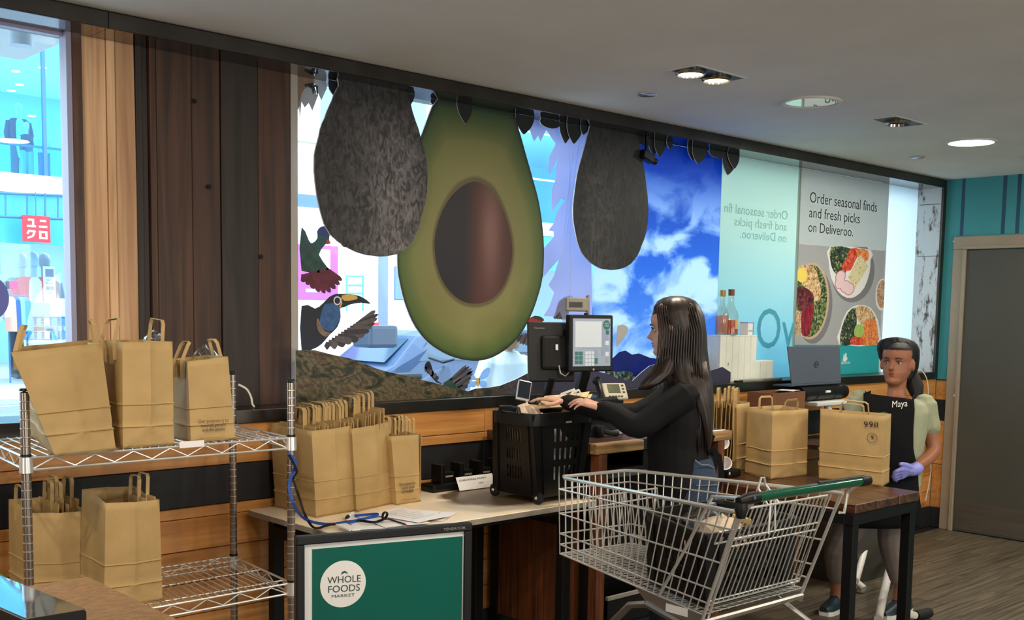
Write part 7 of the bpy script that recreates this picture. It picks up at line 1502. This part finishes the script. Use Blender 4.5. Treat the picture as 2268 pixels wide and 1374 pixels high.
for x in (x0, x1-.02): B().bb((x, yy+.4, 0), (x+.02, yy+.5, zt3[2]+.1)).build('end_panel', innw, sf)
B().bb((x0, yy+.02, zt3[2]), (x0+(x1-x0)*.5, yy+.03, zt3[2]+.28)).build('price_card', plain(150, 206, 230), sf); B().bb((x0+(x1-x0)*.55, yy+.04, zt3[2]), (x1, yy+.3, zt3[2]+.38)).build('white_block', MK['paper'], sf)
cols = (('blue', (96, 168, 226)), ('periwinkle', (140, 160, 214)), ('pink', (220, 206, 220)), ('sky blue', (84, 160, 232)), ('deep blue', (70, 130, 220)))
for lvl, (z, nm) in enumerate(((zt3[0], 'lower'), (zt3[1], 'middle'), (zt3[2], 'top'))):
    for k, (cn, cc_) in enumerate(cols):
        if lvl == 2 and k > 2: continue
        u = 66+k*16.5+2*(k > 2); p = F_(u, 730, yy+.15); r = random.Random(k+lvl*9); hgt = (zt3[1]-zt3[0])*.62; b = B()
        rings = []
        for t in range(6):
            zz = z+.001+hgt*t/5; e = .012*(t % 2); rings.append([V((p.x+sx*(.125-e), yy+.14+sy*(.11-e), zz)) for sx, sy in ((-1, -1), (1, -1), (1, 1), (-1, 1))])
        b.loft(rings); tag(b.build('folded_shirt_stack', plain(*cc_, rough=.9) if ('paint_%d_%d_%d' % cc_) not in bpy.data.materials else bpy.data.materials['paint_%d_%d_%d' % cc_], bevel=.01), '%s folded shirt pile on the %s shelf in the store window' % (cn, nm), 'clothes', 'folded shirts in the store window')
rl = E('clothes_rail', (F_(40, 650, YF+.2).x, YF+.2, 0), 'low rail of blue denim garments left in the store window', 'clothes rail')
ra, rb_ = F_(18, 655, YF+.2), F_(58, 652, YF+.2); rb_.z = ra.z; B().tube([ra, rb_], .02, 6).build('bar', frm, rl)
for x in (ra.x, rb_.x): B().tube([(x, ra.y, 0), (x, ra.y, ra.z)], .02, 6).build('upright', frm, rl)
for k, (u, cc_) in enumerate(((24, (240, 168, 150)), (34, (52, 100, 170)), (44, (132, 170, 206)), (54, (92, 150, 210)))):
    p = F_(u, 660, YF+.15); X = V((1, 0, 0)); Y_ = V((0, 1, 0)); b = B(); oval(b, [(V((p.x, p.y, ra.z-.02)), X*.03, Y_*.1), (V((p.x, p.y, ra.z-.12)), X*.12, Y_*.18), (V((p.x+.02, p.y, ra.z-.75)), X*.14, Y_*.16)], 12); b.build('garment', plain(*cc_, rough=.9) if ('paint_%d_%d_%d' % cc_) not in bpy.data.materials else bpy.data.materials['paint_%d_%d_%d' % cc_], rl, smooth=True)
tg = F_(30, 632, YF-.1); B().box(tg, (.16, .02, .16)).build('price_tag', plain(232, 90, 130), rl)
# cylinder light under our canopy
p = P(46, 75, y=5.4); cl_ = E('cylinder_light', p.to_tuple(), 'white cylinder light fixed outside above the left window', 'light'); B().lathe([(.001, -.055), (.052, -.055), (.052, .06), (.02, .065), (.02, .22), (.001, .22)], p, 20).build('housing', plain(196, 214, 226), cl_, smooth=True); B().tube([p+V((0, 0, .2)), p+V((0, 0, .6))], .02, 8).build('rod', MK['grey'], cl_)
S('canopy', B().bb((-8, 4.7, p.z+.09), (2.2, 6.4, p.z+.3)), plain(206, 212, 210))
# buildings and awnings seen past the avocados
tb2 = E('terracotta_building', (17, YF-1.5, 0), 'terracotta fronted building with pale cornices seen by the window edge', 'building')
a, c = F_(650, 430, YF-1.5), F_(960, 230, YF-1.5)
B().bb((a.x-1, YF-1.5, 3.6), (c.x, YF-.2, 12)).build('wall', mat('terracotta', rgb(214, 190, 170), .8, var=.06, vscale=2), tb2)
for k in range(3):
    for j in range(5):
        x = a.x-.6+j*1.25; z = 4.2+k*1.7; f = B().bb((x, YF-1.54, z), (x+.75, YF-1.49, z+1.15)).build('window_frame', spm, tb2); B().bb((x+.06, YF-1.56, z+.06), (x+.69, YF-1.535, z+1.09)).build('pane', mat('sky_pane', rgb(130, 180, 220), .1) if 'sky_pane' not in bpy.data.materials else bpy.data.materials['sky_pane'], f)
    B().bb((a.x-1, YF-1.6, 3.85+k*1.7), (c.x, YF-1.45, 4.0+k*1.7)).build('cornice', spm, tb2)
aw = E('grey_awning', (17, YF-2.4, 3), 'blue-grey shop awning band across the street by the whole avocado', 'awning'); z0, z1 = F_(690, 500, YF-2.4).z, F_(690, 432, YF-2.4).z
B().bb((a.x-2, YF-2.4, z0), (c.x+.5, YF-1.5, z1)).build('band', mat('awning_blue', rgb(84, 112, 152), .5), aw); B().bb((a.x-2, YF-2.45, (z0+z1)/2-.03), (c.x+.5, YF-2.38, (z0+z1)/2+.03)).build('light_line', MK['paper'], aw)
# delivery truck
ty = 18.1; tz0, tz1 = .55, P(800, 470, y=ty).z; xa_, xb_, xc_ = P(640, 600, y=ty).x, P(840, 600, y=ty).x, P(915, 600, y=ty).x
tk = E('delivery_truck', ((xa_+xc_)/2, ty+1, -.12), 'white box truck with magenta panel parked beyond the toucan', 'truck'); wt = mat('truck_white', rgb(240, 242, 240), .4)
B().bb((xa_-.6, ty, tz0), (xb_, ty+2.2, tz1)).build('box_body', wt, tk, bevel=.03)
mg0, mg1, mgz0, mgz1 = P(655, 600, y=ty).x, P(748, 600, y=ty).x, P(700, 665, y=ty).z, P(700, 543, y=ty).z
mp2 = B().bb((mg0-.5, ty-.012, mgz0), (mg1, ty-.002, mgz1)).build('magenta_panel', mat('magenta_vinyl', rgb(178, 84, 206), .4), tk)
B().bb((P(676, 640, y=ty).x, ty-.016, P(690, 648, y=ty).z), (P(702, 640, y=ty).x, ty-.012, P(690, 640, y=ty).z)).build('pale_label', plain(210, 180, 226), mp2)
B().bb((P(690, 600, y=ty).x, ty-.02, P(700, 612, y=ty).z), (P(730, 600, y=ty).x, ty-.012, P(700, 552, y=ty).z)).build('white_shape', wt, mp2)
B().bb((xb_+.02, ty+.05, tz0), (xb_+.25, ty+2.1, tz1-.15)).build('gap_frame', plain(120, 136, 160), tk); B().bb((xb_+.26, ty+.02, tz0), (xc_+.6, ty+2.1, tz1-.25)).build('cab', wt, tk, bevel=.12, seg=3)
cw = P(880, 640, y=ty); B().bb((P(874, 640, y=ty).x, ty-.0, P(880, 665, y=ty).z), (xc_+.5, ty+.03, P(880, 590, y=ty).z)).build('cab_window', mat('cab_glass', rgb(96, 130, 170), .1), tk, bevel=.02)
lad = P(778, 620, y=ty-.1)
for u in (768, 804): B().tube([P(u, 610, y=ty-.06), P(u, 690, y=ty-.06)], .022, 8).build('ladder_rail', plain(110, 180, 190), tk)
for v in (612, 632, 650, 668): B().tube([P(768, v, y=ty-.06), P(804, v, y=ty-.06)], .018, 8).build('ladder_rung', plain(110, 180, 190), tk)
for x in (xa_+.3, xb_-.6, xc_+.2):
    w = B().lathe([(.04, -.12), (.42, -.12), (.46, -.06), (.46, .06), (.42, .12), (.04, .12)], (x, ty+.15, .34), 26, (0, 1, 0)).build('wheel', MK['rubber'], tk, smooth=True); B().lathe([(.02, -.13), (.2, -.13), (.22, -.11), (.02, -.11)], (x, ty+.15, .34), 18, (0, 1, 0)).build('hub', MK['grey'], w)
B().bb((xa_-.5, ty+.05, .3), (xc_+.5, ty+.2, tz0)).build('skirt', plain(170, 190, 200), tk)
# parked car
def car(cx_, cy_, L_, label, body, y1h=1.45):
    root = E('parked_car', (cx_, cy_, -.12), label, 'car'); bm_ = mat('car_paint_%d' % int(cx_*10), rgb(*body), .35, .0, coat=.15); W2 = .88; z0 = -.12
    prof = [(-L_/2, .35), (-L_/2, .75), (-L_/2+.35, .92), (-L_/2+.9, 1.38), (-L_/2+1.6, y1h), (.5, y1h-.03), (1.15, 1.0), (L_/2-.15, .86), (L_/2, .66), (L_/2, .35)]
    B().loft([[V((cx_+x, cy_+s*W2*(1 if z < 1 else .84), z0+z)) for x, z in prof] for s in (-1, 1)], True, True).build('body', bm_, root, bevel=.05, seg=2)
    gl_ = mat('car_glass', rgb(70, 92, 116), .08) if 'car_glass' not in bpy.data.materials else bpy.data.materials['car_glass']
    B().add([(cx_+x, cy_-W2*.93, z0+z) for x, z in ((-L_/2+.75, .98), (-L_/2+1.1, 1.32), (.42, 1.36), (.95, 1.0))], [(0, 1, 2, 3)]).build('side_window', gl_, root); B().add([(cx_+x, cy_+y, z0+z) for x, y, z in ((-L_/2+.33, -.62, .96), (-L_/2+.33, .62, .96), (-L_/2+.84, .58, 1.34), (-L_/2+.84, -.58, 1.34))], [(0, 1, 2, 3)]).build('rear_window', gl_, root)
    for x in (-L_/2+.75, L_/2-.8):
        for s in (-1, 1):
            w = B().lathe([(.03, -.1), (.28, -.1), (.32, -.05), (.32, .05), (.28, .1), (.03, .1)], (cx_+x, cy_+s*(W2-.06), z0+.32), 24, (0, 1, 0)).build('wheel', MK['rubber'], root, smooth=True); B().lathe([(.02, -.11), (.19, -.11), (.2, -.1), (.02, -.1)], (cx_+x, cy_+s*(W2-.06), z0+.32), 16, (0, 1, 0)).build('hub', MK['grey'], w)
    for s in (-1, 1): B().box((cx_-L_/2-.01, cy_+s*.66, z0+.74), (.05, .22, .16)).build('tail_light', mat('tail_red', rgb(220, 40, 44), .3, emit=.8) if 'tail_red' not in bpy.data.materials else bpy.data.materials['tail_red'], root, bevel=.02)
    B().box((cx_-L_/2-.02, cy_, z0+.62), (.02, .5, .12)).build('number_plate', mat('yellow_plate', rgb(236, 208, 40), .4, emit=.3) if 'yellow_plate' not in bpy.data.materials else bpy.data.materials['yellow_plate'], root)
    return root
p = P(770, 760, y=14.9); car(p.x+2.1, 14.9, 4.3, 'blue-grey car with yellow number plate seen under the toucan wing', (50, 74, 112))
p = P(915, 760, y=16.9); car(p.x+2.2, 16.9, 4.2, 'dark blue car behind the scooter beyond the halved avocado', (30, 44, 74))
# motor scooter with top box
mxp = P(905, 770, y=12.9); sc_b = E('motor_scooter', (mxp.x, 12.9, -.12), 'motor scooter with black top box and red tail light by the kerb', 'scooter'); z0 = -.12
for dx in (-.55, .75): B().lathe([(.05, -.05), (.24, -.06), (.28, -.03), (.28, .03), (.24, .06), (.05, .05)], (mxp.x+dx, 12.9, z0+.28), 22, (0, 1, 0)).build('wheel', MK['rubber'], sc_b, smooth=True)
oval_b = B(); oval(oval_b, [(V((mxp.x-.75, 12.9, z0+.62)), V((0, .10, 0)), V((0, 0, .08))), (V((mxp.x-.4, 12.9, z0+.62)), V((0, .2, 0)), V((0, 0, .2))), (V((mxp.x+.1, 12.9, z0+.55)), V((0, .17, 0)), V((0, 0, .16))), (V((mxp.x+.5, 12.9, z0+.6)), V((0, .14, 0)), V((0, 0, .3))), (V((mxp.x+.72, 12.9, z0+.8)), V((0, .1, 0)), V((0, 0, .2)))]); oval_b.build('body_shell', mat('scooter_blue', rgb(40, 58, 88), .35), sc_b, smooth=True)
bxz = P(850, 745, y=12.9).z; B().bb((mxp.x-.85, 12.68, bxz-.16), (mxp.x-.35, 13.12, bxz+.16)).build('top_box', plain(52, 62, 84, rough=.35), sc_b, bevel=.05, seg=2); B().bb((mxp.x-.87, 12.8, bxz+.12), (mxp.x-.6, 13.0, bxz+.2)).build('box_reflector', bpy.data.materials['tail_red'], sc_b, bevel=.01); B().bb((mxp.x-.9, 12.76, z0+.78), (mxp.x-.78, 13.04, z0+.88)).build('tail_light', bpy.data.materials['tail_red'], sc_b, bevel=.02); B().bb((mxp.x-.93, 12.78, z0+.5), (mxp.x-.9, 13.02, z0+.72)).build('number_plate', bpy.data.materials['yellow_plate'], sc_b)
B().tube([(mxp.x+.62, 12.6, z0+1.08), (mxp.x+.66, 12.9, z0+1.02), (mxp.x+.62, 13.2, z0+1.08)], .018, 8).build('handlebar', MK['black'], sc_b); B().bb((mxp.x-.35, 12.74, z0+.78), (mxp.x+.15, 13.06, z0+.88)).build('seat', MK['black'], sc_b, bevel=.04, seg=2)
# bicycle with wire basket
bp_ = P(925, 830, y=7.4); bi = E('bicycle', (bp_.x, 7.4, -.02), 'bicycle with wire basket leaning outside below the halved avocado', 'bicycle'); z0 = -.02; bx_ = bp_.x
for dx in (-.5, .55):
    w = B().tube([V((bx_+dx+.34*math.cos(t), 7.4, z0+.35+.34*math.sin(t))) for t in [k*math.pi/16 for k in range(32)]], .018, 6, loop=True).build('tyre', MK['rubber'], bi)
    for k in range(10): B().tube([(bx_+dx, 7.4, z0+.35), (bx_+dx+.33*math.cos(k*.628), 7.4, z0+.35+.33*math.sin(k*.628))], .003, 4).build('spoke', MK['chrome'], w)
fr2_ = plain(60, 130, 190)
for q in (((-.5, .35), (-.1, .34)), ((-.1, .34), (-.2, .85)), ((-.5, .35), (-.2, .8)), ((-.2, .78), (.38, .86)), ((-.1, .34), (.36, .8)), ((.55, .35), (.36, 1.02))): B().tube([(bx_+q[0][0], 7.4, z0+q[0][1]), (bx_+q[1][0], 7.4, z0+q[1][1])], .02, 8).build('frame_tube', fr2_, bi)
B().bb((bx_-.32, 7.32, z0+.86), (bx_-.08, 7.48, z0+.92)).build('saddle', MK['black'], bi, bevel=.02); B().tube([(bx_+.30, 7.15, z0+1.06), (bx_+.38, 7.4, z0+1.02), (bx_+.30, 7.65, z0+1.06)], .014, 8).build('handlebar', MK['black'], bi)
b = B()
for k in range(5): zz = z0+.72+.06*k; s = .15+.012*k; b.tube([(bx_+.62-s, 7.4-s, zz), (bx_+.62+s, 7.4-s, zz), (bx_+.62+s, 7.4+s, zz), (bx_+.62-s, 7.4+s, zz)], .005, 5, loop=True)
for k in range(24):
    t = k/24*4; i = int(t); f = t-i; cs = ((-1, -1), (1, -1), (1, 1), (-1, 1)); a_, c_ = cs[i], cs[(i+1) % 4]; x, y = a_[0]+(c_[0]-a_[0])*f, a_[1]+(c_[1]-a_[1])*f
    b.tube([(bx_+.62+x*.15, 7.4+y*.15, z0+.72), (bx_+.62+x*.198, 7.4+y*.198, z0+.96)], .0035, 4)
b.build('wire_basket', mat('basket_wire', rgb(46, 110, 170), .4), bi)
# passer-by in white blouse and floral skirt
wp_p = P(1120, 800, y=6.0); dd = (_f.dot(wp_p-CAM)); X = V((1, 0, 0)); Y_ = V((0, 1, 0)); 
pz = E('person', (wp_p.x, 6.0, -.02), 'passer-by outside in white blouse and floral skirt below the halved avocado', 'person')
zz = lambda k: -.02+k; cx_ = wp_p.x; b = B()
g3 = head(b, V((cx_, 6.0, zz(1.46))), (.3, 1, 0), UP, 1.0); limb(b, [(cx_, 6.0, zz(1.5)), (cx_, 6.0, zz(1.38))], [.05, .07]); oval(b, [(V((cx_, 6, zz(1.40))), X*.12, Y_*.07), (V((cx_, 6, zz(1.3))), X*.17, Y_*.1), (V((cx_, 6, zz(.95))), X*.15, Y_*.1), (V((cx_, 6, zz(.8))), X*.14, Y_*.09)])
for s in (-1, 1):
    w_ = V((cx_+s*.26, 5.92, zz(.86))); limb(b, [(cx_+s*.17, 6, zz(1.34)), (cx_+s*.25, 6.03, zz(1.08)), w_], [.045, .038, .027]); hand(b, w_, (0, -.1, -1), (-s, 0, 0), (0, -1, 0), sc=.9); limb(b, [(cx_+s*.08, 6, zz(.82)), (cx_+s*.09, 6, zz(.45)), (cx_+s*.09, 6, zz(.08))], [.08, .055, .04])
remesh('body', b, .008, skinmat('passer_skin', (222, 184, 168)), pz)
b = B(); oval(b, [(V((cx_, 6, zz(1.42))), X*.10, Y_*.08), (V((cx_, 6, zz(1.33))), X*.2, Y_*.125), (V((cx_, 6, zz(1.05))), X*.2, Y_*.15), (V((cx_, 6, zz(.86))), X*.25, Y_*.19)])
for s in (-1, 1): limb(b, [(cx_+s*.17, 6, zz(1.34)), (cx_+s*.245, 6.02, zz(1.12)), (cx_+s*.255, 5.98, zz(.99))], [.07, .066, .06])
remesh('blouse', b, .011, mat('white_blouse', rgb(232, 238, 240), .8), pz, 3)
b = B(); oval(b, [(V((cx_, 6, zz(.92))), X*.16, Y_*.13), (V((cx_, 6, zz(.75))), X*.22, Y_*.18), (V((cx_, 6, zz(.3))), X*.30, Y_*.26)]); b.build('skirt', ramp_mat('floral_cotton', [(0, (226, 232, 236)), (.35, (206, 160, 172)), (.5, (222, 228, 236)), (.7, (130, 170, 200)), (.85, (232, 236, 238))], scale=34, rough=.85), pz, smooth=True)
hair_mesh([(V((cx_, 6.0-.01, zz(1.70))), X*.02, Y_*.02), (V((cx_, 6.0-.015, zz(1.68))), X*.08, Y_*.09), (V((cx_, 5.99, zz(1.60))), X*.095, Y_*.10), (V((cx_, 5.96, zz(1.50))), X*.09, Y_*.08), (V((cx_, 5.94, zz(1.44))), X*.06, Y_*.03)], 'hair', mat('fair_hair', rgb(170, 130, 90), .5), pz, 12)
for s in (-1, 1): shoe((cx_+s*.09, 6.0, 0), (.2, 1, 0), MK['white'], pz, MK['grey'], .24)
for o_ in pz.children:
    if o_.name.startswith('shoe'): o_.location.z -= .02
